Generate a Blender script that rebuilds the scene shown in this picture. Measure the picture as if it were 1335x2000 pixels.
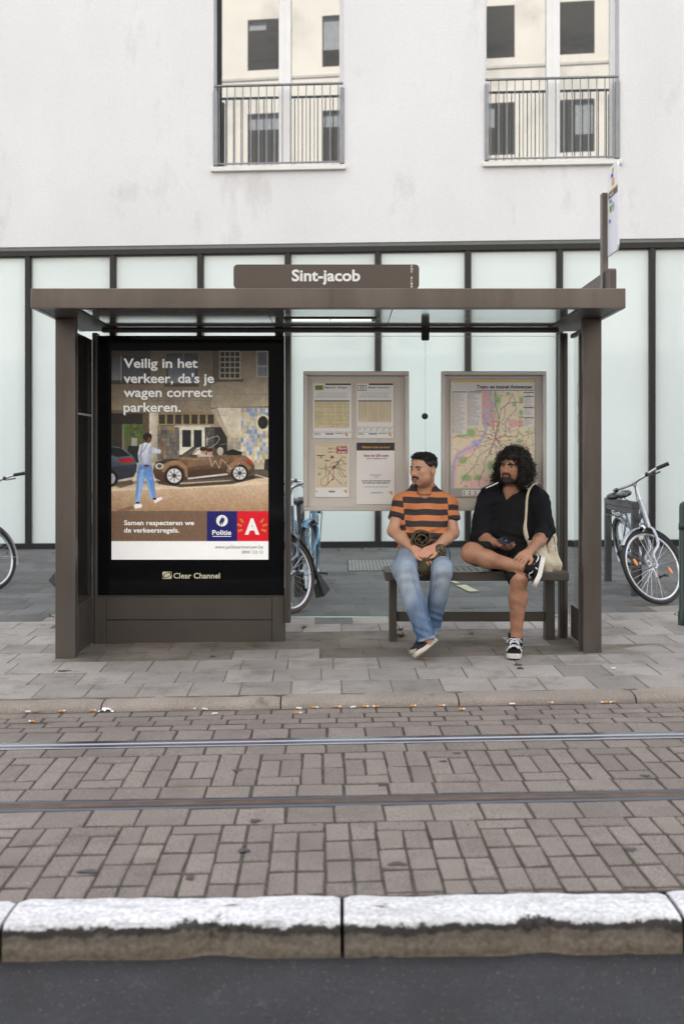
import bpy, bmesh, math, random
import numpy as np
from mathutils import Vector, Matrix, Quaternion

random.seed(7)
rng = np.random.default_rng(11)
sc = bpy.context.scene
for o in list(bpy.data.objects):
    bpy.data.objects.remove(o)
COL = sc.collection

# ------------------------------------------------------------------ camera, sky, sun, exposure
F, CX, HY, H = 2111.0, 667.5, 892.0, 1.36          # focal length (px), image centre, horizon row, eye height (m)
cam_d = bpy.data.cameras.new('camera')
cam = bpy.data.objects.new('camera', cam_d)
COL.objects.link(cam)
cam.location = (0, 0, H)
cam.rotation_euler = (math.radians(90), 0, 0)
cam_d.sensor_fit = 'VERTICAL'
cam_d.sensor_height = 36.0
cam_d.sensor_width = 24.0
cam_d.lens = 36.0 * F / 2000.0
cam_d.shift_y = -(1000.0 - HY) / 2000.0
cam_d.clip_start = 0.05
cam_d.clip_end = 500
cam_d.dof.use_dof = True
cam_d.dof.focus_distance = 7.45
cam_d.dof.aperture_fstop = 2.6
sc.camera = cam

SUN_DIR = Vector((-0.14, -0.51, -0.47)).normalized()      # direction the light travels
world = bpy.data.worlds.new('World')
sc.world = world
world.use_nodes = True
nt = world.node_tree
nt.nodes.clear()
w_out = nt.nodes.new('ShaderNodeOutputWorld')
w_bg = nt.nodes.new('ShaderNodeBackground')
w_sky = nt.nodes.new('ShaderNodeTexSky')
w_sky.sky_type = 'NISHITA'
w_sky.sun_disc = False
w_sky.sun_elevation = math.asin(-SUN_DIR.z)
w_sky.sun_rotation = math.atan2(-SUN_DIR.x, -SUN_DIR.y)
w_tc = nt.nodes.new('ShaderNodeTexCoord')
w_noise = nt.nodes.new('ShaderNodeTexNoise')
w_noise.inputs['Scale'].default_value = 3.2
w_noise.inputs['Detail'].default_value = 7
w_ramp = nt.nodes.new('ShaderNodeValToRGB')
w_ramp.color_ramp.elements[0].position = 0.36
w_ramp.color_ramp.elements[0].color = (0.45, 0.45, 0.45, 1)
w_ramp.color_ramp.elements[1].position = 0.60
w_ramp.color_ramp.elements[1].color = (0.95, 0.95, 0.95, 1)
w_mix = nt.nodes.new('ShaderNodeMixRGB')
w_mix.inputs['Color2'].default_value = (8.6, 8.5, 8.5, 1)
nt.links.new(w_tc.outputs['Generated'], w_noise.inputs['Vector'])
nt.links.new(w_noise.outputs['Fac'], w_ramp.inputs['Fac'])
nt.links.new(w_ramp.outputs['Color'], w_mix.inputs['Fac'])
nt.links.new(w_sky.outputs['Color'], w_mix.inputs['Color1'])
nt.links.new(w_mix.outputs['Color'], w_bg.inputs['Color'])
nt.links.new(w_bg.outputs['Background'], w_out.inputs['Surface'])
w_bg.inputs['Strength'].default_value = 0.10

sun_d = bpy.data.lights.new('sun', 'SUN')
sun_d.energy = 4.2
sun_d.angle = math.radians(0.6)
sun_d.color = (1.0, 0.965, 0.92)
sun = bpy.data.objects.new('sun', sun_d)
COL.objects.link(sun)
sun.rotation_euler = SUN_DIR.to_track_quat('-Z', 'Y').to_euler()
sun.location = (5, 40, 40)

sc.view_settings.view_transform = 'Standard'
sc.view_settings.look = 'None'
sc.view_settings.gamma = 1.0
sc.view_settings.exposure = 1.46
sc.render.engine = 'CYCLES'
sc.cycles.use_denoising = True
sc.cycles.max_bounces = 8
sc.cycles.transparent_max_bounces = 12
sc.cycles.caustics_reflective = False
sc.cycles.caustics_refractive = False

# ------------------------------------------------------------------ helpers
def W(px, py, Y):
    return Vector(((px - CX) * Y / F, Y, H + (HY - py) * Y / F))

def WX(px, Y): return (px - CX) * Y / F
def WZ(py, Y): return H + (HY - py) * Y / F
def gz(x, y): return 0.012 * x + 0.02 * max(0.0, y - 6.0)

def lin(c):
    c = np.asarray(c, dtype=np.float64)
    return np.where(c <= 0.04045, c / 12.92, ((c + 0.055) / 1.055) ** 2.4)

MATS = {}
def mat(name, col, rough=0.6, metal=0.0, var=0.10, scale=6.0, fine=0.0, fscale=120.0, bump=0.0, bscale=60.0,
        coat=0.0, spec=0.5, rand=0.0, attr=None, col2=None, patch=0.0, pscale=2.0, stretch=None):
    """Procedural principled material: base colour with soft noise variation, fine speckle, per piece tint, bump."""
    m = bpy.data.materials.new(name)
    m.use_nodes = True
    t = m.node_tree
    b = t.nodes['Principled BSDF']
    N, L = t.nodes.new, t.links.new
    geo = N('ShaderNodeNewGeometry')
    pos = geo.outputs['Position']
    if stretch:
        mp = N('ShaderNodeMapping'); mp.inputs['Scale'].default_value = stretch
        L(pos, mp.inputs['Vector']); pos = mp.outputs['Vector']
    n1 = N('ShaderNodeTexNoise'); n1.inputs['Scale'].default_value = scale; n1.inputs['Detail'].default_value = 6
    L(pos, n1.inputs['Vector'])
    mr = N('ShaderNodeMapRange'); mr.inputs['From Min'].default_value = 0.28; mr.inputs['From Max'].default_value = 0.72
    mr.inputs['To Min'].default_value = 1 - var; mr.inputs['To Max'].default_value = 1 + var
    L(n1.outputs['Fac'], mr.inputs['Value'])
    val = mr.outputs['Result']
    def mul(a, bb):
        x = N('ShaderNodeMath'); x.operation = 'MULTIPLY'; L(a, x.inputs[0]); L(bb, x.inputs[1]); return x.outputs[0]
    if fine:
        n2 = N('ShaderNodeTexNoise'); n2.inputs['Scale'].default_value = fscale; n2.inputs['Detail'].default_value = 3
        L(geo.outputs['Position'], n2.inputs['Vector'])
        m2 = N('ShaderNodeMapRange'); m2.inputs['From Min'].default_value = 0.3; m2.inputs['From Max'].default_value = 0.7
        m2.inputs['To Min'].default_value = 1 - fine; m2.inputs['To Max'].default_value = 1 + fine
        L(n2.outputs['Fac'], m2.inputs['Value']); val = mul(val, m2.outputs['Result'])
    if rand:
        oi = N('ShaderNodeObjectInfo')
        ad = N('ShaderNodeMath'); ad.operation = 'ADD'; L(oi.outputs['Random'], ad.inputs[0]); L(geo.outputs['Random Per Island'], ad.inputs[1])
        fr = N('ShaderNodeMath'); fr.operation = 'FRACT'; L(ad.outputs[0], fr.inputs[0])
        m3 = N('ShaderNodeMapRange'); m3.inputs['To Min'].default_value = 1 - rand; m3.inputs['To Max'].default_value = 1 + rand
        L(fr.outputs[0], m3.inputs['Value']); val = mul(val, m3.outputs['Result'])
    base = None
    if attr:
        at = N('ShaderNodeAttribute'); at.attribute_name = attr
        base = at.outputs['Color']
    elif col2 is not None:
        n4 = N('ShaderNodeTexNoise'); n4.inputs['Scale'].default_value = pscale; n4.inputs['Detail'].default_value = 8
        n4.inputs['Roughness'].default_value = 0.65
        L(pos, n4.inputs['Vector'])
        rp = N('ShaderNodeMapRange'); rp.inputs['From Min'].default_value = 0.62 - 0.3 * patch; rp.inputs['From Max'].default_value = 0.72 - 0.2 * patch
        L(n4.outputs['Fac'], rp.inputs['Value'])
        mx = N('ShaderNodeMixRGB'); mx.inputs['Color1'].default_value = (*col, 1); mx.inputs['Color2'].default_value = (*col2, 1)
        L(rp.outputs['Result'], mx.inputs['Fac']); base = mx.outputs['Color']
    hs = N('ShaderNodeMixRGB'); hs.blend_type = 'MULTIPLY'; hs.inputs['Fac'].default_value = 1
    if base is not None: L(base, hs.inputs['Color1'])
    else: hs.inputs['Color1'].default_value = (*col, 1)
    cc = N('ShaderNodeCombineColor'); L(val, cc.inputs[0]); L(val, cc.inputs[1]); L(val, cc.inputs[2])
    L(cc.outputs[0], hs.inputs['Color2'])
    L(hs.outputs['Color'], b.inputs['Base Color'])
    b.inputs['Roughness'].default_value = rough
    b.inputs['Metallic'].default_value = metal
    b.inputs['Specular IOR Level'].default_value = spec
    b.inputs['Coat Weight'].default_value = coat
    if bump:
        n3 = N('ShaderNodeTexNoise'); n3.inputs['Scale'].default_value = bscale; n3.inputs['Detail'].default_value = 4
        L(geo.outputs['Position'], n3.inputs['Vector'])
        bp = N('ShaderNodeBump'); bp.inputs['Strength'].default_value = min(1.0, bump); bp.inputs['Distance'].default_value = 0.004
        L(n3.outputs['Fac'], bp.inputs['Height']); L(bp.outputs['Normal'], b.inputs['Normal'])
    MATS[name] = m
    return m

def glass_mat(name, tint=(0.93, 0.97, 0.955), ior=1.35, rough=0.0, refl=(1, 1, 1)):
    m = bpy.data.materials.new(name); m.use_nodes = True
    t = m.node_tree; t.nodes.clear()
    out = t.nodes.new('ShaderNodeOutputMaterial')
    tr = t.nodes.new('ShaderNodeBsdfTransparent'); tr.inputs['Color'].default_value = (*tint, 1)
    gl = t.nodes.new('ShaderNodeBsdfGlossy'); gl.inputs['Roughness'].default_value = rough; gl.inputs['Color'].default_value = (*refl, 1)
    fr = t.nodes.new('ShaderNodeFresnel'); fr.inputs['IOR'].default_value = ior
    mx = t.nodes.new('ShaderNodeMixShader')
    t.links.new(fr.outputs[0], mx.inputs[0]); t.links.new(tr.outputs[0], mx.inputs[1]); t.links.new(gl.outputs[0], mx.inputs[2])
    t.links.new(mx.outputs[0], out.inputs['Surface'])
    MATS[name] = m
    return m

def mesh_obj(name, verts, faces, mats, parent=None, smooth=False, midx=None):
    me = bpy.data.meshes.new(name)
    if isinstance(verts, np.ndarray):
        nv, nf = len(verts), len(faces)
        me.vertices.add(nv); me.vertices.foreach_set('co', verts.astype(np.float32).ravel())
        k = faces.shape[1]
        me.loops.add(nf * k); me.loops.foreach_set('vertex_index', faces.astype(np.int32).ravel())
        me.polygons.add(nf)
        me.polygons.foreach_set('loop_start', np.arange(0, nf * k, k, dtype=np.int32))
        me.update(calc_edges=True)
    else:
        me.from_pydata([tuple(v) for v in verts], [], faces)
    if not isinstance(mats, (list, tuple)): mats = [mats]
    for m in mats: me.materials.append(m)
    if midx is not None: me.polygons.foreach_set('material_index', np.asarray(midx, dtype=np.int32))
    if smooth: me.polygons.foreach_set('use_smooth', np.ones(len(me.polygons), dtype=bool))
    me.update()
    return link(bpy.data.objects.new(name, me), parent)

def link(o, parent=None, local=False):
    COL.objects.link(o)
    if parent is not None:
        o.parent = parent
        if not local and parent.parent is None and not parent.get('_local'):
            o.matrix_parent_inverse = parent.matrix_basis.inverted()
    return o

def cr(pts, rs=None, k=4):
    """smooth curve through the points (Catmull-Rom), with radii if given"""
    P = [Vector(p) for p in pts]; out, ro = [], []
    for i in range(len(P) - 1):
        p0, p1, p2, p3 = P[max(i - 1, 0)], P[i], P[i + 1], P[min(i + 2, len(P) - 1)]
        for j in range(k):
            t = j / k; out.append(0.5 * ((2 * p1) + (p2 - p0) * t + (2 * p0 - 5 * p1 + 4 * p2 - p3) * t * t + (3 * p1 - p0 - 3 * p2 + p3) * t ** 3))
            if rs: ro.append(rs[i] + (rs[i + 1] - rs[i]) * t)
    out.append(P[-1])
    return (out, ro + [rs[-1]]) if rs else out

class MB:
    """Collects simple solids; build() links them as one mesh object."""
    def __init__(s): s.v, s.f, s.m = [], [], []
    def add(s, vs, fs, mi=0, M=None):
        n = len(s.v)
        s.v += [(M @ Vector(p)) if M is not None else Vector(p) for p in vs]
        s.f += [tuple(i + n for i in f) for f in fs]; s.m += [mi] * len(fs)
        return s
    def box(s, lo, hi, c=0.0, mi=0, M=None):
        lo, hi = Vector(lo), Vector(hi)
        for i in range(3):
            if lo[i] > hi[i]: lo[i], hi[i] = hi[i], lo[i]
        if c <= 0:
            vs = [(x, y, z) for x in (lo.x, hi.x) for y in (lo.y, hi.y) for z in (lo.z, hi.z)]
            return s.add(vs, [(0, 1, 3, 2), (4, 6, 7, 5), (0, 4, 5, 1), (2, 3, 7, 6), (0, 2, 6, 4), (1, 5, 7, 3)], mi, M)
        c = min(c, *[(hi[i] - lo[i]) * 0.45 for i in range(3)])
        ctr = (lo + hi) / 2
        vs, idx = [], {}
        for sx in (0, 1):
            for sy in (0, 1):
                for sz in (0, 1):
                    base = [hi[0] if sx else lo[0], hi[1] if sy else lo[1], hi[2] if sz else lo[2]]
                    for ax in range(3):
                        p = list(base)
                        for k in range(3):
                            if k != ax: p[k] += c if p[k] < ctr[k] else -c
                        idx[(sx, sy, sz, ax)] = len(vs); vs.append(tuple(p))
        fs = []
        for ax in range(3):
            a, b = [(1, 2), (2, 0), (0, 1)][ax]
            for sd in (0, 1):
                q = []
                for (u, w) in ((0, 0), (1, 0), (1, 1), (0, 1)):
                    k = [0, 0, 0]; k[ax] = sd; k[a] = u; k[b] = w
                    q.append(idx[(*k, ax)])
                fs.append(tuple(q if sd else q[::-1]))
        for ax in range(3):
            a, b = [(1, 2), (2, 0), (0, 1)][ax]
            for u in (0, 1):
                for w in (0, 1):
                    k0 = [0, 0, 0]; k0[a] = u; k0[b] = w; k1 = list(k0); k1[ax] = 1
                    q = (idx[(*k0, a)], idx[(*k1, a)], idx[(*k1, b)], idx[(*k0, b)])
                    fs.append(q if (u == w) == False else q[::-1])
        for sx in (0, 1):
            for sy in (0, 1):
                for sz in (0, 1):
                    q = tuple(idx[(sx, sy, sz, ax)] for ax in range(3))
                    fs.append(q if (sx + sy + sz) % 2 == 1 else q[::-1])
        return s.add(vs, fs, mi, M)
    def tube(s, pts, r, seg=8, mi=0, M=None, closed=False, flat=None):
        pts = [Vector(p) for p in pts]; n = len(pts)
        rs = r if isinstance(r, (list, tuple)) else [r] * n
        vs, fs = [], []
        up = None
        for i in range(n):
            if closed: d = pts[(i + 1) % n] - pts[i - 1]
            else: d = pts[min(i + 1, n - 1)] - pts[max(i - 1, 0)]
            if d.length < 1e-9: d = Vector((0, 0, 1))
            d.normalize()
            if up is None:
                up = Vector((0, 0, 1)) if abs(d.z) < 0.9 else Vector((1, 0, 0))
            a = d.cross(up)
            if a.length < 1e-6: a = d.orthogonal()
            a.normalize(); b = a.cross(d).normalized(); up = b
            for k in range(seg):
                t = 2 * math.pi * k / seg
                fa = flat if flat else 1.0
                vs.append(pts[i] + a * (math.cos(t) * rs[i]) + b * (math.sin(t) * rs[i] * fa))
        m = n if closed else n - 1
        for i in range(m):
            j = (i + 1) % n
            for k in range(seg):
                l = (k + 1) % seg
                fs.append((i * seg + k, i * seg + l, j * seg + l, j * seg + k))
        if not closed:
            fs.append(tuple(range(seg - 1, -1, -1))); fs.append(tuple((n - 1) * seg + k for k in range(seg)))
        return s.add(vs, fs, mi, M)
    def lathe(s, prof, seg=24, mi=0, M=None):
        """prof: (radius, height) pairs round the local z axis"""
        vs, fs, n = [], [], len(prof)
        for (r, h) in prof:
            for k in range(seg):
                t = 2 * math.pi * k / seg; vs.append((r * math.cos(t), r * math.sin(t), h))
        for i in range(n - 1):
            for k in range(seg):
                l = (k + 1) % seg
                fs.append((i * seg + k, i * seg + l, (i + 1) * seg + l, (i + 1) * seg + k))
        return s.add(vs, fs, mi, M)
    def ball(s, c, r, mi=0, M=None, nu=12, nv=8):
        r = (r, r, r) if not isinstance(r, (tuple, list)) else r
        vs = [(c[0], c[1], c[2] - r[2])]
        for j in range(1, nv):
            ph = -math.pi / 2 + math.pi * j / nv
            for i in range(nu):
                t = 2 * math.pi * i / nu
                vs.append((c[0] + r[0] * math.cos(ph) * math.cos(t), c[1] + r[1] * math.cos(ph) * math.sin(t), c[2] + r[2] * math.sin(ph)))
        vs.append((c[0], c[1], c[2] + r[2]))
        fs = [(0, 1 + (i + 1) % nu, 1 + i) for i in range(nu)]
        for j in range(nv - 2):
            for i in range(nu):
                a = 1 + j * nu + i; b = 1 + j * nu + (i + 1) % nu
                fs.append((a, b, b + nu, a + nu))
        top = len(vs) - 1; o = 1 + (nv - 2) * nu
        fs += [(o + i, o + (i + 1) % nu, top) for i in range(nu)]
        return s.add(vs, fs, mi, M)
    def prism(s, poly, axis_vec, mi=0, M=None):
        """poly: 3D outline, extruded by axis_vec"""
        n = len(poly); av = Vector(axis_vec)
        vs = [Vector(p) for p in poly] + [Vector(p) + av for p in poly]
        fs = [tuple(range(n - 1, -1, -1)), tuple(range(n, 2 * n))]
        fs += [(i, (i + 1) % n, n + (i + 1) % n, n + i) for i in range(n)]
        return s.add(vs, fs, mi, M)
    def build(s, name, mats, parent=None, smooth=False, local=False):
        o = None
        me = bpy.data.meshes.new(name)
        me.from_pydata([tuple(v) for v in s.v], [], s.f)
        if not isinstance(mats, (list, tuple)): mats = [mats]
        for m in mats: me.materials.append(m)
        me.polygons.foreach_set('material_index', s.m)
        bm = bmesh.new(); bm.from_mesh(me); bmesh.ops.recalc_face_normals(bm, faces=bm.faces); bm.to_mesh(me); bm.free()
        if smooth:
            me.polygons.foreach_set('use_smooth', [True] * len(me.polygons))
            try: me.set_sharp_from_angle(angle=math.radians(40))
            except Exception: pass
        return link(bpy.data.objects.new(name, me), parent, local)

def thing(name, label, cat, loc=(0, 0, 0), group=None, rot=None):
    o = bpy.data.objects.new(name, None); COL.objects.link(o)
    o.empty_display_size = 0.1
    o.location = loc
    if rot: o.rotation_euler = rot
    return tag(o, label, cat, group)

def tag(o, label=None, cat=None, group=None, kind=None):
    if label: o['label'] = label
    if cat: o['category'] = cat
    if group: o['group'] = group
    if kind: o['kind'] = kind
    return o

def pbox(mb, px0, px1, py0, py1, Y, depth, c=0.0, mi=0):
    """box whose front face, at distance Y, covers these photo pixels"""
    return mb.box((WX(px0, Y), Y, WZ(py1, Y)), (WX(px1, Y), Y + depth, WZ(py0, Y)), c, mi)

def text_mesh(body, bold=0.0):
    cu = bpy.data.curves.new('lettering', 'FONT')
    cu.body = body; cu.size = 1.0; cu.resolution_u = 3; cu.offset = bold; cu.fill_mode = 'FRONT'
    o = bpy.data.objects.new('lettering', cu)
    COL.objects.link(o)
    dg = bpy.context.evaluated_depsgraph_get()
    me = bpy.data.meshes.new_from_object(o.evaluated_get(dg))
    co = np.array([v.co[:] for v in me.vertices]); fs = [tuple(p.vertices) for p in me.polygons]
    bpy.data.objects.remove(o); bpy.data.curves.remove(cu); bpy.data.meshes.remove(me)
    return co, fs

def ptext(mb, body, px0, px1, base, cap, Y, bold=0.0, mi=0, M=None):
    """flat lettering at distance Y between photo columns px0..px1, baseline row base, capital height cap px (px1 None: natural width)"""
    co, fs = text_mesh(body, bold)
    sz = cap / 0.727
    x0 = co[:, 0].min()
    sx = sz if px1 is None else (px1 - px0) / (co[:, 0].max() - x0)
    vs = [W(px0 + (p[0] - x0) * sx, base - p[1] * sz, Y) for p in co]
    mb.add(vs, fs, mi, M)

# ------------------------------------------------------------------ raster used for flat print (kept in mesh colours)
class Canvas:
    def __init__(s, x0, y0, x1, y1, bg, ss=2):
        s.x0, s.y0, s.ss = x0, y0, ss
        s.w, s.h = int(round((x1 - x0) * ss)), int(round((y1 - y0) * ss))
        s.a = np.ones((s.h, s.w, 3)) * np.array(bg) / 255.0
        s.xx = (np.arange(s.w) + 0.5) / ss + x0
        s.yy = (np.arange(s.h) + 0.5) / ss + y0
    def _box(s, xa, ya, xb, yb):
        i0 = max(0, int((xa - s.x0) * s.ss) - 1); i1 = min(s.w, int((xb - s.x0) * s.ss) + 2)
        j0 = max(0, int((ya - s.y0) * s.ss) - 1); j1 = min(s.h, int((yb - s.y0) * s.ss) + 2)
        return i0, i1, j0, j1
    def _put(s, m, win, col, al):
        i0, i1, j0, j1 = win
        if hasattr(col[0], '__len__'):                      # two colours: shaded from top to bottom
            g = np.linspace(0, 1, max(1, j1 - j0))[:, None, None]
            c = (np.array(col[0]) * (1 - g) + np.array(col[1]) * g) / 255.0
        else: c = np.array(col) / 255.0
        sub = s.a[j0:j1, i0:i1]
        mm = (m * al)[..., None]
        s.a[j0:j1, i0:i1] = sub * (1 - mm) + c * mm
    def poly(s, pts, col, al=1.0):
        P = np.array(pts, float)
        win = s._box(P[:, 0].min(), P[:, 1].min(), P[:, 0].max(), P[:, 1].max())
        i0, i1, j0, j1 = win
        if i1 <= i0 or j1 <= j0: return
        X, Yy = np.meshgrid(s.xx[i0:i1], s.yy[j0:j1])
        ins = np.zeros(X.shape, bool)
        n = len(P)
        for k in range(n):
            xa, ya = P[k]; xb, yb = P[(k + 1) % n]
            if ya == yb: continue
            c = ((ya > Yy) != (yb > Yy)) & (X < (xb - xa) * (Yy - ya) / (yb - ya) + xa)
            ins ^= c
        s._put(ins.astype(float), win, col, al)
    def rect(s, xa, ya, xb, yb, col, al=1.0): s.poly([(xa, ya), (xb, ya), (xb, yb), (xa, yb)], col, al)
    def ell(s, cx, cy, rx, ry, col, al=1.0, soft=0.0):
        win = s._box(cx - rx, cy - ry, cx + rx, cy + ry); i0, i1, j0, j1 = win
        if i1 <= i0 or j1 <= j0: return
        X, Yy = np.meshgrid(s.xx[i0:i1], s.yy[j0:j1])
        d = np.sqrt(((X - cx) / rx) ** 2 + ((Yy - cy) / ry) ** 2)
        m = (d < 1).astype(float) if soft <= 0 else np.clip((1 - d) / soft, 0, 1)
        s._put(m, win, col, al)
    def line(s, pts, w, col, al=1.0):
        for (xa, ya), (xb, yb) in zip(pts[:-1], pts[1:]):
            win = s._box(min(xa, xb) - w, min(ya, yb) - w, max(xa, xb) + w, max(ya, yb) + w); i0, i1, j0, j1 = win
            if i1 <= i0 or j1 <= j0: continue
            X, Yy = np.meshgrid(s.xx[i0:i1], s.yy[j0:j1])
            dx, dy = xb - xa, yb - ya; L2 = dx * dx + dy * dy + 1e-9
            t = np.clip(((X - xa) * dx + (Yy - ya) * dy) / L2, 0, 1)
            d = np.hypot(X - xa - t * dx, Yy - ya - t * dy)
            s._put(np.clip(w / 2 - d + 0.35, 0, 1), win, col, al)
    def noise(s, xa, ya, xb, yb, amp, cell=1.0):
        i0, i1, j0, j1 = s._box(xa, ya, xb, yb)
        n = rng.normal(0, amp / 255.0, (j1 - j0, i1 - i0, 1))
        k = max(1, int(cell * s.ss))
        if k > 1:
            hh, ww = (j1 - j0) // k + 1, (i1 - i0) // k + 1
            n = np.repeat(np.repeat(rng.normal(0, amp / 255.0, (hh, ww, 1)), k, 0), k, 1)[:j1 - j0, :i1 - i0]
        s.a[j0:j1, i0:i1] += n
    def shade(s, xa, ya, xb, yb, f0, f1, vert=True):
        i0, i1, j0, j1 = s._box(xa, ya, xb, yb)
        if vert: g = np.linspace(f0, f1, j1 - j0)[:, None, None]
        else: g = np.linspace(f0, f1, i1 - i0)[None, :, None]
        s.a[j0:j1, i0:i1] *= g
    def grain(s, xa, ya, xb, yb, amp, cells=(2, 5, 14, 40)):
        i0, i1, j0, j1 = s._box(xa, ya, xb, yb); hh, ww = j1 - j0, i1 - i0; tot = np.zeros((hh, ww))
        for c in cells:
            k = c * s.ss; g = rng.normal(0, 1, (hh // k + 3, ww // k + 3)); yy = np.arange(hh) / k; xx = np.arange(ww) / k
            y0, x0 = yy.astype(int), xx.astype(int); fy, fx = (yy - y0)[:, None], (xx - x0)[None]
            tot += (g[y0][:, x0] * (1 - fy) * (1 - fx) + g[y0 + 1][:, x0] * fy * (1 - fx) + g[y0][:, x0 + 1] * (1 - fy) * fx + g[y0 + 1][:, x0 + 1] * fy * fx)
        s.a[j0:j1, i0:i1] *= (1 + amp * tot / 2)[..., None]
    def blur(s, n=1):
        for _ in range(n):
            p = np.pad(s.a, ((1, 1), (1, 1), (0, 0)), 'edge')
            s.a = (p[:-2, 1:-1] + p[2:, 1:-1] + p[1:-1, :-2] + p[1:-1, 2:] + 2 * p[1:-1, 1:-1]) / 6
    def result(s):
        k = s.ss
        h, w = s.h // k * k, s.w // k * k
        return np.clip(s.a[:h, :w].reshape(h // k, k, w // k, k, 3).mean((1, 3)), 0, 1)

def print_sheet(name, arr, px0, px1, py0, py1, Y, m, parent):
    h, w, _ = arr.shape
    xs = px0 + (np.arange(w)) / (w - 1) * (px1 - px0)
    ys = py0 + (np.arange(h)) / (h - 1) * (py1 - py0)
    X, Z = np.meshgrid((xs - CX) * Y / F, H + (HY - ys) * Y / F)
    v = np.stack([X, np.full_like(X, Y), Z], -1).reshape(-1, 3)
    i = np.arange((h - 1) * (w - 1)); r, c = i // (w - 1), i % (w - 1)
    a = r * w + c
    f = np.stack([a, a + w, a + w + 1, a + 1], -1)
    o = mesh_obj(name, v, f, m, parent)
    at = o.data.color_attributes.new('col', 'FLOAT_COLOR', 'POINT')
    rgba = np.concatenate([lin(arr.reshape(-1, 3)) * 0.92, np.ones((h * w, 1))], 1)
    at.data.foreach_set('color', rgba.astype(np.float32).ravel())
    return o

# ------------------------------------------------------------------ materials
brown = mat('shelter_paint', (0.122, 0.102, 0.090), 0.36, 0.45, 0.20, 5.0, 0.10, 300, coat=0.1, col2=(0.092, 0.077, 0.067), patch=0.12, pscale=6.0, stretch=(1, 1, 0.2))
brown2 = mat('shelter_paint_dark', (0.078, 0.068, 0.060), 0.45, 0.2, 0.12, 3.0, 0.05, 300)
black_gloss = mat('black_glass', (0.005, 0.005, 0.006), 0.06, 0, 0.05, spec=0.14)
black_mat = mat('black_rubber', (0.012, 0.012, 0.013), 0.6, 0, 0.15, 20)
dark_frame = mat('black_frame', (0.007, 0.0075, 0.009), 0.45, 0.1, 0.12, 10)
silver_frame = mat('anodised_aluminium', (0.56, 0.53, 0.50), 0.45, 0.25, 0.06, 4.0)
soffit_m = mat('soffit_sheet', (0.74, 0.76, 0.76), 0.09, 0.75, 0.04, 2.0)
white_plaster = mat('white_plaster', (0.74, 0.74, 0.755), 0.85, 0, 0.045, 0.9, 0.05, 70, 0.5, 40, col2=(0.635, 0.63, 0.635), patch=0.12, pscale=1.5, stretch=(1, 1, 0.45))
white_paint = mat('white_lacquer', (0.82, 0.82, 0.82), 0.35, 0, 0.03, 4)
frosted = mat('frosted_glass', (0.70, 0.785, 0.785), 0.30, 0, 0.035, 0.8, rand=0.06, coat=0.55, spec=0.5)
frosted.node_tree.nodes['Principled BSDF'].inputs['Coat Roughness'].default_value = 0.03
galv = mat('galvanised_steel', (0.23, 0.24, 0.26), 0.45, 0.6, 0.12, 8)
grey_steel = mat('grey_painted_steel', (0.085, 0.085, 0.088), 0.45, 0.3, 0.10, 8)
chrome = mat('bright_steel', (0.62, 0.63, 0.66), 0.18, 1.0, 0.05, 10)
alu = mat('brushed_aluminium', (0.55, 0.56, 0.60), 0.32, 0.9, 0.06, 10)
tyre_m = mat('tyre_rubber', (0.016, 0.016, 0.017), 0.7, 0, 0.2, 30)
tyre_tan = mat('tan_wall_tyre', (0.085, 0.055, 0.042), 0.75, 0, 0.2, 30)
silver_paint = mat('silver_bike_paint', (0.38, 0.41, 0.47), 0.22, 0.6, 0.04, 10, coat=0.5)
blue_paint = mat('light_blue_bike_paint', (0.10, 0.30, 0.48), 0.25, 0.1, 0.08, 10, coat=0.5)
black_paint = mat('black_bike_paint', (0.014, 0.015, 0.018), 0.2, 0.2, 0.1, 10, coat=0.6)
orange_refl = mat('orange_reflector', (0.75, 0.24, 0.02), 0.25, 0, 0.1, 60, coat=0.6)
slab_m = mat('grey_paving_slab', (0.258, 0.240, 0.226), 0.78, 0, 0.22, 1.7, 0.24, 140, 0.45, 90, rand=0.20, col2=(0.185, 0.170, 0.158), patch=0.40, pscale=4.5)
slab_dirt_shade = mat('dirt_and_shade_slab', (0.172, 0.150, 0.128), 0.85, 0, 0.24, 2.2, 0.22, 140, 0.4, 90, rand=0.16, col2=(0.115, 0.098, 0.080), patch=0.4, pscale=4.0)  # brown dirt tone, darkened further to paint in contact shade
slab_dark = mat('dark_slab', (0.094, 0.095, 0.096), 0.7, 0, 0.20, 1.7, 0.18, 140, 0.4, 90, rand=0.20, col2=(0.066, 0.069, 0.072), patch=0.35, pscale=3.0)  # darker, cooler grey slab for the rows further back
joint_m = mat('sandy_joint', (0.150, 0.128, 0.100), 0.95, 0, 0.35, 9, 0.3, 150, 0.4, 120, col2=(0.055, 0.06, 0.03), patch=0.2, pscale=4.0)
block_m = mat('concrete_block', (0.176, 0.151, 0.137), 0.88, 0, 0.18, 2.2, 0.42, 170, 0.7, 130, rand=0.13, col2=(0.125, 0.106, 0.095), patch=0.32, pscale=2.2)
bed_m = mat('dark_joint', (0.050, 0.042, 0.034), 0.95, 0, 0.45, 14, 0.4, 150, 0.5, 100, col2=(0.048, 0.050, 0.026), patch=0.25, pscale=5.0)
granite = mat('kerb_granite', (0.235, 0.205, 0.180), 0.85, 0, 0.16, 4.0, 0.35, 180, 0.7, 110, rand=0.07, col2=(0.10, 0.075, 0.055), patch=0.02, pscale=5.0)
asphalt = mat('asphalt', (0.0175, 0.0185, 0.0225), 0.8, 0, 0.25, 5.0, 0.45, 160, 0.9, 130, col2=(0.032, 0.032, 0.036), patch=0.2, pscale=30)
rail_m = mat('polished_rail', (0.30, 0.31, 0.35), 0.26, 0.95, 0.10, 3, stretch=(0.3, 1, 1))
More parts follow.
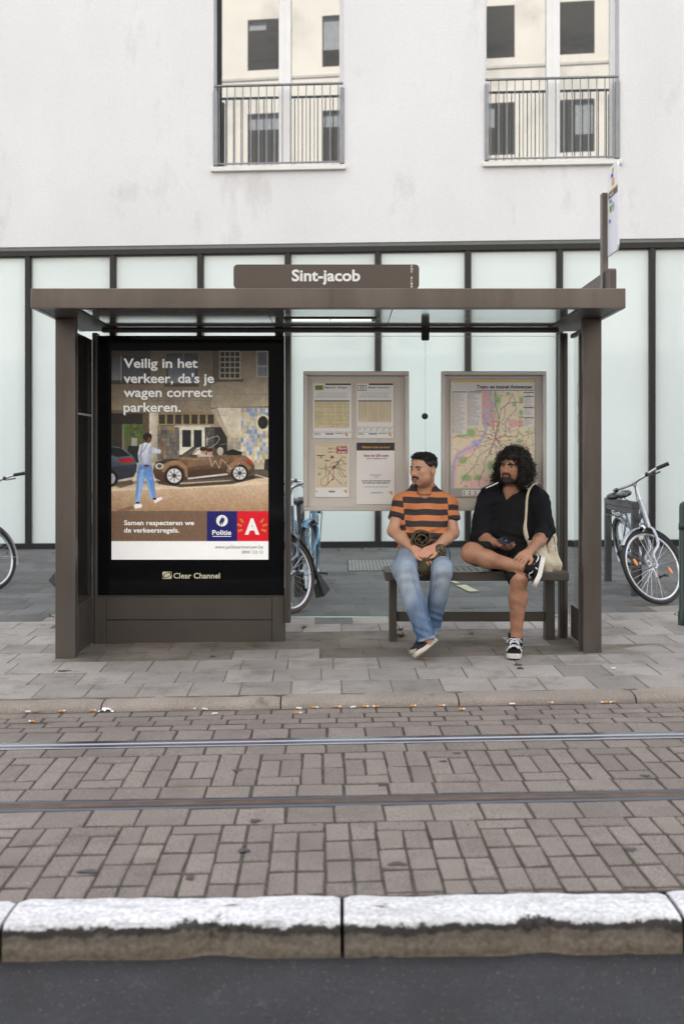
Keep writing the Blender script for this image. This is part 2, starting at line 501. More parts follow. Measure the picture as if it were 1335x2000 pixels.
rail_dull = mat('dull_rail', (0.10, 0.105, 0.125), 0.38, 0.8, 0.15, 3, stretch=(0.3, 1, 1))
rail_rust = mat('rusty_rail', (0.095, 0.065, 0.048), 0.8, 0.1, 0.35, 9)
paper = mat('paper', (0.80, 0.79, 0.785), 0.5, 0, 0.02, 3)
ink = mat('dark_ink', (0.035, 0.035, 0.05), 0.6, 0, 0.02)
ink_grey = mat('grey_ink', (0.16, 0.16, 0.17), 0.6, 0, 0.02)
white_ink = mat('white_print', (0.80, 0.80, 0.79), 0.5, 0, 0.01)
print_m = mat('colour_print', (1, 1, 1), 0.45, 0, 0.0, attr='col', coat=0.15)
lit_print = mat('lit_poster_print', (1, 1, 1), 0.35, 0, 0.0, attr='col', coat=0.1)
_b = lit_print.node_tree.nodes['Principled BSDF']; lit_print.node_tree.links.new(_b.inputs['Base Color'].links[0].from_socket, _b.inputs['Emission Color']); _b.inputs['Emission Strength'].default_value = 0.10
lit_white = mat('lit_white_print', (0.80, 0.80, 0.79), 0.5, 0, 0.01); _b = lit_white.node_tree.nodes['Principled BSDF']; _b.inputs['Emission Color'].default_value = (0.8, 0.8, 0.79, 1); _b.inputs['Emission Strength'].default_value = 0.12
g_clear = glass_mat('clear_glass', (0.94, 0.975, 0.965), 1.30)
g_edge = mat('glass_edge', (0.55, 0.75, 0.66), 0.3, 0, 0.05)
cig_white = mat('cigarette_paper', (0.72, 0.70, 0.67), 0.8, 0, 0.05)
cig_tan = mat('cork_filter', (0.52, 0.25, 0.07), 0.8, 0, 0.2, 200)
# ------------------------------------------------------------------ ground, road, kerbs
YAW = math.radians(1.2)
def struct(name, kind='structure', loc=(0, 0, 0), rot=(0, 0, 0)):
    o = bpy.data.objects.new(name, None); COL.objects.link(o); o.location = loc; o.rotation_euler = rot; o['kind'] = kind; o['_local'] = 1
    return o

# one deep sheet under everything that reaches far
mb = MB(); mb.box((-150, -150, -1.2), (150, 150, -0.62))
tag(mb.build('ground', mat('earth', (0.10, 0.09, 0.075), 0.95)), kind='structure')

# ---- pavement: mortar bed + slabs (local frame follows the slope of the street)
mb = MB(); mb.box((-26, -0.02, -0.25), (26, 9.6, -0.0022))
pave = mb.build('pavement', joint_m, None)
tag(pave, kind='structure'); pave['_local'] = 1
pave.location = (0, 6.20, 0.004); pave.rotation_euler = (0.02, -0.012, YAW)
PX, PY = 0.295, 0.325
def slab_mesh(k, sx=PX, sy=PY, m=slab_m, c=0.0035, jitter=0.003):
    r = random.Random(100 + k)
    mbx = MB()
    g = 0.0035
    mbx.box((g, g, -0.05), (sx - g, sy - g, 0), c)
    for v in mbx.v:
        if v.z > -0.03:
            v.z += r.uniform(-jitter, jitter) * 0.5
            v.x += r.uniform(-0.0015, 0.0015); v.y += r.uniform(-0.0015, 0.0015)
    me = bpy.data.meshes.new('paving_slab'); me.from_pydata([tuple(v) for v in mbx.v], [], mbx.f); me.materials.append(m)
    bm = bmesh.new(); bm.from_mesh(me); bmesh.ops.recalc_face_normals(bm, faces=bm.faces); bm.to_mesh(me); bm.free()
    return me
slab_meshes = [slab_mesh(k) for k in range(8)]; dark_meshes = [slab_mesh(k + 20, m=slab_dark) for k in range(6)]
dirt_shade_meshes = [slab_mesh(k + 40, m=slab_dirt_shade) for k in range(6)]
DARK_ROW = 8
NEAR_ROWS = 11
count = 0
for j in range(NEAR_ROWS):
    y = j * PY
    half = 0.316 * (6.2 + y) + 0.55
    off = (0.5 if j % 2 else 0.0) * PX + 0.04 * math.sin(j * 2.3)
    i0 = int(math.floor((-half - off) / PX)); i1 = int(math.ceil((half - off) / PX))
    for i in range(i0, i1):
        if count >= 292: break
        o = bpy.data.objects.new('paving_slab', random.choice(dark_meshes if random.random() < (0.0, 0.25, 0.75, 1.0)[min(3, max(0, j - DARK_ROW + 2))] else slab_meshes))
        xm, ym = i * PX + off, 6.2 + y
        if -2.0 < xm < 1.75 and 7.0 < ym < 8.0 and random.random() < (0.9 if ym > 7.1 else 0.5): o.data = random.choice(dirt_shade_meshes)  # shelter floor: dirt plus shade of roof and bench, put into the colour
        COL.objects.link(o); o.parent = pave
        o.location = (i * PX + off, y, random.uniform(-0.001, 0.002))
        o.rotation_euler = (random.uniform(-0.004, 0.004), random.uniform(-0.004, 0.004), random.uniform(-0.006, 0.006))
        count += 1
mb = MB(); r = random.Random(5)
for j in range(29):
    y = j * PY
    if j < NEAR_ROWS:
        half0 = 0.316 * (6.2 + y) + 0.55
    else: half0 = 0
    off = (0.5 if j % 2 else 0.0) * PX + 0.04 * math.sin(j * 2.3)
    n = int(7.5 / PX)
    for i in range(-n, n):
        x = i * PX + off
        i0 = int(math.floor((-half0 - off) / PX)); i1 = int(math.ceil((half0 - off) / PX))
        if j < NEAR_ROWS and i0 <= i < i1: continue
        z = r.uniform(-0.001, 0.002); g = 0.0035
        mb.box((x + g, y + g, -0.05), (x + PX - g, y + PY - g, z), 0.005, 1 if j >= DARK_ROW else 0)
o = mb.build('far_paving_slabs', [slab_m, slab_dark], pave); tag(o, kind='stuff')

# ---- kerb along the pavement: worn rounded granite stones
def rounded_stone(L, prof, seed, n=14, amp=0.004, chips=()):
    """prof: (y, z) outline from the foot in front, over the top, to the back; swept along x with worn edges"""
    r = np.random.default_rng(seed)
    ph = r.uniform(0, 6.28, (4, len(prof)))
    vs, fs = [], []
    m = len(prof)
    for i in range(n + 1):
        x = L * i / n
        for k, (y, z) in enumerate(prof):
            w = amp * (math.sin(x * 9 + ph[0, k]) + 0.6 * math.sin(x * 23 + ph[1, k]) + 0.4 * math.sin(x * 51 + ph[2, k])) * (0.3 if k in (0, m - 1) else 1)
            dy, dz = 0.0, 0.0
            for (cx, cw, cd) in chips:
                f = math.exp(-((x - cx) / cw) ** 2)
                if 0 < k < m - 4: dy += cd * f * 0.8 * (1 + 0.5 * math.sin(x * 140 + k)); dz -= cd * f * (0.35 if k > 2 else 0.1)
            ends = 1.0 if 0 < i < n else 0.0
            vs.append((x, y + w * 0.6 + dy, z + w * 0.5 * ends + dz - (0.006 if ends == 0 and z > -0.02 else 0)))
    for i in range(n):
        for k in range(m - 1):
            a = i * m + k
            fs.append((a, a + m, a + m + 1, a + 1))
    fs.append(tuple(range(m))); fs.append(tuple(n * m + k for k in range(m - 1, -1, -1)))
    me = bpy.data.meshes.new('kerb_stone'); me.from_pydata(vs, [], fs)
    bm = bmesh.new(); bm.from_mesh(me); bmesh.ops.recalc_face_normals(bm, faces=bm.faces); bm.to_mesh(me); bm.free()
    me.polygons.foreach_set('use_smooth', [True] * len(me.polygons))
    try: me.set_sharp_from_angle(angle=math.radians(50))
    except Exception: pass
    return me

kerb = struct('kerb', loc=(0, 6.05, 0.0), rot=(0, -0.012, YAW))
prof = [(0.006, -0.14), (0.0, -0.045), (0.010, -0.022), (0.034, -0.006), (0.07, 0.0), (0.152, 0.002), (0.152, -0.14)]
kms = [rounded_stone(0.992, prof, 20 + k, 20, 0.0035) for k in range(4)]
for me in kms: me.materials.append(granite)
for k in range(-8, 8):
    o = bpy.data.objects.new('kerb_stone', kms[k % 4]); COL.objects.link(o); o.parent = kerb
    o.location = (k * 1.0 - 0.34, random.uniform(-0.003, 0.003), random.uniform(-0.003, 0.002)); o.rotation_euler = (0, 0, random.uniform(-0.003, 0.003))

# ---- tram track paving (local frame: origin on the far rail)
RZ = -0.045
track = struct('tram_road', loc=(0, 5.38, RZ), rot=(0, -0.012, YAW))
mb = MB(); mb.box((-26, -1.93, -0.4), (26, 0.72, -0.0030)); mb.build('joint_bed', bed_m, track, local=True)
U = 0.193
GA = 0.995                                  # rail to rail
bl = []                                     # (x, y, sx, sy)
def row_run(y, sy, sx, off, x0=-3.2, x1=3.2):
    x = x0 + off
    while x < x1:
        bl.append((x, y, sx, sy)); x += sx
# between kerb and far rail
ytop = 0.672
y = 0.034
row_run(y, 0.191, U, 0.04); y += 0.191
k = 0
while y < ytop - 0.02:
    sy = 0.107
    row_run(y, min(sy, ytop - y), U, (0.0, 0.09, 0.05, 0.12)[k % 4]); y += sy; k += 1
# between the rails
row_run(-0.245, 0.150, U, 0.03)
row_run(-GA + 0.094, 0.166, U, 0.10)
ya, yb = -GA + 0.26, -0.245
dy = yb - ya
for c in range(-17, 17):
    x = c * U
    if c % 2:
        for q in (0, 1):
            for h in (0, 1): bl.append((x + h * U / 2, ya + q * dy / 2, U / 2, dy / 2))
    else:
        s = dy * 0.24
        bl.append((x, ya, U, s)); bl.append((x, yb - s, U, s))
        for h in (0, 1): bl.append((x + h * U / 2, ya + s, U / 2, dy - 2 * s))
# between the near rail and the painted kerb
yn = -GA - 0.030
row_run(yn - 0.20, 0.20, U, 0.06)
y0 = yn - 0.20
for c in range(-17, 17):
    x = c * U + 0.1
    y = y0
    if c % 2 == 0:
        bl.append((x, y - 0.0965, U, 0.0965)); y -= 0.0965
    while y > -1.915:
        d = min(U, y + 1.925)
        for h in (0, 1): bl.append((x + h * U / 2, y - d, U / 2, d))
        y -= d
# the 295 that show largest become pieces of their own, the rest one joined part
def shows(b):
    x, yy, sx, sy = b
    Yw = 5.38 + yy + sy / 2; xc = x + sx / 2
    if abs(xc) > 0.316 * Yw + 0.16 or Yw < 3.36: return -1
    return sx * sy / Yw ** 3
order = sorted(range(len(bl)), key=lambda i: -shows(bl[i]))
near = set(i for i in order[:295] if shows(bl[i]) > 0)
cache = {}
def block_mesh(sx, sy, k):
    key = (round(sx, 3), round(sy, 3), k)
    if key not in cache:
        r = random.Random(hash(key) & 0xffff)
        q = MB(); g = 0.0045; gy = 0.0075
        q.box((g, gy, -0.06), (sx - g, sy - gy, 0), 0.0045)
        for v in q.v:
            if v.z > -0.03:
                v.x += r.uniform(-0.0025, 0.0025); v.y += r.uniform(-0.0025, 0.0025); v.z += r.uniform(-0.0015, 0.0015)
        me = bpy.data.meshes.new('paving_block'); me.from_pydata([tuple(v) for v in q.v], [], q.f); me.materials.append(block_m)
        bm = bmesh.new(); bm.from_mesh(me); bmesh.ops.recalc_face_normals(bm, faces=bm.faces); bm.to_mesh(me); bm.free()
        cache[key] = me
    return cache[key]
mb = MB()
for i, (x, y, sx, sy) in enumerate(bl):
    dz = random.uniform(-0.001, 0.002)
    if i in near:
        o = bpy.data.objects.new('paving_block', block_mesh(sx, sy, i % 4)); COL.objects.link(o); o.parent = track
        o.location = (x, y, dz); o.rotation_euler = (random.uniform(-0.008, 0.008), random.uniform(-0.008, 0.008), random.uniform(-0.010, 0.010))
    else:
        g = 0.0045; gy = 0.0075
        mb.box((x + g, y + gy, -0.06), (x + sx - g, y + sy - gy, dz), 0.0045)
tag(mb.build('other_paving_blocks', block_m, track, local=True), kind='stuff')

# ---- grooved tram rails
def rail(label, yc, near_side):
    t = thing('tram_rail', label, 'tram rail', (0, 5.38, RZ), 'rails of the tram track', (0, -0.012, YAW)); t['_local'] = 1
    s = -1 if near_side else 1                # the groove lies on the inner side of each rail
    q = MB(); q.box((-26, yc - 0.026, -0.14), (26, yc + (0.008 if near_side else 0.030), 0.004), 0.006); q.build('rail_head', rail_dull if near_side else rail_m, t, local=True)
    q = MB(); g0 = yc - s * 0.027 if False else yc
    if near_side: a, b = yc + 0.0085, yc + 0.066
    else: a, b = yc - 0.062, yc - 0.0265
    q.box((-26, a, -0.14), (26, b, -0.0012)); q.build('groove', rail_rust if near_side else rail_dull, t, local=True)
    if near_side: a, b = yc + 0.0665, yc + 0.090
    else: a, b = yc - 0.090, yc - 0.0625
    q = MB(); q.box((-26, a, -0.14), (26, b, 0.003), 0.003); q.build('guard_lip', rail_dull if near_side else rail_m, t, local=True)
rail('shiny tram rail nearer the pavement kerb', 0.0, False)
rail('tram rail with dark rusty groove nearer the white painted kerb', -GA, True)

# ---- painted median kerb in front, worn white paint on top of concrete
med = struct('median_kerb', loc=(0, 3.24, -0.03), rot=(0, -0.012, 0))
def paint_mat():
    m = mat('worn_white_paint', (0.53, 0.535, 0.56), 0.75, 0, 0.20, 11, 0.26, 70, 1.0, 45, col2=(0.27, 0.265, 0.28), patch=0.22, pscale=11, stretch=(0.35, 1.6, 1.6))
    t = m.node_tree; b = t.nodes['Principled BSDF']; N, L = t.nodes.new, t.links.new
    src = b.inputs['Base Color'].links[0].from_socket
    tc = N('ShaderNodeTexCoord'); sx = N('ShaderNodeSeparateXYZ'); L(tc.outputs['Object'], sx.inputs[0])
    geo = N('ShaderNodeNewGeometry')
    n = N('ShaderNodeTexNoise'); n.inputs['Scale'].default_value = 10; n.inputs['Detail'].default_value = 10; n.inputs['Roughness'].default_value = 0.72
    L(geo.outputs['Position'], n.inputs['Vector'])
    # paint reaches down to about 14 mm below the top, with a ragged border
    a = N('ShaderNodeMath'); a.operation = 'MULTIPLY_ADD'; L(n.outputs['Fac'], a.inputs[0]); a.inputs[1].default_value = 0.085; a.inputs[2].default_value = -0.027
    # here and there crumbling paint runs further down the face
    mp4 = N('ShaderNodeMapping'); mp4.inputs['Scale'].default_value = (3.3, 0.3, 0.3); L(geo.outputs['Position'], mp4.inputs['Vector'])
    n4 = N('ShaderNodeTexNoise'); n4.inputs['Scale'].default_value = 1.0; n4.inputs['Detail'].default_value = 2; L(mp4.outputs['Vector'], n4.inputs['Vector'])
    r4 = N('ShaderNodeMapRange'); r4.inputs['From Min'].default_value = 0.58; r4.inputs['From Max'].default_value = 0.72; r4.inputs['To Max'].default_value = 0.045; L(n4.outputs['Fac'], r4.inputs['Value'])
    n5 = N('ShaderNodeTexNoise'); n5.inputs['Scale'].default_value = 55; n5.inputs['Detail'].default_value = 4; L(geo.outputs['Position'], n5.inputs['Vector'])
    m5 = N('ShaderNodeMath'); m5.operation = 'MULTIPLY'; L(r4.outputs[0], m5.inputs[0]); L(n5.outputs['Fac'], m5.inputs[1])
    a2 = N('ShaderNodeMath'); a2.operation = 'MULTIPLY_ADD'; L(m5.outputs[0], a2.inputs[0]); a2.inputs[1].default_value = 2.0; L(a.outputs[0], a2.inputs[2])
    d = N('ShaderNodeMath'); d.operation = 'ADD'; L(sx.outputs['Z'], d.inputs[0]); L(a2.outputs[0], d.inputs[1])
    r = N('ShaderNodeMapRange'); r.inputs['From Min'].default_value = -0.006; r.inputs['From Max'].default_value = 0.0; L(d.outputs[0], r.inputs['Value'])
    # patches where the paint has flaked
    n2 = N('ShaderNodeTexNoise'); n2.inputs['Scale'].default_value = 16; n2.inputs['Detail'].default_value = 8; n2.inputs['Roughness'].default_value = 0.7
    mp = N('ShaderNodeMapping'); mp.inputs['Scale'].default_value = (0.35, 1.2, 1.2); L(geo.outputs['Position'], mp.inputs['Vector']); L(mp.outputs['Vector'], n2.inputs['Vector'])
    r2 = N('ShaderNodeMapRange'); r2.inputs['From Min'].default_value = 0.29; r2.inputs['From Max'].default_value = 0.37; L(n2.outputs['Fac'], r2.inputs['Value'])
    mm = N('ShaderNodeMath'); mm.operation = 'MULTIPLY'; L(r.outputs[0], mm.inputs[0]); L(r2.outputs[0], mm.inputs[1])
    # bare concrete: dark grime band under the paint, brown towards the foot
    z2 = N('ShaderNodeMapRange'); z2.inputs['From Min'].default_value = -0.115; z2.inputs['From Max'].default_value = -0.015
    L(d.outputs[0], z2.inputs['Value'])
    cr = N('ShaderNodeValToRGB'); e = cr.color_ramp.elements
    e[0].position = 0.0; e[0].color = (0.200, 0.145, 0.085, 1); e[1].position = 0.26; e[1].color = (0.115, 0.088, 0.060, 1)
    x = e.new(0.55); x.color = (0.175, 0.140, 0.105, 1); x = e.new(0.84); x.color = (0.120, 0.098, 0.078, 1); x = e.new(0.93); x.color = (0.026, 0.023, 0.021, 1)
    L(z2.outputs[0], cr.inputs['Fac'])
    n3 = N('ShaderNodeTexNoise'); n3.inputs['Scale'].default_value = 60; n3.inputs['Detail'].default_value = 5; L(geo.outputs['Position'], n3.inputs['Vector'])
    mk = N('ShaderNodeMixRGB'); mk.blend_type = 'OVERLAY'; mk.inputs['Fac'].default_value = 0.7; L(cr.outputs['Color'], mk.inputs['Color1']); L(n3.outputs['Fac'], mk.inputs['Color2'])
    hsv = N('ShaderNodeHueSaturation'); hsv.inputs['Saturation'].default_value = 0.8; L(mk.outputs['Color'], hsv.inputs['Color'])
    mx = N('ShaderNodeMixRGB'); L(mm.outputs[0], mx.inputs['Fac']); L(hsv.outputs['Color'], mx.inputs['Color1']); L(src, mx.inputs['Color2'])
    L(mx.outputs['Color'], b.inputs['Base Color'])
    return m
paint_m = paint_mat()
mprof = [(-0.012, -0.16), (-0.006, -0.095), (-0.002, -0.05), (0.0, -0.022), (0.010, -0.006), (0.03, 0.0), (0.10, 0.003), (0.17, 0.001), (0.196, -0.008), (0.202, -0.16)]
chips = [[(0.61, 0.06, 0.034), (0.54, 0.04, 0.014), (0.85, 0.03, 0.012), (0.10, 0.05, 0.014)], [(0.61, 0.07, 0.030), (0.87, 0.03, 0.014), (0.80, 0.03, 0.012), (0.08, 0.05, 0.014)], [(0.4, 0.08, 0.015)], [(0.64, 0.06, 0.040), (0.58, 0.04, 0.016), (0.72, 0.04, 0.016), (0.20, 0.05, 0.010)]]
mms = [rounded_stone(1.012, mprof, 50 + k, 44, 0.0035, chips[k]) for k in range(4)]
for me in mms: me.materials.append(paint_m)
for k in range(-4, 4):
    o = bpy.data.objects.new('kerb_stone', mms[k % 4]); COL.objects.link(o); o.parent = med
    o.location = (k * 1.024 + 0.006, (0.0, 0.004, -0.003, 0.002)[k % 4], (0, 0.004, -0.002, 0)[k % 4])

# ---- asphalt carriageway under the camera, up to the houses opposite
mb = MB(); mb.box((-26, -11.5, -0.5), (26, 3.27, -0.14))
rd = tag(mb.build('asphalt_road', asphalt), kind='structure'); rd.rotation_euler = (0, -0.012, 0)
# pale grit pressed in the tarmac
mb = MB(); r = random.Random(3)
for i in range(1500):
    x, y = r.uniform(-1.6, 1.6), r.uniform(2.45, 3.22); s = r.uniform(0.0012, 0.0034)
    z = -0.14 + 0.012 * x
    a = r.uniform(0, 3.1)
    q = [(x + s * math.cos(a + t), y + s * 1.2 * math.sin(a + t), z) for t in (0, 1.5, 3.1, 4.6)]
    mb.add(q + [(x, y, z + s * 0.7)], [(0, 1, 4), (1, 2, 4), (2, 3, 4), (3, 0, 4)])
tag(mb.build('grit', mat('pale_grit', (0.095, 0.092, 0.09), 0.8, 0, 0.4, 90, rand=0.4)), kind='stuff')
mb = MB(); mb.box((-26, -14.0, -0.5), (26, -11.5, -0.03)); tag(mb.build('far_pavement', slab_m), kind='structure')

# ---- drain grate in the pavement, pale yellow strips under the bench
dx0, dx1 = WX(683, 12.6), WX(770, 12.6)
t = thing('drain_grate', 'pale slotted metal drain grate set in the pavement behind the bench', 'drain grate', (dx0, 12.2, gz(dx0, 12.2)))
q = MB(); q.box((dx0, 11.7, gz(0, 11.7) - 0.05), (dx1, 12.9, gz(0, 11.7) + 0.014)); 
q = MB()
for s in range(14):
    x = dx0 + (dx1 - dx0) * s / 13.0
    vs = []
    for yy in (11.75, 12.75):
        for (ddx, dz) in ((-0.016, -0.04), (0.016, -0.04), (0.016, 0.006), (-0.016, 0.006)):
            vs.append((x + ddx, yy, gz(x, yy) + dz))
    bmx = MB(); bmx.add(vs, [(0, 1, 2, 3), (7, 6, 5, 4), (0, 4, 5, 1), (1, 5, 6, 2), (2, 6, 7, 3), (3, 7, 4, 0)])
    bmx.build('grate_bar', mat_grate if s else (mat_grate := mat('grate_iron', (0.20, 0.21, 0.20), 0.6, 0.2, 0.15)), t)
bmx = MB(); bmx.add([(dx0 - .03, 11.7, gz(dx0, 11.7) + .005), (dx1 + .03, 11.7, gz(dx1, 11.7) + .005), (dx1 + .03, 12.8, gz(dx1, 12.8) + .005), (dx0 - .03, 12.8, gz(dx0, 12.8) + .005)], [(0, 1, 2, 3)])
bmx.build('shaft', bed_m, t)
yellow_m = mat('pale_yellow', (0.40, 0.40, 0.27), 0.8, 0, 0.25, 20, 0.2, 80)
q = MB()
for (a, b, w) in (((866, 1130), (893, 1144), 0.025), ((899, 1147), (925, 1160), 0.05)):
    pa = []
    for (px, py) in (a, b):
        Yp = 1.48 / ((py - HY) / F + 0.02); x = WX(px, Yp); pa.append((x, Yp))
    dxy = Vector((pa[1][0] - pa[0][0], pa[1][1] - pa[0][1], 0)).normalized(); nn = Vector((-dxy.y, dxy.x, 0)) * w
    vs = []
    for (x, y) in pa:
        for s in (-1, 1):
            vs.append((x + nn.x * s, y + nn.y * s, gz(x + nn.x * s, y + nn.y * s) + 0.010))
    q.add(vs, [(0, 1, 3, 2)])
tag(q.build('yellow_strips', yellow_m), kind='structure')

# ------------------------------------------------------------------ white apartment building
BY, BZ, BT = 14.19, 0.164, 0.07
bcos = 1 / math.sqrt(1 + BT * BT)
def BW(px, py):
    p = (px - CX) / F; X = p * BY / (1 + p * BT); Y = BY - BT * X
    return X / bcos, H + (HY - py) * Y / F - BZ
bld = thing('apartment_building', 'white rendered apartment building with frosted ground floor glazing behind the tram shelter', 'building', (0, BY, BZ), None, (0, 0, -math.atan(BT)))
bld['_local'] = 1
wz0 = BW(CX, 474)[1]; wz1 = BW(CX, 481)[1]; wz2 = BW(CX, 492)[1]; gb = BW(CX, 1058)[1]
wins = []
for (pl, pr, pyb) in ((417, 671, 326), (946, 1208, 316)):
    ul, wl = BW(pl, pyb); ur, wr = BW(pr, pyb)
    wins.append((ul, ur, (wl + wr) / 2, (wl + wr) / 2 + 2.75))
# upper wall with its openings
us = [-14.0] + [u for w in wins for u in w[:2]] + [14.0]
zs = [wz0, wins[0][2], wins[0][3], 12.5]
wb = MB()
D = 0.30
def cell(u0, u1, z0, z1): wb.add([(u0, 0, z0), (u1, 0, z0), (u1, 0, z1), (u0, 0, z1)], [(0, 1, 2, 3)])
zb, zt = wins[0][2], wins[0][3]
cell(us[0], us[-1], wz0, zb); cell(us[0], us[-1], zt, 12.5)
cell(us[0], us[1], zb, zt); cell(us[2], us[3], zb, zt); cell(us[4], us[5], zb, zt)
for (ul, ur, _a, _b) in wins:
    wb.add([(ul, 0, zb), (ul, D, zb), (ul, D, zt), (ul, 0, zt)], [(0, 1, 2, 3)])
    wb.add([(ur, 0, zb), (ur, 0, zt), (ur, D, zt), (ur, D, zb)], [(0, 1, 2, 3)])
    wb.add([(ul, 0, zt), (ul, D, zt), (ur, D, zt), (ur, 0, zt)], [(0, 1, 2, 3)])
    wb.add([(ul, 0, zb), (ur, 0, zb), (ur, D, zb), (ul, D, zb)], [(0, 1, 2, 3)])
wb.add([(-14, 0, wz0), (14, 0, wz0), (14, 0.20, wz0), (-14, 0.20, wz0)], [(3, 2, 1, 0)])
wb.add([(-14, 0, 12.5), (14, 0, 12.5), (14, 8, 12.5), (-14, 8, 12.5)], [(0, 1, 2, 3)])
wb.add([(-14, 0, wz0), (-14, 8, wz0), (-14, 8, 12.5), (-14, 0, 12.5)], [(0, 1, 2, 3)])
wb.add([(14, 0, wz0), (14, 0, 12.5), (14, 8, 12.5), (14, 8, wz0)], [(0, 1, 2, 3)])
wb.build('wall', white_plaster, bld, local=True)
q = MB(); q.box((-14, 0.012, wz1), (14, 0.06, wz0 - 0.002)); q.build('lintel_strip', mat('grey_green_strip', (0.16, 0.17, 0.16), 0.6), bld, local=True)
q = MB(); q.box((-14, 0.004, wz2), (14, 0.16, wz1 - 0.002), 0.004); q.build('head_frame', dark_frame, bld, local=True)
# black frame bar at the foot follows the slope of the street
q = MB()
q.add([(-14, -0.03, -0.5 - 0.16), (14, -0.03, -0.5 + 0.16), (14, -0.03, gb + 0.0116 * 14), (-14, -0.03, gb - 0.0116 * 14),
       (-14, 0.12, -0.5 - 0.16), (14, 0.12, -0.5 + 0.16), (14, 0.12, gb + 0.0116 * 14), (-14, 0.12, gb - 0.0116 * 14)],
      [(0, 1, 2, 3), (3, 2, 6, 7), (4, 7, 6, 5), (0, 3, 7, 4), (1, 5, 6, 2)])
q.build('foot_frame', dark_frame, bld, local=True)
mull = [BW(p, 700)[0] for p in (53.5, 219, 390, 561, 737.5, 913.5, 1093, 1274)]
st = (mull[-1] - mull[0]) / 7
ml = [mull[0] - st * k for k in range(7, 0, -1)] + mull + [mull[-1] + st * k for k in range(1, 8)]
for u in ml:
    q = MB(); q.box((u - 0.033, 0.0, -0.3), (u + 0.033, 0.12, wz2 - 0.002), 0.004); q.build('mullion', dark_frame, bld, local=True)
for a, b in zip(ml[:-1], ml[1:]):
    q = MB(); q.box((a + 0.034, 0.075, -0.3), (b - 0.034, 0.10, wz2 - 0.002), 0.003)
    for v in q.v: v.y += random.uniform(-0.0015, 0.0015)
    p = q.build('glass_panel', frosted, bld, local=True)
    # slim pale glazing beads round each panel
    q = MB(); 
    q.box((a + 0.035, 0.055, 0.0), (a + 0.047, 0.074, wz2 - 0.003)); q.box((b - 0.047, 0.055, 0.0), (b - 0.035, 0.074, wz2 - 0.003)); q.box((a + 0.048, 0.055, wz2 - 0.016), (b - 0.048, 0.074, wz2 - 0.003))
    q.build('glazing_bead', mat_bead if a != ml[0] else (mat_bead := mat('bead_grey', (0.20, 0.19, 0.17), 0.6)), p, local=True)

# windows with french balcony rails
win_glass = bpy.data.materials.new('window_pane_glass'); win_glass.use_nodes = True
t = win_glass.node_tree; t.nodes.clear()
o_ = t.nodes.new('ShaderNodeOutputMaterial'); g_ = t.nodes.new('ShaderNodeBsdfGlossy'); d_ = t.nodes.new('ShaderNodeBsdfDiffuse'); mx_ = t.nodes.new('ShaderNodeMixShader')
g_.inputs['Roughness'].default_value = 0.01; g_.inputs['Color'].default_value = (0.92, 0.92, 0.90, 1)
d_.inputs['Color'].default_value = (0.105, 0.115, 0.125, 1); mx_.inputs[0].default_value = 0.31
t.links.new(d_.outputs[0], mx_.inputs[1]); t.links.new(g_.outputs[0], mx_.inputs[2]); t.links.new(mx_.outputs[0], o_.inputs['Surface'])
sill_m = mat('sill_aluminium', (0.72, 0.71, 0.69), 0.4, 0.1, 0.05)
for wi, (ul, ur, zb, zt) in enumerate(wins):
    q = MB()
    fy = D - 0.07
    pxs = (430, 542, 566, 660, 669) if wi == 0 else (947, 1063, 1090, 1187, 1200)
    a, b, c, d, e = [BW(p, 200)[0] for p in pxs]
    k = 1 + fy / BY
    a, b, c, d, e = [x * k for x in (a, b, c, d, e)]
    fr = MB()
    fr.box((ul + 0.01, fy, zb + 0.02), (a, D - 0.002, zt), 0.004, 1 if wi == 0 else 0)
    fr.box((b, fy - 0.02, zb + 0.02), (c, D - 0.002, zt), 0.006)
    fr.box((b + 0.075, fy - 0.026, zb + 0.05), (b + 0.078, fy - 0.0205, zt))
    fr.box((d, fy, zb + 0.02), (min(e, ur - 0.004), D - 0.002, zt), 0.004)
    fr.box((a, fy + 0.005, zb + 0.02), (b, D - 0.002, zb + 0.045), 0.004); fr.box((c, fy + 0.005, zb + 0.02), (d, D - 0.002, zb + 0.095), 0.004)
    win = fr.build('window', [white_paint, dark_frame], bld, local=True)
    win['_local'] = 1
    for (x0, x1, zl) in ((a, b, 0.045), (c, d, 0.095)):
        p = MB(); p.add([(x0, fy + 0.03, zb + zl), (x1, fy + 0.03, zb + zl), (x1, fy + 0.03, zt), (x0, fy + 0.03, zt)], [(0, 1, 2, 3)])
        p.build('pane', win_glass, win, local=True)
    p = MB(); p.box((ul - 0.03, -0.055, zb - 0.055), (ur + 0.03, D - 0.08, zb + 0.006), 0.006); p.build('sill', sill_m, win, local=True)
    rz = 1.085
    rl = MB()
    rl.box((ul + 0.01, -0.015, zb + rz - 0.012), (ur - 0.01, 0.03, zb + rz + 0.012), 0.004)
    rail_o = rl.build('balcony_railing', galv, bld, local=True); rail_o['_local'] = 1
    bb = MB(); bb.box((ul + 0.01, -0.01, zb + 0.045), (ur - 0.01, 0.02, zb + 0.063), 0.003); bb.build('bottom_rail', galv, rail_o, local=True)
    n = 16
    for i in range(n):
        u = ul + 0.075 + (ur - ul - 0.15) * i / (n - 1)
        bb = MB(); bb.tube([(u, 0.006, zb + 0.064), (u, 0.006, zb + rz - 0.013)], 0.0075, 6); bb.build('railing_bar', galv, rail_o, True, local=True)
    for (u0, u1) in ((ul - 0.0, ul + 0.055), (ur - 0.05, ur + 0.005)):
        bb = MB(); bb.box((u0, -0.022, zb + 0.03), (u1, 0.05, zb + rz - 0.06), 0.004); bb.build('side_bracket', galv, rail_o, local=True)

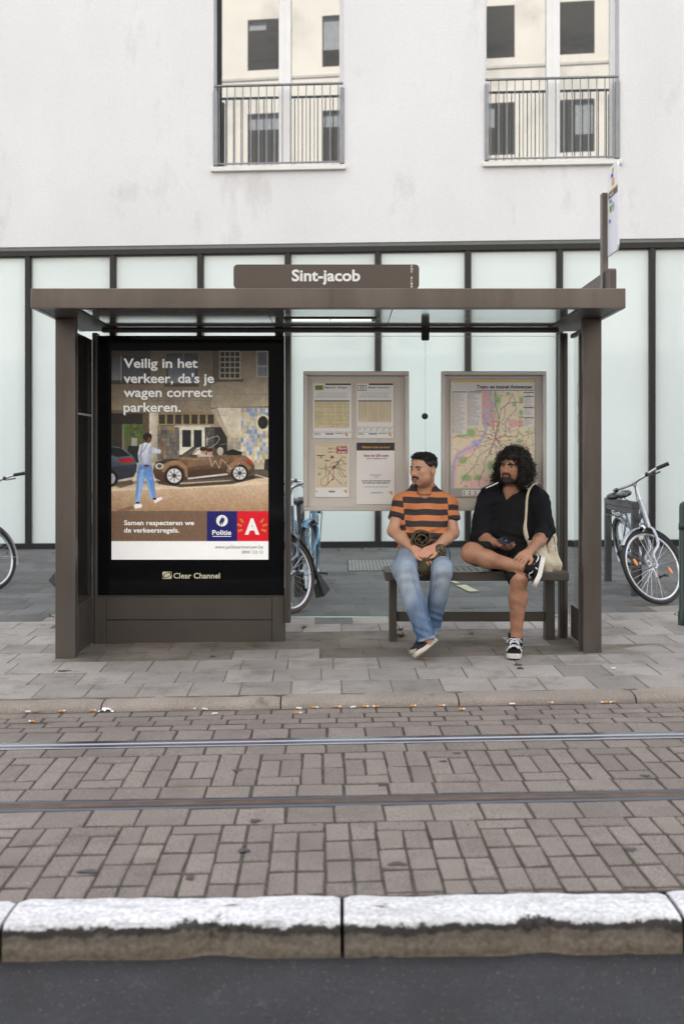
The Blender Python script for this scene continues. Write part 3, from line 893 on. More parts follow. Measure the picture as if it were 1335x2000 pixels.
# ------------------------------------------------------------------ cream houses across the street (seen in the window panes)
cream = mat('cream_render', (0.74, 0.70, 0.625), 0.9, 0, 0.06, 0.6, 0.03, 30, col2=(0.58, 0.545, 0.49), patch=0.35, pscale=0.35)
opp_win = win_glass.copy(); opp_win.name = 'dark_window_glass'
for n_ in opp_win.node_tree.nodes:
    if n_.type == 'BSDF_DIFFUSE': n_.inputs['Color'].default_value = (0.12, 0.145, 0.18, 1)
    if n_.type == 'MIX_SHADER': n_.inputs[0].default_value = 0.40
opp = thing('apartment_building', 'cream apartment block across the street mirrored in the upper window panes', 'building', (0, -14, 0))
ROOF = 20.6
OY = -14.0
OX0, OX1 = -24.0, 22.0
q = MB()
step, ww = 3.05, 1.5
xs0 = OX0 + 0.9
levels = [1.77 + 3.8 * k for k in range(7)]  # storeys
xw = [xs0 + step * i for i in range(15)]
zprev = -0.4
for lv in levels[:5]:
    q.add([(OX0, OY, zprev), (OX1, OY, zprev), (OX1, OY, lv), (OX0, OY, lv)], [(3, 2, 1, 0)])
    x = OX0
    for w0 in xw:
        q.add([(x, OY, lv), (w0, OY, lv), (w0, OY, lv + 2.05), (x, OY, lv + 2.05)], [(3, 2, 1, 0)])
        x = w0 + ww
    q.add([(x, OY, lv), (OX1, OY, lv), (OX1, OY, lv + 2.05), (x, OY, lv + 2.05)], [(3, 2, 1, 0)])
    zprev = lv + 2.05
q.add([(OX0, OY, zprev), (OX1, OY, zprev), (OX1, OY, ROOF), (OX0, OY, ROOF)], [(3, 2, 1, 0)])
q.box((OX0, OY - 8, ROOF - 0.3), (OX1, OY + 0.1, ROOF), 0)
q.box((OX0, OY - 8, -0.4), (OX1, OY - 7.9, ROOF - 0.31)); q.box((OX0, OY - 7.9, -0.4), (OX0 + 0.1, OY - 0.01, ROOF - 0.31)); q.box((OX1 - 0.1, OY - 7.9, -0.4), (OX1, OY - 0.01, ROOF - 0.31))
q.build('wall', cream, opp)
# unseen dark band added at street level to cut low light under the bench
pl_ = MB(); pl_.box((OX0, OY + 0.001, -0.4), (OX1, OY + 0.06, 5.2)); pl_.box((OX0, OY + 0.001, 5.205), (OX1, OY + 0.16, 5.35)); pl_.build('light_cut_band', mat('light_cut_dark', (0.085, 0.080, 0.075), 0.5, 0, 0.2, 1.2), opp)
wm = MB(); wm.box((0, OY - 0.26, 0), (ww, OY - 0.2, 2.05)); wm.box((ww / 2 - 0.03, OY - 0.2, 0), (ww / 2 + 0.03, OY - 0.17, 2.05), 0, 1)
wm.box((-0.03, OY - 0.06, -0.06), (ww + 0.03, OY + 0.07, 0.0), 0, 2)
wm.add([(0, OY - 0.2, 0), (0, OY, 0), (0, OY, 2.05), (0, OY - 0.2, 2.05)], [(0, 1, 2, 3)], 2); wm.add([(ww, OY - 0.2, 0), (ww, OY, 0), (ww, OY, 2.05), (ww, OY - 0.2, 2.05)], [(3, 2, 1, 0)], 2)
first = None
curtain_m = mat('grey_net_curtain', (0.30, 0.31, 0.32), 0.9, 0, 0.15, 5)
sc_ = MB()
for k in range(1, 5): sc_.box((OX0, OY + 0.001, 1.77 + 3.8 * k - 0.42), (OX1, OY + 0.05, 1.77 + 3.8 * k - 0.30), 0.01)
sc_.build('string_course', mat('grey_stone_band', (0.50, 0.47, 0.43), 0.85, 0, 0.1, 2), opp)
for lv in levels[1:5]:
    for w0 in xw:
        if first is None:
            first = wm.build('window', [opp_win, dark_frame, grey_steel], opp, local=True); o = first
            o.matrix_parent_inverse = opp.matrix_basis.inverted()
        else:
            o = first.copy(); COL.objects.link(o); o.parent = opp
        o.location = (w0, 0, lv)
        if random.random() < 0.75:                      # net curtain or blind drawn part of the way
            hh = random.choice((0.35, 0.6, 0.9, 1.3)); cb = MB(); c0, c1 = random.choice(((0.02, 0.72), (0.78, 1.48), (0.02, 1.48)))
            n = 12
            vs = [(w0 + c0 + (c1 - c0) * i / n, OY - 0.195 + 0.006 * (i % 2), lv + z) for i in range(n + 1) for z in (2.04 - hh, 2.04)]
            cb.add(vs, [(2 * i, 2 * i + 2, 2 * i + 3, 2 * i + 1) for i in range(n)]); cu_ = cb.build('curtain', curtain_m, opp)
# ------------------------------------------------------------------ tram shelter
sh = thing('tram_shelter', 'brown metal and glass tram stop shelter with flat roof over the bench', 'shelter', (0, 7.5, gz(0, 7.5)))
FY, BKY = 7.25, 7.86
RTOP, RBOT = 2.412, 2.287
XL, XR = WX(60, 6.75), WX(1221, 6.75)
for (a, b) in ((108, 147), (1138, 1174)):
    q = MB(); x0, x1 = WX(a, FY), WX(b, FY); q.box((x0, FY, gz(x0, FY) - 0.03), (x1, FY + 0.075, RBOT), 0.004)
    q.box((x0 - 0.012, FY + 0.0755, 0.0), (x0 + 0.02, FY + 0.10, 1.05 if a < 200 else 2.2), 0.003)
    q.build('front_post', brown, sh)
for (a, b, y, d, t0) in ((180, 190, 7.76, 0.09, 2.25), (556, 567, 7.72, 0.10, 2.22), (1093, 1108, 7.78, 0.09, 2.25)):
    q = MB(); x0, x1 = WX(a, y), WX(b, y)
    zb = gz(x0, y) - 0.02 if a != 556 else WZ(1217, y)
    q.box((x0, y, zb), (x1, y + d, t0), 0.004)
    q.box((x0 + (x1 - x0) * 0.42, y - 0.006, zb + 0.01), (x0 + (x1 - x0) * 0.50, y + 0.001, t0 - 0.02), 0, 1)
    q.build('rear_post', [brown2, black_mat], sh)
# roof
q = MB()
q.box((XL, 6.75, RBOT), (XR, 6.79, RTOP), 0.004)
q.build('roof_fascia', brown, sh)
q = MB()
q.box((XL, 6.791, RBOT), (XL + 0.035, 8.02, RTOP - 0.002), 0.003); q.box((XR - 0.035, 6.791, RBOT), (XR, 8.02, RTOP - 0.002), 0.003)
q.box((XL + 0.036, 7.96, RBOT + 0.002), (XR - 0.036, 8.02, RTOP - 0.003), 0.003)
q.box((XL + 0.036, 6.791, RTOP - 0.02), (XR - 0.036, 7.959, RTOP - 0.004))
q.build('roof_plate', brown, sh)
q = MB()
q.box((XL + 0.036, 6.791, RBOT + 0.003), (XL + 0.27, 7.95, RBOT + 0.02)); q.box((XR - 0.27, 6.791, RBOT + 0.003), (XR - 0.036, 7.95, RBOT + 0.02))
q.box((XL + 0.271, 6.791, RBOT + 0.004), (XR - 0.271, 6.84, RBOT + 0.02))
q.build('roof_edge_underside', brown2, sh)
seams = [XL + 0.272, -0.483, 0.321, XR - 0.272]
for a, b in zip(seams[:-1], seams[1:]):
    q = MB(); q.box((a + 0.003, 6.842, RBOT + 0.012), (b - 0.003, 7.83, RBOT + 0.024)); q.build('soffit_panel', soffit_m, sh)
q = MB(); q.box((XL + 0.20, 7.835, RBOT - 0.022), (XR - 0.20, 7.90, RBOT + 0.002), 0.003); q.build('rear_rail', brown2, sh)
for (a, b) in ((214, 226), (384, 394), (537, 553)):
    q = MB(); pbox(q, a, b, 640, 657, 7.85, 0.04, 0.003); q.build('hanger', dark_frame, sh)
# strip light in the soffit
q = MB(); q.box((-0.395, 7.285, RBOT + 0.005), (0.235, 7.43, RBOT + 0.013), 0.002)
lt = q.build('strip_light', dark_frame, sh)
q = MB(); q.box((-0.34, 7.325, RBOT - 0.001), (-0.082, 7.39, RBOT + 0.0045), 0.001); q.box((-0.076, 7.325, RBOT - 0.001), (0.20, 7.39, RBOT + 0.0045), 0.001); lamp_m = mat('lamp_diffuser', (0.8, 0.8, 0.78), 0.4); lb_ = lamp_m.node_tree.nodes['Principled BSDF']; lb_.inputs['Emission Color'].default_value = (1, 0.97, 0.90, 1); lb_.inputs['Emission Strength'].default_value = 0.45; q.build('diffuser', lamp_m, lt)
# glass
for (a, b) in ((568.5, 829.4), (830.6, 1092)):
    q = MB(); x0, x1 = WX(a, BKY), WX(b, BKY); z0, z1 = WZ(1204, BKY), WZ(657, BKY)
    q.add([(x0, BKY, z0), (x1, BKY, z0), (x1, BKY, z1), (x0, BKY, z1)], [(0, 1, 2, 3)])
    p = q.build('back_glass', g_clear, sh)
    e = MB(); e.box((x0, BKY - 0.004, z0 - 0.006), (x1, BKY + 0.004, z0)); e.box((x0, BKY - 0.002, z1), (x1, BKY + 0.002, z1 + 0.003)); e.build('glass_edge', g_edge, p)
e = MB(); e.box((WX(829.4, BKY), BKY - 0.003, WZ(1204, BKY)), (WX(830.6, BKY), BKY + 0.003, WZ(657, BKY))); e.build('glass_joint', glass_mat('joint_clear', (0.80, 0.86, 0.84), 1.2), sh)
q = MB(); pbox(q, 823, 838, 629, 664, 7.80, 0.05, 0.006); q.build('glass_clamp', black_mat, sh)
M = Matrix.Translation(W(829, 813, 7.835)) @ Matrix.Rotation(math.radians(90), 4, 'X')
q = MB(); q.lathe([(0.0, -0.001), (0.020, 0.0), (0.023, 0.008), (0.018, 0.014), (0.0, 0.016)], 20, 0, M); q.build('glass_disc_fixing', black_mat, sh, True)
# side panel on the poster end: dark board over a brown plate
X0 = -1.80
q = MB(); q.box((X0 - 0.02, 7.335, 0.36), (X0 + 0.01, 7.755, 2.20), 0.003); q.build('side_board', black_gloss if False else mat('dark_side_glass', (0.030, 0.028, 0.025), 0.12, 0, 0.2, 3, coat=0.3), sh)
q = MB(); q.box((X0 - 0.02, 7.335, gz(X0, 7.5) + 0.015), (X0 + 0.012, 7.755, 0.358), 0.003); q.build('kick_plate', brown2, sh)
q = MB(); q.box((X0 + 0.0105, 7.34, WZ(812, 7.55)), (X0 + 0.013, 7.745, WZ(808, 7.55))); q.build('sticker_strip', mat('pale_film', (0.42, 0.45, 0.47), 0.4), sh)
# clear side pane by the bench
X1 = 1.655
q = MB(); q.add([(X1, 7.335, 0.30), (X1, 7.775, 0.30), (X1, 7.775, 2.21), (X1, 7.335, 2.21)], [(0, 1, 2, 3)]); sg = q.build('side_glass', g_clear, sh)
q = MB(); q.box((X1 - 0.012, 7.335, gz(X1, 7.5) + 0.02), (X1 + 0.012, 7.775, 0.298), 0.003); q.build('kick_plate', brown2, sh)
q = MB(); q.box((X1 - 0.014, 7.326, 0.30), (X1 + 0.014, 7.336, 2.21), 0.002); q.box((X1 - 0.014, 7.336, 2.212), (X1 + 0.014, 7.775, 2.24), 0.002); q.build('side_glass_frame', brown2, sh)
q = MB(); r = random.Random(9)
for s in range(16):
    y0, z0 = r.uniform(7.42, 7.60), r.uniform(1.70, 2.02); pts = []
    for k in range(5):
        pts.append((X1 - 0.002, y0 + r.uniform(-0.03, 0.03), z0 - 0.05 * k * r.uniform(0.6, 1.4)))
    q.tube(pts, 0.0022, 4)
q.build('scratched_graffiti', mat('scratch', (0.30, 0.36, 0.36), 0.7), sg)

# ---- name sign on the roof edge
sg_t = thing('stop_name_sign', 'brown rounded sign board with white stop name standing on the roof edge', 'sign', W(637, 563, 6.80))
def rounded_plate(mb, px0, px1, py0, py1, Y, depth, rpx, mi=0, n=6):
    pts = []
    for (cx, cy, a0) in ((px0 + rpx, py0 + rpx, 180), (px1 - rpx, py0 + rpx, 270), (px1 - rpx, py1 - rpx, 0), (px0 + rpx, py1 - rpx, 90)):
        for k in range(n + 1):
            t = math.radians(a0 + 90 * k / n); pts.append(W(cx + rpx * math.cos(t), cy + rpx * math.sin(t), Y))
    mb.prism(pts, (0, depth, 0), mi)
sign_brown = mat('sign_brown', (0.088, 0.068, 0.056), 0.45, 0.1, 0.05, 3)
q = MB(); rounded_plate(q, 456, 818, 516.5, 563.5, 6.80, 0.05, 8); q.build('sign_panel', sign_brown, sg_t)
q = MB(); ptext(q, 'Sint-jacob', 569.5, 703, 548.5, 22.5, 6.7975, 0.028); q.build('lettering', white_ink, sg_t)
q = MB()
for i, ch in enumerate('ANT 5180'):
    if ch != ' ': ptext(q, ch, 802.3 if ch in '1' else 801.2, 805.3 if ch not in '1' else 803.6, 521.8 + i * 5.7, 4.2, 6.7975, 0.02)
q.build('stop_number', white_ink, sg_t)
# the same board along the side edge of the roof
X = XR - 0.03
sd = thing('stop_name_sign', 'brown sign board seen edge on along the roof end beside the flag sign', 'sign', (X, 7.5, RTOP))
q = MB(); pts = []
for (y, z, a0) in ((7.10, 2.565, 90), ):
    pass
pl = [(X, 7.02, RTOP), (X, 7.02, 2.57), (X, 7.03, 2.583), (X, 7.05, 2.588), (X, 8.15, 2.588), (X, 8.18, 2.575), (X, 8.18, RTOP)]
q.prism(pl, (0.04, 0, 0)); q.build('sign_panel', sign_brown, sd)

# ---- stop flag on its pole
fl = thing('stop_flag_sign', 'white tram stop flag sign with yellow logo and line 10 on a grey pole', 'sign', (WX(1181, 7.2), 7.2, RTOP))
q = MB(); Yp = 7.17
pbox(q, 1175, 1187, 376, 563, Yp, 0.06, 0.003); q.build('pole', grey_steel if False else brown, fl)
Xb = WX(1186.5, 7.14)
zb0, zb1 = WZ(500, 7.14), WZ(331, 7.14)
q = MB(); yb0, yb1 = 6.91, 7.14
pl = []
for (yy, zz) in ((yb0 + 0.02, zb0), (yb0, zb0 + 0.03), (yb0, zb1 - 0.03), (yb0 + 0.02, zb1), (yb1 + 0.03, zb1), (yb1 + 0.03, zb0)): pl.append((Xb + 0.004, yy, zz))
q.prism(pl, (0.012, 0, 0))
wb_ = mat('flag_white', (0.74, 0.76, 0.82), 0.35, 0, 0.02)
fb = q.build('flag_board', wb_, fl)
fl_yellow = mat('print_yellow', (0.72, 0.43, 0.03), 0.5); fl_navy = mat('print_navy', (0.07, 0.06, 0.10), 0.5); fl_green = mat('print_green', (0.36, 0.55, 0.05), 0.5); fl_blue = mat('print_blue', (0.06, 0.08, 0.35), 0.5)
def fquad(mb, y0, y1, f0, f1, mi, lift=0.002):
    """rectangle on the side of the flag facing the shelter; f = fraction of height from the top"""
    z0, z1 = zb1 + (zb0 - zb1) * f0, zb1 + (zb0 - zb1) * f1
    x = Xb + 0.004 - lift
    mb.add([(x, y0, z0), (x, y1, z0), (x, y1, z1), (x, y0, z1)], [(0, 1, 2, 3)], mi)
q = MB()
fquad(q, yb0, yb1, 0.265, 0.285, 0); fquad(q, yb0, yb1, 0.285, 0.35, 1)
fquad(q, 7.01, 7.055, 0.03, 0.08, 0); fquad(q, 7.0, 7.06, 0.15, 0.23, 0); fquad(q, 7.02, 7.075, 0.09, 0.135, 3)
fquad(q, 7.055, 7.11, 0.435, 0.515, 2); fquad(q, 6.995, 7.035, 0.435, 0.442, 1); fquad(q, 6.995, 7.035, 0.515, 0.522, 1); fquad(q, 6.995, 7.0, 0.442, 0.515, 1); fquad(q, 7.03, 7.035, 0.442, 0.515, 1)
q.build('flag_print', [fl_yellow, fl_navy, fl_green, fl_blue], fb)
def ftext(mb, body, y_left, f_base, cap, mi, bold=0.02, sx=None):
    co, fs = text_mesh(body, bold); s = cap / 0.727; z = zb1 + (zb0 - zb1) * f_base
    x0 = co[:, 0].min()
    mb.add([(Xb + 0.001, y_left - (p[0] - x0) * s, z + p[1] * s) for p in co], fs, mi)
q = MB()
ftext(q, 'Tram', 7.125, 0.41, 0.026, 1); ftext(q, '10', 7.10, 0.497, 0.026, 0); ftext(q, '11', 7.025, 0.497, 0.024, 0); ftext(q, 'Bus', 7.125, 0.63, 0.026, 1); ftext(q, 'Sint-jacob', 7.11, 0.333, 0.020, 2)
q.build('flag_lettering', [ink, fl_blue, white_ink], fb)

# ------------------------------------------------------------------ advertising case
AY = 7.78
ad = thing('advert_case', 'tall glossy black advert case with lit poster on a brown base', 'advert case', W(372, 1250, AY))
q = MB(); pbox(q, 190, 555, 655.5, 1164, AY, 0.16, 0.006); q.build('case', black_gloss, ad)
q = MB()
zf = gz(-1.0, AY) - 0.03; za = WZ(1165.5, AY); zm = WZ(1211, AY)
xa, xb, xc, xd = WX(190, AY), WX(208, AY), WX(531, AY), WX(556, AY)
q.box((xa, AY - 0.004, zf), (xb - 0.0015, AY + 0.165, za), 0.003); q.box((xd - 0.0015, AY - 0.004, zf), (xc + 0.0015, AY + 0.165, za), 0.003)
q.box((xb, AY - 0.002, zm + 0.002), (xc, AY + 0.165, za), 0.003); q.box((xb, AY - 0.004, zf), (xc, AY + 0.165, zm - 0.002), 0.004)
q.box((xa, AY - 0.006, za + 0.0005), (xd, AY - 0.0005, za + 0.010), 0.002)
base_o = q.build('base', brown2, ad)
q = MB(); ptext(q, 'Clear Channel', 339, 429.5, 1129.6, 11.0, AY - 0.002, 0.015); q.build('logo_lettering', mat('cream_print', (0.70, 0.68, 0.50), 0.5), ad)
q = MB(); rounded_plate(q, 317.5, 335.5, 1116.5, 1130.5, AY - 0.0015, 0.001, 2.0)
def pell(mb, cx, cy, rx, ry, Y, ang=0, mi=0, n=28, ring=None):
    ca, sa = math.cos(ang), math.sin(ang)
    pts = [W(cx + rx * math.cos(t) * ca - ry * math.sin(t) * sa, cy + rx * math.cos(t) * sa + ry * math.sin(t) * ca, Y) for t in [2 * math.pi * k / n for k in range(n)]]
    if ring:
        pt2 = [W(cx + rx * ring * math.cos(t) * ca - ry * ring * math.sin(t) * sa, cy + rx * ring * math.cos(t) * sa + ry * ring * math.sin(t) * ca, Y) for t in [2 * math.pi * k / n for k in range(n)]]
        mb.add(pts + pt2, [(k, (k + 1) % n, n + (k + 1) % n, n + k) for k in range(n)], mi)
    else: mb.add(pts, [tuple(range(n))], mi)
pell(q, 326.5, 1123.3, 9.6, 4.6, AY - 0.002, -0.45, 1, ring=0.74)
q.build('logo_mark', [MATS['cream_print'], black_gloss], ad)

# ---- the poster picture, drawn as mesh colours
cv = Canvas(218, 685, 524, 1093, (150, 138, 122))
def z4(pts): return [(180 + x / 3.225, 640 + y / 3.225) for (x, y) in pts]
def zr(xa, ya, xb, yb, c, al=1.0): cv.rect(180 + xa / 3.225, 640 + ya / 3.225, 180 + xb / 3.225, 640 + yb / 3.225, c, al)
def zp(pts, c, al=1.0): cv.poly(z4(pts), c, al)
def ze(cx, cy, rx, ry, c, al=1.0, soft=0.0): cv.ell(180 + cx / 3.225, 640 + cy / 3.225, rx / 3.225, ry / 3.225, c, al, soft)
def zl(pts, w, c, al=1.0): cv.line(z4(pts), w / 3.225, c, al)
zr(120, 140, 375, 350, (84, 80, 76)); zr(125, 190, 190, 335, ((90, 94, 102), (140, 144, 150))); zr(200, 185, 330, 340, ((66, 70, 78), (114, 118, 126))); zl([(185, 180), (185, 345)], 6, (190, 185, 175))
zl([(125, 335), (385, 335)], 5, (60, 56, 52)); zr(120, 345, 390, 535, ((128, 115, 100), (156, 142, 122))); zl([(125, 440), (385, 440)], 3, (105, 94, 82)); zr(120, 345, 390, 356, (70, 63, 57))
zr(370, 140, 760, 540, ((118, 109, 97), (150, 138, 120))); zr(470, 165, 665, 360, (74, 72, 74)); zr(480, 178, 570, 350, ((84, 88, 98), (142, 148, 156))); zr(578, 178, 652, 350, ((76, 80, 92), (128, 134, 144))); zl([(575, 170), (575, 355)], 6, (150, 144, 134))
zr(455, 355, 670, 372, (84, 76, 68)); zl([(375, 460), (760, 460)], 2, (112, 101, 88)); zl([(600, 375), (600, 540)], 2, (115, 104, 92))
zr(750, 140, 1115, 505, ((138, 129, 115), (172, 160, 140))); zp([(755, 140), (800, 140), (800, 330), (755, 360)], (104, 94, 82))
zr(800, 148, 935, 325, (176, 168, 150))
for i in range(4):
    for j in range(5): zr(808 + i * 31, 154 + j * 34, 832 + i * 31, 180 + j * 34, (44, 42, 40))
zr(770, 325, 952, 342, (92, 83, 72))
zr(1030, 148, 1110, 315, (176, 170, 158)); zr(1042, 156, 1100, 238, (104, 110, 122)); zr(1042, 250, 1100, 304, (126, 130, 138))
zl([(960, 340), (960, 500)], 2, (128, 118, 104)); zl([(760, 420), (1110, 420)], 2, (128, 118, 104))
zp([(745, 505), (1115, 495), (1115, 512), (760, 520)], (118, 108, 95))
zr(120, 520, 380, 545, (116, 104, 90)); zr(120, 540, 335, 640, (46, 41, 37)); zr(120, 610, 335, 860, (58, 54, 47))
zr(205, 610, 325, 790, (92, 98, 66))
for k in range(60):
    ze(rng.uniform(205, 320), rng.uniform(610, 700), 12, 10, tuple(rng.uniform(-30, 30) + c for c in (86, 104, 52)), 0.6)
zr(125, 610, 135, 860, (70, 66, 60)); zr(190, 610, 205, 860, (122, 116, 106)); zr(250, 695, 285, 750, (150, 158, 146)); zr(225, 745, 325, 860, (40, 40, 37))
zr(415, 530, 775, 620, (152, 134, 104))
for i in range(7): zr(422 + i * 51, 548, 460 + i * 51, 606, (62, 56, 48))
zr(320, 535, 365, 830, (96, 84, 68)); zr(362, 530, 418, 835, ((206, 198, 182), (170, 161, 144))); cv.shade(180 + 362 / 3.225, 805, 180 + 418 / 3.225, 898, 1.04, 0.88, False)
def tiles(xa, ya, xb, yb, tw, th, pal, s):
    y = ya
    while y < yb:
        x = xa
        while x < xb:
            c = pal[rng.integers(len(pal))]; v = rng.uniform(-s, s)
            zr(x, y, min(x + tw - 1.2, xb), min(y + th - 1.2, yb), tuple(np.clip(np.array(c) + v, 0, 255)))
            x += tw
        y += th
zr(415, 615, 560, 830, (80, 74, 66)); tiles(418, 618, 556, 828, 17, 26, [(126, 118, 104), (108, 108, 108), (140, 126, 98), (98, 100, 108), (118, 104, 84)], 14)
zr(550, 625, 712, 800, (206, 202, 188)); zr(568, 645, 622, 752, (38, 42, 46)); zr(640, 645, 690, 752, (38, 42, 46)); zl([(631, 640), (631, 795)], 3, (150, 146, 134)); zr(520, 616, 745, 628, (190, 184, 170))
zr(710, 628, 860, 800, (50, 46, 42)); tiles(712, 630, 770, 790, 16, 24, [(92, 86, 78), (76, 76, 78)], 10)
zr(850, 505, 1115, 870, (190, 180, 158)); tiles(852, 690, 935, 855, 17, 26, [(176, 168, 150), (160, 150, 132), (150, 150, 150), (188, 178, 152)], 12)
tiles(936, 508, 1112, 855, 17, 27, [(196, 188, 168), (178, 172, 158), (206, 196, 172), (150, 162, 178), (186, 172, 140), (170, 168, 164), (120, 148, 190)], 12)
zp([(748, 518), (800, 505), (937, 505), (937, 690), (852, 697)], ((216, 208, 190), (188, 178, 158))); zp([(748, 518), (790, 512), (868, 697), (852, 697)], (168, 158, 140))
ze(1074, 598, 46, 54, (206, 196, 172)); ze(1074, 598, 32, 40, (34, 34, 34)); ze(1068, 592, 16, 20, (60, 62, 64), 0.5, 0.8)
zr(120, 850, 1115, 965, ((176, 164, 146), (206, 194, 176))); zp([(560, 905), (1112, 890), (1112, 965), (560, 985)], (98, 90, 82))
zp([(120, 990), (600, 975), (1115, 945), (1115, 1160), (120, 1160)], ((206, 186, 162), (158, 130, 104))); zp([(120, 1010), (600, 992), (1115, 965), (1115, 985), (600, 1012), (120, 1030)], (208, 190, 168))
cv.noise(218, 945, 524, 1000, 9, 1.0)
zl([(1025, 925), (1112, 952)], 6, (220, 212, 200))
# grey hatchback on the edge of the picture
zp([(120, 748), (165, 750), (215, 770), (262, 812), (282, 850), (280, 900), (262, 940), (170, 958), (120, 965)], ((112, 120, 134), (52, 56, 64))); zp([(120, 752), (180, 758), (245, 806), (160, 815), (120, 800)], (34, 36, 40)); zp([(120, 880), (285, 858), (280, 905), (262, 940), (170, 958), (120, 965)], (56, 60, 70))
zp([(165, 826), (245, 820), (268, 842), (235, 852), (180, 846)], (168, 30, 34)); ze(122, 950, 44, 52, (22, 22, 23)); ze(122, 950, 26, 34, (160, 162, 168)); zp([(120, 985), (250, 955), (265, 985), (180, 1010)], (70, 64, 58), 0.7)
# open brown convertible
zp([(400, 960), (560, 985), (860, 965), (1010, 930), (1030, 950), (880, 985), (560, 1005), (420, 985)], (52, 47, 42), 0.8)
body = [(383, 905), (390, 868), (412, 842), (470, 826), (545, 820), (590, 812), (700, 808), (840, 802), (905, 798), (965, 806), (1003, 838), (1022, 872), (1020, 905), (1000, 925), (860, 945), (600, 962), (450, 972), (400, 950)]
zp(body, ((132, 104, 82), (70, 53, 42))); zp([(600, 830), (860, 815), (860, 850), (600, 880)], (130, 106, 84), 0.8); zp([(600, 900), (850, 880), (850, 930), (600, 950)], (78, 60, 46), 0.8)
zp([(450, 860), (500, 836), (560, 842), (600, 880), (605, 940), (588, 940), (580, 890), (540, 862), (490, 870), (455, 910), (440, 910)], (152, 122, 94)); zp([(845, 905), (860, 860), (905, 832), (960, 840), (1000, 880), (985, 900), (955, 868), (915, 862), (880, 890), (868, 915)], (146, 116, 90))
zp([(395, 850), (470, 828), (560, 826), (470, 850), (420, 872)], (60, 50, 42)); zp([(548, 816), (640, 748), (668, 752), (610, 812)], (86, 88, 86)); zl([(552, 814), (655, 742), (672, 752)], 7, (40, 34, 30)); zl([(606, 815), (672, 765)], 5, (60, 52, 46))
zl([(605, 950), (850, 922)], 11, (206, 204, 206)); ze(425, 872, 26, 20, (196, 192, 186)); ze(425, 872, 15, 12, (90, 88, 86)); zp([(970, 822), (1000, 836), (1003, 856), (975, 848)], (190, 50, 36))
for (cx, cy, r) in ((518, 932, 60), (928, 916, 54)):
    ze(cx, cy, r, r, (26, 24, 24)); ze(cx, cy, r * 0.76, r * 0.76, (206, 204, 202))
    for k in range(8):
        a = k * math.pi / 4; zl([(cx + r * 0.28 * math.cos(a), cy + r * 0.28 * math.sin(a)), (cx + r * 0.62 * math.cos(a), cy + r * 0.62 * math.sin(a))], 7, (110, 110, 114))
    ze(cx, cy, r * 0.22, r * 0.22, (60, 60, 64))
ze(700, 782, 17, 24, (196, 146, 116)); ze(697, 764, 20, 14, (48, 36, 28)); ze(740, 788, 18, 24, (200, 150, 118)); ze(738, 768, 20, 14, (70, 48, 34)); zp([(665, 810), (690, 798), (770, 802), (760, 812), (668, 814)], (170, 176, 190)); zp([(755, 770), (785, 762), (795, 805), (760, 806)], (90, 82, 72)); ze(800, 752, 16, 22, (30, 28, 27)); ze(806, 778, 20, 26, (186, 180, 170)); zp([(840, 782), (880, 764), (945, 784), (940, 802), (850, 804)], (34, 32, 32)); zr(620, 800, 660, 822, (80, 62, 48))
zp([(1085, 830), (1112, 826), (1112, 905), (1080, 890)], (52, 50, 48))
# signature scribble in silver pen
zl([(722, 705), (760, 690), (790, 682), (802, 700), (785, 728), (750, 752), (730, 758)], 4, (222, 216, 206)); zl([(724, 690), (722, 740)], 4, (222, 216, 206)); zl([(740, 815), (752, 872), (775, 838), (800, 885), (812, 828), (838, 850), (870, 890), (905, 880), (925, 850)], 4, (222, 216, 206)); zl([(800, 740), (845, 730)], 3, (222, 216, 206))
# the pedestrian seen from behind
zp([(150, 1150), (270, 1120), (330, 1128), (200, 1160)], (112, 90, 72), 0.55); ze(350, 690, 28, 27, (28, 22, 20)); ze(362, 706, 13, 16, (104, 70, 52))
zp([(300, 738), (335, 724), (372, 730), (380, 752), (440, 772), (438, 795), (378, 788), (372, 868), (298, 868), (288, 800)], ((206, 211, 222), (160, 167, 186))); zl([(320, 735), (305, 800), (318, 865)], 4, (80, 74, 76)); zl([(352, 730), (312, 790)], 4, (90, 84, 86)); zl([(438, 790), (446, 740), (440, 715)], 12, (134, 90, 66)); ze(440, 716, 9, 10, (134, 90, 66))
zp([(296, 862), (374, 862), (390, 950), (402, 1072), (372, 1078), (350, 1000), (336, 940), (318, 1010), (298, 1105), (272, 1100), (284, 980), (288, 900)], ((96, 130, 184), (146, 180, 222))); zp([(300, 900), (330, 890), (318, 1000), (296, 1080), (284, 1060)], (150, 182, 222), 0.7); zr(330, 862, 358, 876, (96, 44, 36))
zp([(264, 1118), (290, 1100), (318, 1115), (314, 1132), (270, 1140)], (226, 224, 222)); zp([(388, 1080), (440, 1064), (446, 1078), (396, 1106)], (226, 224, 222)); zr(278, 1096, 300, 1108, (40, 30, 28)); zr(385, 1070, 405, 1084, (40, 30, 28)); zp([(270, 1138), (150, 1150), (240, 1120)], (120, 98, 80), 0.5)
zp([(372, 735), (380, 752), (374, 866), (350, 866), (356, 770)], (140, 148, 168), 0.6); zp([(288, 800), (312, 790), (322, 866), (298, 868)], (150, 157, 176), 0.5); zp([(360, 960), (392, 955), (402, 1070), (380, 1076)], (84, 118, 170), 0.5); zp([(284, 900), (300, 905), (290, 1060), (272, 1098)], (84, 118, 170), 0.5)
ze(640, 825, 150, 14, (176, 150, 124), 0.55, 1.0); ze(930, 826, 60, 12, (182, 156, 130), 0.5, 1.0); ze(500, 842, 50, 10, (196, 168, 140), 0.5, 1.0); zl([(605, 880), (600, 955)], 2, (50, 38, 30)); zl([(848, 850), (840, 920)], 2, (50, 38, 30))
cv.grain(218, 685, 524, 930, 0.055); cv.grain(218, 925, 524, 998, 0.03); cv.blur(1); cv.noise(218, 685, 524, 998, 9, 0.5)
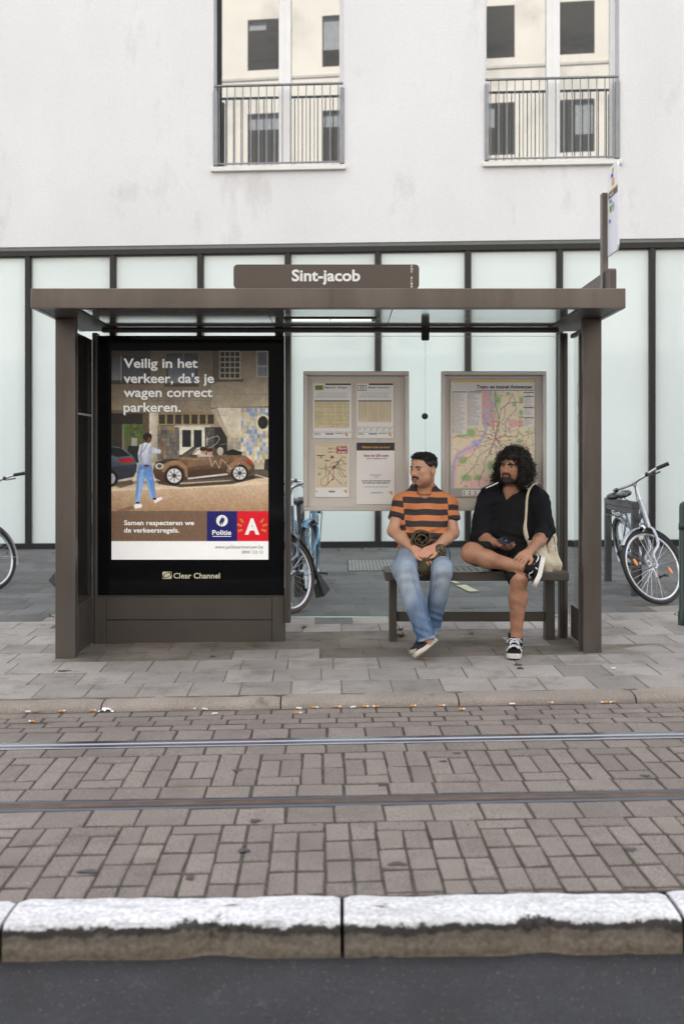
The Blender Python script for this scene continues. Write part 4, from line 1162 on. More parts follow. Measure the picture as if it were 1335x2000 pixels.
cv.shade(218, 685, 524, 812, 0.66, 0.95)
zr(120, 1155, 724, 1345, (122, 100, 84))
for k in range(-10, 44):
    zl([(125 + k * 34, 1150), (125 + k * 34 - 120, 1350)], 2, (98, 80, 66), 0.7)
for k in range(7): zl([(125, 1160 + k * 32), (724, 1150 + k * 32)], 2, (100, 82, 68), 0.7)
cv.noise(218, 998, 404, 1058, 6, 1.0)
zr(722, 1155, 914, 1345, (40, 38, 106)); zr(912, 1155, 1120, 1345, (206, 32, 52)); zr(120, 1343, 1120, 1470, (238, 236, 234))
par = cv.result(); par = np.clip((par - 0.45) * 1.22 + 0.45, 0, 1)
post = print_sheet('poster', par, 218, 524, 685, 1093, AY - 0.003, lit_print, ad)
lt_m = lit_white; shadow_m = mat('headline_shade', (0.16, 0.145, 0.13), 0.5)
for (txt, a, b, base, cap) in (('Veilig in het', 241.5, 386, 718, 18.5), ("verkeer, da's je", 241.5, 418, 747.5, 18.5), ('wagen correct', 241.5, 415, 775, 18.5), ('parkeren.', 241.5, 353, 804, 18.5)):
    q = MB(); ptext(q, txt, a + 0.8, b + 0.8, base + 1.0, cap, AY - 0.0036, 0.035, 1); ptext(q, txt, a, b, base, cap, AY - 0.0044, 0.022, 0)
    q.build('headline', [lt_m, shadow_m], post)
q = MB(); ptext(q, 'Samen respecteren we', 242.5, 379, 1025.5, 9.5, AY - 0.004, 0.022); ptext(q, 'de verkeersregels.', 242.5, 350, 1040, 9.5, AY - 0.004, 0.022); q.build('slogan', lit_white, post)
q = MB(); ptext(q, 'Politie', 414.5, 451.5, 1044.5, 9.5, AY - 0.004, 0.022)
q.add([W(415, 1047, AY - 0.004), W(451.5, 1047, AY - 0.004), W(451.5, 1048.2, AY - 0.004), W(415, 1048.2, AY - 0.004)], [(0, 1, 2, 3)])
pell(q, 433.5, 1017, 11.2, 11.2, AY - 0.004)
fm = [(431, 1028), (428, 1020), (431, 1013), (435, 1008), (434.5, 1013), (437.5, 1010), (438.5, 1016), (436, 1021), (434, 1027), (433.4, 1020), (432, 1023)]
q.add([W(x, y, AY - 0.0046) for (x, y) in fm], [tuple(range(len(fm)))], 1)
q.build('police_emblem', [lit_white, mat('police_blue', (0.022, 0.02, 0.14), 0.5)], post)
q = MB(); ptext(q, 'A', 478, 506.5, 1042.5, 30, AY - 0.004, 0.045)
for (x, y, a) in ((472, 1017, 50), (467.5, 1025.5, 22), (469, 1036, -18), (512, 1017, -50), (517, 1025.5, -22), (515, 1036, 18)):
    ca, sa = math.cos(math.radians(a)), math.sin(math.radians(a)); pts = []
    for (u, v) in ((-4.6, -1.9), (4.6, -1.9), (4.6, 1.9), (-4.6, 1.9)): pts.append(W(x + u * ca - v * sa, y + u * sa + v * ca, AY - 0.004))
    q.add(pts, [(0, 1, 2, 3)], 1)
q.build('city_emblem', [lit_white, mat('ray_orange', (0.75, 0.34, 0.05), 0.5)], post)
q = MB(); ptext(q, 'www.politieantwerpen.be', 420, 513.5, 1071.3, 6.8, AY - 0.004, 0.006); ptext(q, '0800 123 12', 472, 513.5, 1081, 6.0, AY - 0.004, 0.006); q.build('contact_line', ink_grey, post)

# ------------------------------------------------------------------ timetable case and map case on the back glass
CY = 7.80
def case(t, a, b, c, d, fw):
    q = MB()
    pbox(q, a, b, c, c + fw, CY, 0.05, 0.004); pbox(q, a, b, d - fw, d, CY, 0.05, 0.004)
    pbox(q, a, a + fw, c + fw + 0.05, d - fw - 0.05, CY + 0.0005, 0.05, 0.004); pbox(q, b - fw, b, c + fw + 0.05, d - fw - 0.05, CY + 0.0005, 0.05, 0.004)
    q.build('frame', silver_frame, t)
    q = MB(); pbox(q, a + 2, b - 2, c + 2, d - 2, CY + 0.035, 0.012); q.build('backboard', mat('beige_board_%d' % a, (0.60, 0.565, 0.53), 0.55, 0, 0.06, 3, col2=(0.46, 0.41, 0.36), patch=-0.05, pscale=5), t)
tt = thing('timetable_case', 'aluminium framed case with four timetable sheets on the glass behind the striped shirt man', 'notice case', W(695, 862, CY))
case(tt, 592, 798.5, 725, 998, 8)
SY = CY + 0.028
def sheet(a, b, c, d, name, parent, col=paper):
    q = MB(); q.box((WX(a, SY), SY, WZ(d, SY)), (WX(b, SY), SY + 0.003, WZ(c, SY))); return q.build(name, col, parent)
def pq(mb, a, c, b, d, mi, Y=None):
    Y = SY - 0.0006 if Y is None else Y
    mb.add([W(a, c, Y), W(b, c, Y), W(b, d, Y), W(a, d, Y)], [(0, 1, 2, 3)], mi)
p_yel = mat('table_yellow', (0.62, 0.58, 0.26), 0.6); p_cream = mat('table_cream', (0.70, 0.60, 0.43), 0.6); p_olive = mat('line_olive', (0.33, 0.38, 0.07), 0.6); p_orange = mat('print_orange', (0.72, 0.36, 0.03), 0.6); p_red = mat('print_red', (0.36, 0.02, 0.05), 0.6)
inks = [ink, ink_grey, p_yel, p_cream, p_olive, p_orange, p_red, white_ink, fl_blue, mat('map_green', (0.22, 0.42, 0.15), 0.6)]
def dotted(mb, x0, x1, y0, y1, nx, ny, prob, mi, w, h, gapcols=()):
    for j in range(ny):
        for i in range(nx):
            if i in gapcols or random.random() > prob: continue
            x = x0 + (x1 - x0) * (i + 0.15) / nx; y = y0 + (y1 - y0) * (j + 0.3) / ny
            pq(mb, x, y, x + w, y + h, mi)
def logo(mb, x, y, s=1.0):
    pq(mb, x, y, x + 5 * s, y + 2.5 * s, 2 if False else 5); pq(mb, x + 0.8 * s, y + 3.4 * s, x + 5 * s, y + 7 * s, 5); pq(mb, x - 3 * s, y + 1.6 * s, x + 2 * s, y + 2.8 * s, 8, SY - 0.0009)
def timetable(x0, x1, num, dest, oliv):
    s = sheet(x0, x1, 747, 856, 'timetable_sheet', tt); w = x1 - x0
    q = MB(); pq(q, x0, 747.4, x1, 748.6, 5 if not oliv else 2); pq(q, x0 + 24, 749, x1 - 1, 752, 0)
    if oliv: pq(q, x0 + 3.5, 752.5, x0 + 20.5, 762, 4); ptext(q, num, x0 + 7, x0 + 17, 760.3, 6.4, SY - 0.001, 0.02, 0)
    else:
        for r_ in ((x0 + 2, 752.5, x0 + 19, 753.4), (x0 + 2, 761.8, x0 + 19, 762.7), (x0 + 2, 753.4, x0 + 2.9, 761.8), (x0 + 18.1, 753.4, x0 + 19, 761.8)): pq(q, *r_, 0)
        ptext(q, num, x0 + 7.5, x0 + 14, 760.5, 6.4, SY - 0.001, 0.02, 0)
    ptext(q, dest, x0 + 23, x1 - 8, 758.3, 3.4, SY - 0.001, 0.012, 0)
    for k in range(8):
        xx = x0 + 8 + k * (w - 18) / 8
        q.add([W(xx, 774, SY - .0007), W(xx + 0.8, 774, SY - .0007), W(xx + 8.2, 766, SY - .0007), W(xx + 7.4, 766, SY - .0007)], [(0, 1, 2, 3)], 1)
    pq(q, x0 + 4, 774.9, x1 - 8, 775.5, 1)
    pq(q, x0 + 3, 782, x1 - 4, 784.2, 0)
    yb = 836 if oliv else 824.5
    pq(q, x0 + 3, 784.6, x1 - 4, yb, 3)
    if oliv:
        for k in (0, 2, 5, 7, 9, 11): pq(q, x0 + 3, 787 + k * 3.6, x1 - 4, 789.6 + k * 3.6, 2, SY - 0.0008)
    for (a_, b_, pr) in ((0.06, 0.30, 0.85), (0.34, 0.58, 0.9), (0.62, 0.78, 0.85), (0.82, 0.96, 0.8)):
        n = int((b_ - a_) * 20)
        for j in range(14 if oliv else 11):
            for i in range(n):
                if random.random() < pr * (1 if j < 10 else 0.6):
                    x = x0 + w * (a_ + (b_ - a_) * i / n); y = 786 + j * 3.5
                    q.add([W(x, y, SY - .0011), W(x + 1.5, y, SY - .0011), W(x + 1.5, y + 1.4, SY - .0011), W(x, y + 1.4, SY - .0011)], [(0, 1, 2, 3)], 1)
    if not oliv:
        pq(q, x0, 834, x1, 834.6, 0)
        for k in range(6): pq(q, x0 + 2 + k * 12, 837.2, x0 + 3.6 + k * 12, 838.8, 0); pq(q, x0 + 4.6 + k * 12, 837.4, x0 + 9 + k * 12, 838.4, 1); pq(q, x0 + 2 + k * 12, 840, x0 + 3.6 + k * 12, 841.2, 0)
    pq(q, x0, 843.6, x1, 844.2, 0); pq(q, x0 + 2, 846, x0 + 13, 847, 1); pq(q, x0 + 2, 848.6, x0 + 16, 849.4, 1); pq(q, x0 + 24, 846.4, x0 + 40, 848.6, 8); pq(q, x0 + 43, 846, x0 + 58, 847.2, 1); logo(q, x0 + 63, 845.5, 0.95)
    q.build('timetable_print', inks, s)
timetable(611, 686, '10', 'Melkmarkt - Wijnegem', True)
timetable(696, 768, '11', 'Melkmarkt - Berchem Station', False)
s = sheet(615, 681, 868, 971, 'tram_map_sheet', tt)
q = MB(); pq(q, 616, 868.8, 678, 870, 5); pq(q, 616, 870.2, 679, 952, 3)
pq(q, 657, 872, 678, 886, 6, SY - 0.0008); ptext(q, 'TRAM', 659, 676.5, 878, 4.2, SY - 0.0013, 0.03, 7); ptext(q, 'STAD', 659.5, 676, 885, 4.2, SY - 0.0013, 0.03, 7)
for k in range(7):
    if k != 4: pq(q, 641 + k * 2.2, 874, 642 + k * 2.2, 878, 1, SY - 0.0009); pq(q, 641 + k * 2.2, 881, 642 + k * 2.2, 884.5, 1, SY - 0.0009)
def wline(mb, pts, w, mi, Y):
    for (xa, ya), (xb, yb) in zip(pts[:-1], pts[1:]):
        dx, dy = xb - xa, yb - ya; L = math.hypot(dx, dy) + 1e-6; nx, ny = -dy / L * w / 2, dx / L * w / 2
        mb.add([W(xa + nx, ya + ny, Y), W(xb + nx, yb + ny, Y), W(xb - nx, yb - ny, Y), W(xa - nx, ya - ny, Y)], [(0, 1, 2, 3)], mi)
Yl = SY - 0.0012
for pts, mi in (([(627, 948), (627, 936), (636, 930), (636, 905)], 1), ([(628, 949), (635, 949), (651, 934), (651, 915), (660, 904), (668, 892), (676, 894)], 0), ([(664, 944), (648, 928), (638, 916), (622, 915)], 8), ([(640, 947), (640, 928), (646, 918), (656, 908)], 6), ([(658, 914), (676, 932)], 8), ([(660, 922), (668, 931), (676, 931)], 1), ([(651, 914), (640, 912), (633, 913)], 1), ([(657, 905), (664, 916), (674, 920)], 0), ([(646, 905), (657, 902), (668, 898), (672, 905)], 6)):
    wline(q, pts, 0.9, mi, Yl)
for (x, y, n, mi, sp) in ((647, 893, 24, 6, 5), (637, 900, 16, 8, 4), (672, 905, 14, 9, 4), (661, 908, 14, 9, 4), (622, 926, 18, 9, 5), (652, 912, 26, 6, 8), (655, 906, 30, 1, 14), (670, 944, 10, 1, 6), (625, 892, 16, 1, 5), (649, 936, 8, 6, 4)):
    for k in range(n):
        a, b = x + random.gauss(0, sp * 0.5), y + random.gauss(0, sp * 0.4); wline(q, [(a, b), (a + random.uniform(1, 3), b + random.uniform(-1, 1))], 0.7, mi, Yl)
pq(q, 618, 889, 634, 890.4, 0, Yl); pq(q, 641, 958.5, 654, 960.4, 1); pq(q, 643, 961, 653, 962, 1); logo(q, 673, 957, 0.9); pq(q, 617, 958.5, 619, 961, 1)
q.build('tram_map_print', inks, s)
s = sheet(695.5, 770, 864, 985, 'info_sheet', tt)
q = MB(); pq(q, 696, 864.4, 770, 880, 0)
ptext(q, 'Wanneer komt uw tram?', 706, 761, 875.2, 4.4, SY - 0.001, 0.02, 5); ptext(q, 'Scan de QR-code', 710, 758, 891.8, 4.9, SY - 0.001, 0.025, 6); ptext(q, 'voor realtime info', 715, 754, 897, 3.8, SY - 0.001, 0.008, 1)
ptext(q, 'Sint-Jacob', 723.5, 744, 929, 3.4, SY - 0.001, 0.0, 1); ptext(q, '5180', 730, 738, 933, 2.4, SY - 0.001, 0.0, 1)
ptext(q, 'en zie over hoeveel minuten', 706, 762, 940.3, 3.2, SY - 0.001, 0.025, 0); ptext(q, 'uw tram aan deze halte is.', 708, 761, 944.4, 3.2, SY - 0.001, 0.025, 0)
pq(q, 710, 950.6, 758, 951.4, 1); pq(q, 724, 962, 747, 963.2, 8); logo(q, 761, 959, 1.0)
q.build('info_print', inks, s)

mc = thing('map_case', 'aluminium framed case with colourful network map behind the curly haired man', 'notice case', W(964, 862, CY))
case(mc, 861.5, 1066.5, 725, 998, 7.5)
q = MB(); pbox(q, 877, 1046, 739, 972, SY - 0.002, 0.006, 0.002); inner = q.build('map_mount', mat('map_mount_grey', (0.40, 0.39, 0.38), 0.5), mc)
mcv = Canvas(880, 742, 1043, 954, (216, 204, 180))
def mp(pts, c, al=1.0): mcv.poly([(840 + x / 4.768, 700 + y / 4.768) for x, y in pts], c, al)
def mln(pts, w, c, al=1.0): mcv.line([(840 + x / 4.768, 700 + y / 4.768) for x, y in pts], w / 4.768, c, al)
mp([(480, 300), (600, 300), (600, 640), (480, 620)], (206, 160, 160)); mp([(700, 560), (880, 580), (900, 630), (740, 640)], (212, 168, 166)); mp([(210, 900), (420, 760), (440, 840), (260, 940), (230, 1200), (200, 1200)], (224, 182, 184)); mp([(300, 1130), (540, 1090), (560, 1200), (300, 1210)], (226, 188, 186))
mp([(545, 300), (640, 300), (640, 560), (600, 560)], (192, 196, 170))
for (x, y, rx, ry) in ((632, 390, 30, 46), (375, 690, 60, 50), (300, 945, 55, 45), (560, 1000, 40, 55), (825, 770, 44, 26), (840, 505, 26, 34), (775, 430, 20, 30), (845, 385, 26, 40), (840, 550, 30, 14), (900, 685, 20, 14), (625, 672, 16, 10), (335, 1110, 60, 40), (440, 1110, 50, 30), (330, 1190, 20, 16), (290, 720, 70, 20), (720, 330, 26, 20), (910, 340, 30, 26)):
    mcv.ell(840 + x / 4.768, 700 + y / 4.768, rx / 4.768, ry / 4.768, (134, 172, 112), 0.85, 0.5)
riv = [(560, 300), (545, 400), (600, 440), (555, 500), (545, 570), (510, 600), (520, 650), (500, 720), (440, 800), (330, 850), (260, 890), (225, 950), (210, 1050), (208, 1200)]
mln(riv, 26, (170, 170, 206)); mp([(380, 770), (470, 750), (480, 780), (400, 812)], (172, 172, 206)); mp([(480, 450), (540, 470), (560, 560), (520, 560)], (176, 174, 206), 0.8); mln([(690, 600), (740, 690)], 8, (172, 172, 206))
def wig(a, b, n=7, s=16):
    out = []
    for k in range(n + 1):
        t = k / n; e = 0 if k in (0, n) else 1
        out.append((a[0] + (b[0] - a[0]) * t + e * rng.normal(0, s), a[1] + (b[1] - a[1]) * t + e * rng.normal(0, s)))
    return out
hub = (600, 745)
ends = [(200, 745), (280, 1170), (450, 1180), (600, 1190), (960, 800), (960, 690), (880, 600), (760, 330), (605, 310), (560, 320), (420, 650), (960, 1000), (800, 900), (250, 1000), (780, 1100)]
for e in ends: mln(wig(hub, e), 5, ((120, 84, 92), (92, 84, 84), (172, 120, 90), (150, 96, 110))[rng.integers(4)])
for k in range(120):
    a = (rng.uniform(200, 960), rng.uniform(310, 1195)); b = (a[0] + rng.normal(0, 90), a[1] + rng.normal(0, 70))
    if a[0] < 480 and a[1] < 700: continue
    mln(wig(a, b, 4, 9), 3, ((112, 96, 92), (160, 112, 116), (136, 128, 110), (184, 142, 98), (120, 110, 130))[rng.integers(5)], 0.75)
mln([(605, 310), (605, 440), (640, 560), (600, 745)], 7, (106, 92, 100)); mln([(640, 560), (660, 470), (720, 420), (790, 408), (880, 415)], 6, (118, 98, 110)); mln([(790, 408), (800, 470), (690, 600), (700, 690)], 5, (116, 100, 108)); mln([(760, 330), (790, 405)], 5, (112, 98, 106))
for k in range(170):
    x, y = rng.normal(600, 130), rng.normal(760, 170)
    if 200 < x < 955 and 310 < y < 1195 and not (x < 480 and y < 700): mcv.rect(840 + x / 4.768, 700 + y / 4.768, 840 + (x + rng.uniform(6, 20)) / 4.768, 700 + (y + 6) / 4.768, (70, 62, 66), 0.65)
mcv.rect(880, 742, 1043, 763.5, (196, 194, 196)); mcv.rect(880, 743.5, 1043, 747, (196, 160, 40))
def legend(xa, ya, xb, yb):
    mcv.rect(840 + xa / 4.768, 700 + ya / 4.768, 840 + xb / 4.768, 700 + yb / 4.768, (212, 208, 208)); mcv.rect(840 + xa / 4.768, 700 + ya / 4.768, 840 + xb / 4.768, 700 + (ya + 8) / 4.768, (60, 54, 56))
    y = ya + 16
    while y < yb - 8:
        mcv.line([(840 + (xa + 6) / 4.768, 700 + y / 4.768), (840 + (xa + 6 + (xb - xa - 12) * rng.uniform(0.4, 1)) / 4.768, 700 + y / 4.768)], 0.7, (110, 106, 112), 0.8); y += 9
legend(206, 310, 338, 706); legend(350, 310, 476, 636); legend(864, 316, 955, 345); legend(864, 352, 955, 450); legend(864, 454, 955, 540); legend(864, 548, 955, 638)
for (xa, xb, ya, yb) in ((206, 212, 320, 700), (350, 355, 320, 630)):
    y = ya
    while y < yb: mcv.rect(840 + xa / 4.768, 700 + y / 4.768, 840 + xb / 4.768, 700 + (y + 5) / 4.768, ((190, 60, 70), (70, 110, 70), (70, 70, 150), (200, 150, 50))[rng.integers(4)]); y += 9
mcv.noise(880, 763, 1043, 954, 4, 1.0); mcv.a = np.clip(mcv.a * 1.10 + 0.02, 0, 1)
msh = print_sheet('network_map', mcv.result(), 880, 1043, 742, 954, SY - 0.0035, print_m, mc)
q = MB(); ptext(q, 'Tram- en busnet Antwerpen', 930, 1038.5, 758.6, 6.8, SY - 0.0045, 0.03); q.add([W(928, 761.8, SY - .0045), W(1042, 761.8, SY - .0045), W(1042, 762.8, SY - .0045), W(928, 762.8, SY - .0045)], [(0, 1, 2, 3)]); q.build('map_title', ink, msh)
q = MB(); q.box((WX(902, SY - .004), SY - 0.004, WZ(968, SY)), (WX(960, SY - .004), SY - 0.0025, WZ(957, SY))); lg = q.build('map_key', paper, mc)
q = MB()
for k in range(5):
    for j in (0, 1): q.add([W(904 + k * 11, 959 + j * 4.5, SY - .0048), W(907 + k * 11, 959 + j * 4.5, SY - .0048), W(907 + k * 11, 961.8 + j * 4.5, SY - .0048), W(904 + k * 11, 961.8 + j * 4.5, SY - .0048)], [(0, 1, 2, 3)])
q.build('map_key_print', ink_grey, lg)

# ------------------------------------------------------------------ bench
SEAT, SX0, SX1, SY0, SY1 = 0.572, 0.295, 1.545, 7.36, 7.80
bn = thing('bench', 'dark brown metal bench with perforated seat holding both men', 'bench', (0.92, 7.75, gz(0.92, 7.75)))
q = MB()
seat_m = mat('bench_seat_paint', (0.115, 0.110, 0.100), 0.4, 0.3, 0.08, 4)
q.box((SX0, SY0, SEAT - 0.058), (SX1, SY0 + 0.05, SEAT), 0.005); q.box((SX0, SY1 - 0.05, SEAT - 0.058), (SX1, SY1, SEAT), 0.005)
q.box((SX0, SY0 + 0.0505, SEAT - 0.058), (SX0 + 0.04, SY1 - 0.0505, SEAT), 0.005); q.box((SX1 - 0.04, SY0 + 0.0505, SEAT - 0.058), (SX1, SY1 - 0.0505, SEAT), 0.005)
q.build('seat_edge', brown2, bn)
# perforated sheet: little square openings in rows
q = MB(); nx, ny = 78, 20
ax, bx, ay, by = SX0 + 0.0405, SX1 - 0.0405, SY0 + 0.051, SY1 - 0.051
for i in range(nx):
    for j in range(ny):
        if j % 4 in (1, 2) and i % 3 == 1 and 3 < j < 18: continue
        x0, x1 = ax + (bx - ax) * i / nx, ax + (bx - ax) * (i + 1) / nx; y0, y1 = ay + (by - ay) * j / ny, ay + (by - ay) * (j + 1) / ny
        q.add([(x0, y0, SEAT - 0.001), (x1, y0, SEAT - 0.001), (x1, y1, SEAT - 0.001), (x0, y1, SEAT - 0.001)], [(0, 1, 2, 3)])
q.box((ax, ay, SEAT - 0.05), (bx, by, SEAT - 0.04), 0, 1)
q.build('seat', [seat_m, dark_frame], bn)
for (a, b) in ((760, 774.5), (1065, 1083)):
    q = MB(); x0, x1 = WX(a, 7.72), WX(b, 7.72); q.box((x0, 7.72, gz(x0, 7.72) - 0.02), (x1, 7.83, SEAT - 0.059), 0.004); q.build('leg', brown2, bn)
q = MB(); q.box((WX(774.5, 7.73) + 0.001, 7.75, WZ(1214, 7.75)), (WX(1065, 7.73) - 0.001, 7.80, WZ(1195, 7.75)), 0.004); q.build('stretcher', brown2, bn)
# ------------------------------------------------------------------ bicycle stands and bollard
def stand(label, xl, yf, yb, top, w=0.062):
    t = thing('bicycle_stand', label, 'bicycle stand', (xl, (yf + yb) / 2, gz(xl, yf)), 'bicycle stands on the pavement')
    for yy in (yf, yb - w):
        q = MB(); q.box((xl, yy, gz(xl, yy) - 0.03), (xl + w, yy + w, top - w - 0.0005), 0.004); q.build('leg', grey_steel, t)
    q = MB(); q.box((xl, yf, top - w), (xl + w, yb, top), 0.004); q.box((xl + 0.004, yf + w + 0.001, top - w - 0.05), (xl + w - 0.004, yb - w - 0.001, top - w - 0.0005), 0.003); q.build('top_bar', grey_steel, t)
stand('grey square tube bicycle stand in front of the silver bicycle', WX(1234, 9.70), 9.70, 10.75, 0.955)
stand('grey square tube bicycle stand behind the blue bicycle', WX(574, 9.9), 9.9, 10.9, 0.93)
bx0 = WX(1328.5, 8.22)
bo = thing('bollard', 'dark green street bollard standing beside the silver bicycle', 'bollard', (bx0 + 0.06, 8.25, gz(bx0, 8.25)))
green_m = mat('bollard_green', (0.012, 0.035, 0.022), 0.35, 0.1, 0.15, 6, coat=0.3)
q = MB(); M = Matrix.Translation((bx0 + 0.06, 8.26, 0)); zt = 1.02
q.lathe([(0.0, gz(bx0, 8.2) - 0.03), (0.068, gz(bx0, 8.2) - 0.03), (0.068, 0.17), (0.060, 0.19), (0.060, zt - 0.05), (0.055, zt - 0.02), (0.035, zt - 0.004), (0.0, zt)], 24, 0, M); q.build('post', green_m, bo, True)
q = MB(); q.lathe([(0.060, 0.80), (0.064, 0.805), (0.064, 0.85), (0.060, 0.855)], 24, 0, M); q.build('ring', green_m, bo, True)

# ------------------------------------------------------------------ bicycles
R_W = 0.335
def circle(c, r, n, ax=0):
    return [(c[0] + r * math.cos(2 * math.pi * k / n), 0.0, c[2] + r * math.sin(2 * math.pi * k / n)) for k in range(n)]
def bicycle(name, label, contact_front, heading, lean, steer, paint, tyre=None, guard=None, flap=False, lamp=True, wb=1.08, small=False, spokes=30, rack=True, cat='bicycle', reflectors=True, side=0.0):
    """heading: yaw of the direction of travel; contact_front: where the front tyre meets the ground; lean: roll; steer: turn of the front wheel"""
    tyre = tyre or tyre_m; guard = guard or paint
    Rw = R_W if not small else 0.25
    t = thing(name, label, cat, contact_front, 'parked bicycles')
    A = Vector((wb, 0, 0))
    B = Matrix.Translation(Vector(contact_front)) @ Matrix.Rotation(heading, 4, 'Z') @ Matrix.Rotation(lean, 4, 'X') @ Matrix.Translation(-A)
    h0, h1 = Vector((wb - 0.20, 0, 0.62 + 0.02)), Vector((wb - 0.27, 0, 0.86))       # head tube
    ax = (h1 - h0).normalized()
    S = B @ Matrix.Translation(h0) @ Matrix.Rotation(steer, 4, ax) @ Matrix.Translation(-h0)
    def wheel(c, M):
        q = MB(); q.tube(circle(c, Rw - 0.018, 56), 0.019, 8, 0, M, True)
        w = q.build('wheel', tyre, t, True)
        q = MB(); q.tube(circle(c, Rw - 0.042, 56), 0.010, 6, 0, M, True, flat=1.3); q.build('rim', alu, w, True)
        q = MB()
        for k in range(spokes):
            a = 2 * math.pi * k / spokes; a2 = a + (0.22 if k % 2 else -0.22); sd = 0.026 if k % 4 < 2 else -0.026
            q.tube([(c[0] + 0.022 * math.cos(a2 * 1.0), sd, c[2] + 0.022 * math.sin(a2)), (c[0] + (Rw - 0.046) * math.cos(a), 0, c[2] + (Rw - 0.046) * math.sin(a))], 0.0016, 4, 0, M)
        q.build('spokes', chrome, w)
        q = MB(); q.tube([(c[0], -0.055, c[2]), (c[0], 0.055, c[2])], 0.013, 8, 0, M); q.tube([(c[0], -0.034, c[2]), (c[0], -0.022, c[2])], 0.024, 10, 0, M); q.tube([(c[0], 0.022, c[2]), (c[0], 0.034, c[2])], 0.024, 10, 0, M); q.build('hub', alu, w, True)
        if reflectors:
            for k in (1, 2):
                q = MB(); a = 0.6 + k * math.pi
                q.ball((c[0] + 0.19 * math.cos(a), 0.004, c[2] + 0.19 * math.sin(a)), (0.018, 0.008, 0.036), 0, M)
                q.build('reflector', orange_refl, w, True)
        return w
    fa, ra = Vector((wb, 0, Rw)), Vector((0, 0, Rw))
    wheel(fa, S); wheel(ra, B)
    # fork
    q = MB()
    crown = h0 + Vector((0.012, 0, -0.03))
    for s in (-1, 1):
        q.tube(*cr([crown + Vector((0, s * 0.02, 0.02)), crown + Vector((0.008, s * 0.047, -0.015)), crown + Vector((0.045, s * 0.05, -0.13)), fa + Vector((-0.03, s * 0.052, 0.09)), fa + Vector((0, s * 0.052, 0))], [0.015, 0.015, 0.014, 0.011, 0.009], 5), 8, 0, S)
    q.tube([crown, h1 + ax * 0.02], 0.017, 8, 0, S); q.tube([h0, h1], 0.021, 10, 0, S)
    q.build('fork', paint, t, True)
    # stem and handlebar
    q = MB(); top = h1 + ax * 0.16
    q.tube([h1, top, top + Vector((0.035, 0, 0.02))], [0.014, 0.014, 0.016], 8, 0, S)
    hw_ = 0.5 if small else 1.0
    hb = [top + Vector((p[0], p[1] * hw_, p[2])) for p in ((-0.10, -0.34, 0.03), (-0.03, -0.27, 0.040), (0.03, -0.14, 0.03), (0.04, 0, 0.02), (0.03, 0.14, 0.03), (-0.03, 0.27, 0.040), (-0.10, 0.34, 0.03))]
    q.tube(cr(hb, None, 4), 0.0125, 8, 0, S); bar = q.build('handlebar', alu, t, True)
    for s in (-1, 1):
        q = MB(); q.tube([top + Vector((-0.035, s * 0.275 * hw_, 0.040)), top + Vector((-0.115, s * 0.352 * hw_, 0.028))], [0.017, 0.018], 10, 0, S); q.build('grip', black_mat, bar, True)
        q = MB(); q.tube([top + Vector((0.02, s * 0.20, 0.035)), top + Vector((0.05, s * 0.24, 0.01)), top + Vector((-0.03, s * 0.30, 0.0))], 0.006, 6, 0, S); q.ball(top + Vector((0.02, s * 0.20, 0.035)), 0.02, 0, S); q.build('brake_lever', black_paint, bar, True)
    q = MB()
    for s in (-1, 1):
        q.tube(cr([top + Vector((0.04, s * 0.22, 0.02)), top + Vector((0.13, s * 0.16, 0.02)), top + Vector((0.12, s * 0.05, -0.10)), h0 + Vector((0.05, s * 0.015, 0.0))], None, 6), 0.0035, 5, 0, S)
    q.build('cable', black_mat, bar, True)
    # frame
    q = MB(); bb = Vector((0.44, 0, 0.27)); st = Vector((0.27, 0, 0.72))
    q.tube([h0 + (h1 - h0) * 0.15, bb], 0.023, 8, 0, B); q.tube([h0 + (h1 - h0) * 0.65, bb + (st - bb) * 0.62], 0.019, 8, 0, B); q.tube([bb, st], 0.018, 8, 0, B)
    for s in (-1, 1):
        q.tube([bb + Vector((0, s * 0.03, 0)), ra + Vector((0, s * 0.06, 0))], 0.010, 6, 0, B); q.tube([st + Vector((0.01, s * 0.015, -0.04)), ra + Vector((0, s * 0.06, 0))], 0.009, 6, 0, B)
    q.build('frame', paint, t, True)
    q = MB(); q.tube([st, st + Vector((-0.055, 0, 0.16))], 0.013, 8, 0, B); q.build('seat_post', alu, t, True)
    q = MB(); sp = st + Vector((-0.06, 0, 0.18))
    q.ball(sp + Vector((-0.06, -0.055, 0)), (0.10, 0.065, 0.035), 0, B); q.ball(sp + Vector((-0.06, 0.055, 0)), (0.10, 0.065, 0.035), 0, B); q.ball(sp + Vector((0.07, 0, 0.003)), (0.12, 0.035, 0.028), 0, B); q.ball(sp + Vector((0.0, 0, 0)), (0.12, 0.055, 0.03), 0, B)
    q.build('saddle', mat('saddle_leather', (0.016, 0.017, 0.022), 0.3, 0, 0.1, coat=0.4) if 'saddle_leather' not in MATS else MATS['saddle_leather'], t, True)
    # mudguards
    def arc(c, a0, a1, r, M, name):
        vs, fs = [], []; n = 22
        for i in range(n + 1):
            a = math.radians(a0 + (a1 - a0) * i / n)
            for (dy, dr) in ((-0.030, -0.014), (-0.016, -0.002), (0, 0.002), (0.016, -0.002), (0.030, -0.014)):
                vs.append((c[0] + (r + dr) * math.cos(a), dy, c[2] + (r + dr) * math.sin(a)))
        for i in range(n):
            for k in range(4): fs.append((i * 5 + k, i * 5 + 5 + k, i * 5 + 6 + k, i * 5 + 1 + k))
        q = MB(); q.add(vs, fs, 0, M)
        q.add([(v[0], v[1], v[2]) for v in vs], [f[::-1] for f in fs], 0, M @ Matrix.Translation((0, 0, -0.0015)))
